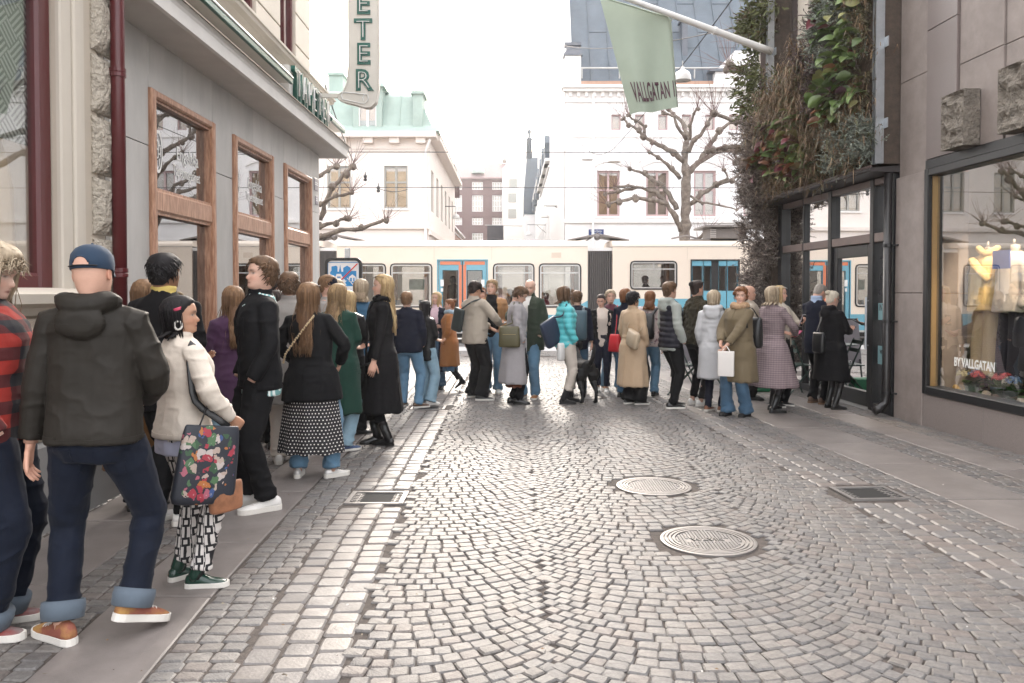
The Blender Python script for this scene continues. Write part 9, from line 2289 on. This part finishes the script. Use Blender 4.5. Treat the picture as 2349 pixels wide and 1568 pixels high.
flat('pictogram', [[(774, 635), (782, 635), (782, 638), (774, 638)], [(804, 638), (808, 638), (808, 646), (804, 646)], [(811, 638), (814, 638), (814, 646), (811, 646)]], m_sblue, .019)
flat('red_slash', [[(768, 656.5), (772, 656.5), (822.5, 605.5), (819, 605.5)]], m_sred, .022)
flat('lower_stripes', [[(802+i*4, 690), (804+i*4, 690), (816+i*4, 672), (814+i*4, 672)] for i in range(3)], m_blk, .010)
mb = MB(); mb.tube([(0, .03, 0), (0, .03, sz(592)+.0)], .038, 12); mb.obj('post', m_galv, zs)
# narrow grey post and flag edge behind the sign
mb = MB(); c = P(797, 580, 16.2); mb.box((c[0]-.05, 0, -.05), (c[0]+.05, P(797, 570, 16.2)[2], .05), XF(16.2), bev=.01); o = mb.obj('signpost', m_galv, None); tag(o, 'narrow grey post rising behind the blue zone sign', 'post')
# A-board menu
ab = G(1592, 868); t = thing('pavement_sign', 'grey A-board menu sign with pale writing between the queueing women', 'sandwich board', tuple(ab), R(8))
mb = MB(); F_ = fr((0, 0, 0), (1, 0, 0), (0, -1, 0))
for sg in (1, -1):
 mb.loft([[(-.36, -sg*(.26-z_*.22), z_), (.36, -sg*(.26-z_*.22), z_), (.36, -sg*(.235-z_*.22), z_), (-.36, -sg*(.235-z_*.22), z_)] for z_ in (.22, 1.05)])
mb.obj('board', M('slate_board', (.20, .185, .20), .6, .1), t)
mb = MB()
for sg in (1, -1):
 for x_ in (-.33, .33): mb.tube([(x_, -sg*.29, 0), (x_, -sg*.20, .35)], .016, 6)
mb.tube([(-.36, 0, 1.06), (.36, 0, 1.06)], .02, 6); mb.obj('leg', m_blk, t)
for i, (tx, z_, sz_) in enumerate((('DAGENS', .86, .09), ('Lunch', .70, .07), ('Kaffe', .61, .07), ('Bulle', .52, .07), ('Soppa', .43, .07), ('OPEN 10 - 18', .30, .08))):
 text('lettering', tx, m_white, (0.0, -(.264-z_*.22)-.002, z_), (1, 0, 0), (0, -1, .22), sz_, t, .001, .8)
# bistro tables and chairs in dark green
m_bis = M('bistro_green', (.018, .045, .035), .45, .1)
def chair_mesh(t):
 for x_ in (-.2, .2):
  mb = MB(); mb.tube([(x_, -.22, 0), (x_, .0, .46), (x_, .16, .85)], .012, 6); mb.obj('leg', m_bis, t); mb = MB(); mb.tube([(x_, .24, 0), (x_, -.16, .45)], .012, 6); mb.obj('leg', m_bis, t)
 for i in range(5):
  mb = MB(); mb.box((-.2, .45, -.17+i*.075), (.2, .465, -.115+i*.075), fr((0, 0, 0), (1, 0, 0), (0, 1, 0))); mb.obj('seat_slat', m_bis, t)
 for z_ in (.68, .80): mb = MB(); mb.box((-.2, z_-.03, .09+(z_-.68)*.45), (.2, z_+.03, .105+(z_-.68)*.45), fr((0, 0, 0), (1, 0, 0), (0, 1, 0))); mb.obj('back_slat', m_bis, t)
def chairb(x, y, rz, lab): t = thing('bistro_chair', lab, 'chair', (x, y, 0), R(rz), 'green bistro chairs outside the cafe'); chair_mesh(t)
def tableb(x, y, lab):
 t = thing('bistro_table', lab, 'table', (x, y, 0), .3, 'green bistro tables outside the cafe')
 mb = MB(); mb.lathe([(.30, .70), (.31, .715), (.30, .725), (.001, .725)], (0, 0, 0), 20); mb.lathe([(.30, .70), (.001, .70)], (0, 0, 0), 20, caps=False); mb.obj('tabletop', m_bis, t)
 for i in range(3):
  a = i*2.1; mb = MB(); mb.tube([(.28*math.cos(a), .28*math.sin(a), 0), (-.16*math.cos(a), -.16*math.sin(a), .70)], .012, 6); mb.obj('leg', m_bis, t)
g1, g2, g3, g4, g5 = G(1572, 905), G(1622, 890), G(1700, 882), G(1762, 892), G(1826, 905)
chairb(g1[0], g1[1], 70, 'folding green bistro chair behind the shaggy fur jacket woman'); tableb(g2[0], g2[1], 'round green bistro table behind the pale raincoat woman')
chairb(g3[0], g3[1], -60, 'folding green bistro chair behind the olive parka woman'); tableb(g4[0], g4[1], 'round green bistro table behind the mauve checked coat woman'); chairb(g5[0], g5[1], 100, 'folding green bistro chair at the corner below the trailing heather')
mb = MB(); c = G(1742, 898); mb.box((c[0]-.16, .0, -c[1]-.10), (c[0]+.16, .20, -c[1]+.10), fr((0, 0, 0), (1, 0, 0), (0, -1, 0)), bev=.02); o = mb.obj('green_crate', M('green_crate', (.015, .16, .07), .6, .05), None); tag(o, 'bright green box on the ground behind the mauve checked coat', 'box')
# ================================================================== display behind the shop window
def mannequin(label, u_, n_, cl, tr_, extra=None, H=1.70, rz=0, z0=.60):
 loc = RP(u_, z0, n_); t = thing('mannequin', label, 'mannequin', tuple(loc), math.atan2(FR[3][1], FR[3][0])-math.pi/2+R(rz), 'mannequins in the display window'); s = .94
 rx, ry = TORSO['f']; mb = MB(); bd = M('mannequin_body', (.30, .27, .24), .5, .05)
 mb.loft([ell((0, TCY[i], z), rx[i]*.96, ry[i]*.96, 20)*s for i, z in enumerate(SPINE_Z)]+[ell((0, -.015, z_), r_, r_, 20)*s for z_, r_ in ((1.53, .05), (1.58, .048), (1.585, .03))]); mb.tube([(0, 0, 1.48), (0, 0, 1.55)], .012, 6); mb.obj('torso', bd, t, True)
 mb = MB(); mb.lathe([(.16, -.16), (.16, -.145), (.02, -.14), (.02, .9)], (0, 0, 0), 16); mb.obj('stand', m_blk, t)
 # hanging top with sleeves
 mb = MB(); rr = [ell((0, 0, z), a, b, 24, 2.4)*s for z, a, b in ((.80, .24, .18), (.95, .235, .175), (1.15, .215, .16), (1.30, .205, .15), (1.40, .185, .125), (1.455, .13, .095), (1.50, .075, .07))]; mb.loft(rr)
 for sg in (1, -1): mb.tube([(sg*.12*s, 0, 1.38*s), (sg*.20*s, 0, 1.33*s), (sg*.27*s, .02, 1.08*s), (sg*.27*s, .06, .86*s)], [.07, .078, .07, .062], 14)
 me = remesh(mb, .014, 3, 'jacket'); v = get_v(me); nn = get_n(me); set_v(me, v+nn*(noise(v*np.array((14, 14, 4)), 3)*.012+(1-2*np.abs(noise(v*np.array((10, 10, 14)), 8)))*.006)[:, None]); me.materials.append(cl); mkobj('jacket', me, t)
 mb = MB();
 for sg in (1, -1): mb.tube([(sg*.075, 0, .86), (sg*.085, 0, .6), (sg*.10, 0, .3), (sg*.11, 0, .02)], [(.095, .10), (.092, .10), (.10, .11), (.115, .125)], 16, hint=(0, 1, 0))
 me = remesh(mb, .014, 3, 'trousers'); v = get_v(me); nn = get_n(me); set_v(me, v+nn*(noise(v*np.array((16, 16, 2.5)), 5)*.012)[:, None]); me.materials.append(tr_); mkobj('trousers', me, t)
 if extra:
  mb = MB(); mb.tube([(.17, -.02, 1.36), (.10, .12, 1.34), (0, .15, 1.27), (-.10, .15, 1.20), (-.17, .10, 1.10)], [(.05, .03)]*5, 10); mb.tube([(.10*math.cos(a), .09*math.sin(a), 1.44+.03*math.sin(a*2)) for a in np.linspace(0, 2*math.pi, 15)], .035, 10); mb.obj('scarf', extra, t, True)
yel = C('butter_yellow', (.62, .45, .20), .8, .05); bei = C('sand_trousers', (.55, .43, .26), .8, .05)
mannequin('headless mannequin in butter yellow jacket and trousers with a knotted scarf', 9.15, -.60, yel, bei, yel)
mannequin('headless mannequin in white shirt and blue top at the right edge of the display', 8.74, -.62, C('off_white', (.66, .58, .50), .8, .05), C('dark_slack', (.03, .03, .04), .8, .1), None)
mannequin('headless mannequin in dark coat at the back of the display', 9.27, -1.15, C('display_brown', (.10, .06, .04), .8, .1), C('display_black', (.02, .02, .02), .8, .1), None)
mb = MB(); q0 = RP(8.62, 1.92, -.40); mb.box((-.14, -.10, 0), (.14, .10, .012), fr(q0, -FR[1], FR[3])); o = mb.obj('blue_notice', M('blue_notice', (.02, .09, .42), .4, .05), None); tag(o, 'blue patterned notice hanging by the white shirt mannequin', 'poster')
def shoe_pair(label, u_, mat, n_=-.34, sole_=None, L=.26):
 t = thing('display_shoes', label, 'shoes', tuple(RP(u_, .40, n_)), math.atan2(FR[1][1], FR[1][0])+R(160))
 for k in (0, 1):
  mb = MB(); rr = []
  for y, w_, zt, zb in ((-.5, .04, .20, .08), (-.47, .11, .26, .08), (-.2, .13, .30, .08), (.05, .14, .27, .08), (.3, .16, .20, .08), (.45, .12, .15, .08), (.5, .04, .11, .08)):
   rr.append([(y*L, k*.13+a*L, b*L) for a, b in ((-w_, zb), (-w_, (zt+zb)/2), (-w_*.5, zt), (w_*.5, zt), (w_, (zt+zb)/2), (w_, zb))])
  mb.loft(rr); mb.obj('shoe', mat, t, True)
  mb = MB(); ring = lambda z_: [(y*L, k*.13+s_*w_*L, z_*L) for s_, seq in ((-1, ((-.51, .06), (-.45, .13), (0, .15), (.3, .175), (.5, .07))), (1, ((.5, .07), (.3, .175), (0, .15), (-.45, .13), (-.51, .06)))) for y, w_ in seq]
  mb.loft([ring(0), ring(.09)]); mb.obj('sole', sole_ or s_sole, t)
shoe_pair('pale yellow slip-on shoes at the left of the display floor', 9.30, M('shoe_yellow', (.55, .36, .12), .6, .08)); shoe_pair('cream lace shoes in the middle of the display floor', 8.74, M('shoe_cream', (.60, .50, .40), .6, .08)); shoe_pair('brown strap sandals on the display floor', 8.45, s_brown, -.24); shoe_pair('cream shoes at the right edge of the display floor', 8.12, M('shoe_cream', (.6, .5, .4), .6, .08), -.3)
def bouquet(label, u_, n_, cols, z_=.40):
 t = thing('hydrangea', label, 'flowers', tuple(RP(u_, z_, n_)))
 mb = MB(); mb.lathe([(.05, 0), (.085, .13), (.08, .14), (.04, .02)], (0, 0, 0), 12); mb.obj('pot', M('smoked_glass_pot', (.16, .17, .17), .2, .1), t)
 for i, c in enumerate(cols):
  mb = MB(); c0 = np.array((rg.normal(0, .03), (i-len(cols)/2+.5)*.10, .20+.03*rg.rand()))
  for k in range(90):
   d = rg.normal(0, 1, 3); d /= np.linalg.norm(d); d[2] = abs(d[2])*.9+d[2]*.1
   p_ = c0+d*.075; a = np.cross(d, (0.1, .3, 1)); a /= np.linalg.norm(a); b = np.cross(d, a); r_ = .014
   cc = np.array(c)*rg.uniform(.7, 1.25); mb.add([p_+a*r_, p_+b*r_, p_-a*r_, p_-b*r_, p_+d*.004], [[0, 1, 4], [1, 2, 4], [2, 3, 4], [3, 0, 4]], 0, cc)
  mb.obj('bloom', m_fol, t, False, 'Col')
 mb = MB()
 for k in range(10):
  d = np.array((rg.normal(0, 1), rg.normal(0, 1), .4)); card(mb, (0, 0, .12), d, (0, 0, 1), .15, .07, np.array((.05, .12, .03))*rg.uniform(.7, 1.3))
 mb.obj('leaves', m_fol, t, False, 'Col')
bouquet('pink and blue hydrangeas in the display window by the lettering', 9.02, -.34, ((.50, .10, .10), (.18, .24, .36), (.55, .48, .30)))
bouquet('white hydrangea behind the yellow mannequin trousers', 9.0, -.62, ((.62, .58, .44), (.6, .55, .42)))
bouquet('red hydrangea above the brown sandals in the display', 8.60, -.40, ((.48, .07, .08), (.5, .1, .1))); bouquet('blue hydrangea near the right edge of the display', 8.34, -.32, ((.16, .24, .38), (.45, .45, .35)))
# garments on a rail at the back
rt = thing('clothes_rail', 'rail of dark coats at the back of the display window', 'clothes rail', tuple(RP(6.9, .4, -2.2)))
mb = MB(); mb.tube([RP(5.8, 2.0, -2.2)-np.array(rt.location), RP(8.4, 2.0, -2.2)-np.array(rt.location)], .015, 6); mb.obj('bar', m_blk, rt)
for i in range(16):
 c = RP(5.9+i*.155, 0, -2.2)-np.array(rt.location); mb = MB(); mb.loft([ell((c[0], c[1], z_), a, .035, 12)for z_, a in ((.75, .22), (1.3, .21), (1.55, .19), (1.62, .06))]); mb.obj('coat', (C('display_black', (0, 0, 0)), C('display_brown', (0, 0, 0)), greyc, trench, beige)[i % 5], rt, True)
# bits of litter and leaves on the setts
lm = MB()
for i in range(260):
 y = 3+13*rg.rand()**1.5; x = rg.uniform(-2.6, 4.2); r_ = rg.uniform(.004, .012); a = rg.uniform(0, 6.3)
 lm.add([(x+r_*math.cos(a), y+r_*math.sin(a), .010), (x+r_*.4*math.cos(a+2), y+r_*.4*math.sin(a+2), .014), (x-r_*math.cos(a), y-r_*math.sin(a), .010), (x+r_*.4*math.cos(a-2), y+r_*.4*math.sin(a-2), .009)], [[0, 1, 2, 3]], 0, np.array(((.20, .13, .08), (.5, .48, .45), (.09, .07, .05), (.3, .25, .18))[rg.randint(4)]))
lm.obj('litter', m_fol, street, False, 'Col', 'stuff')
# hazy air
hz = MB(); hz.box((-150, -1.4, -330), (150, 34, 24), fr((0, 0, 0), (1, 0, 0), (0, -1, 0)))
hm = bpy.data.materials.new('haze'); hm.use_nodes = True; t_ = hm.node_tree
t_.nodes.remove(t_.nodes['Principled BSDF']); pv = t_.nodes.new('ShaderNodeVolumePrincipled'); pv.inputs['Color'].default_value = (.97, .97, 1, 1); pv.inputs['Density'].default_value = .0008; pv.inputs['Anisotropy'].default_value = .6
t_.links.new(pv.outputs[0], t_.nodes['Material Output'].inputs['Volume'])
hz.obj('haze', hm, kind='stuff')
bpy.data.scenes.remove(TMP)
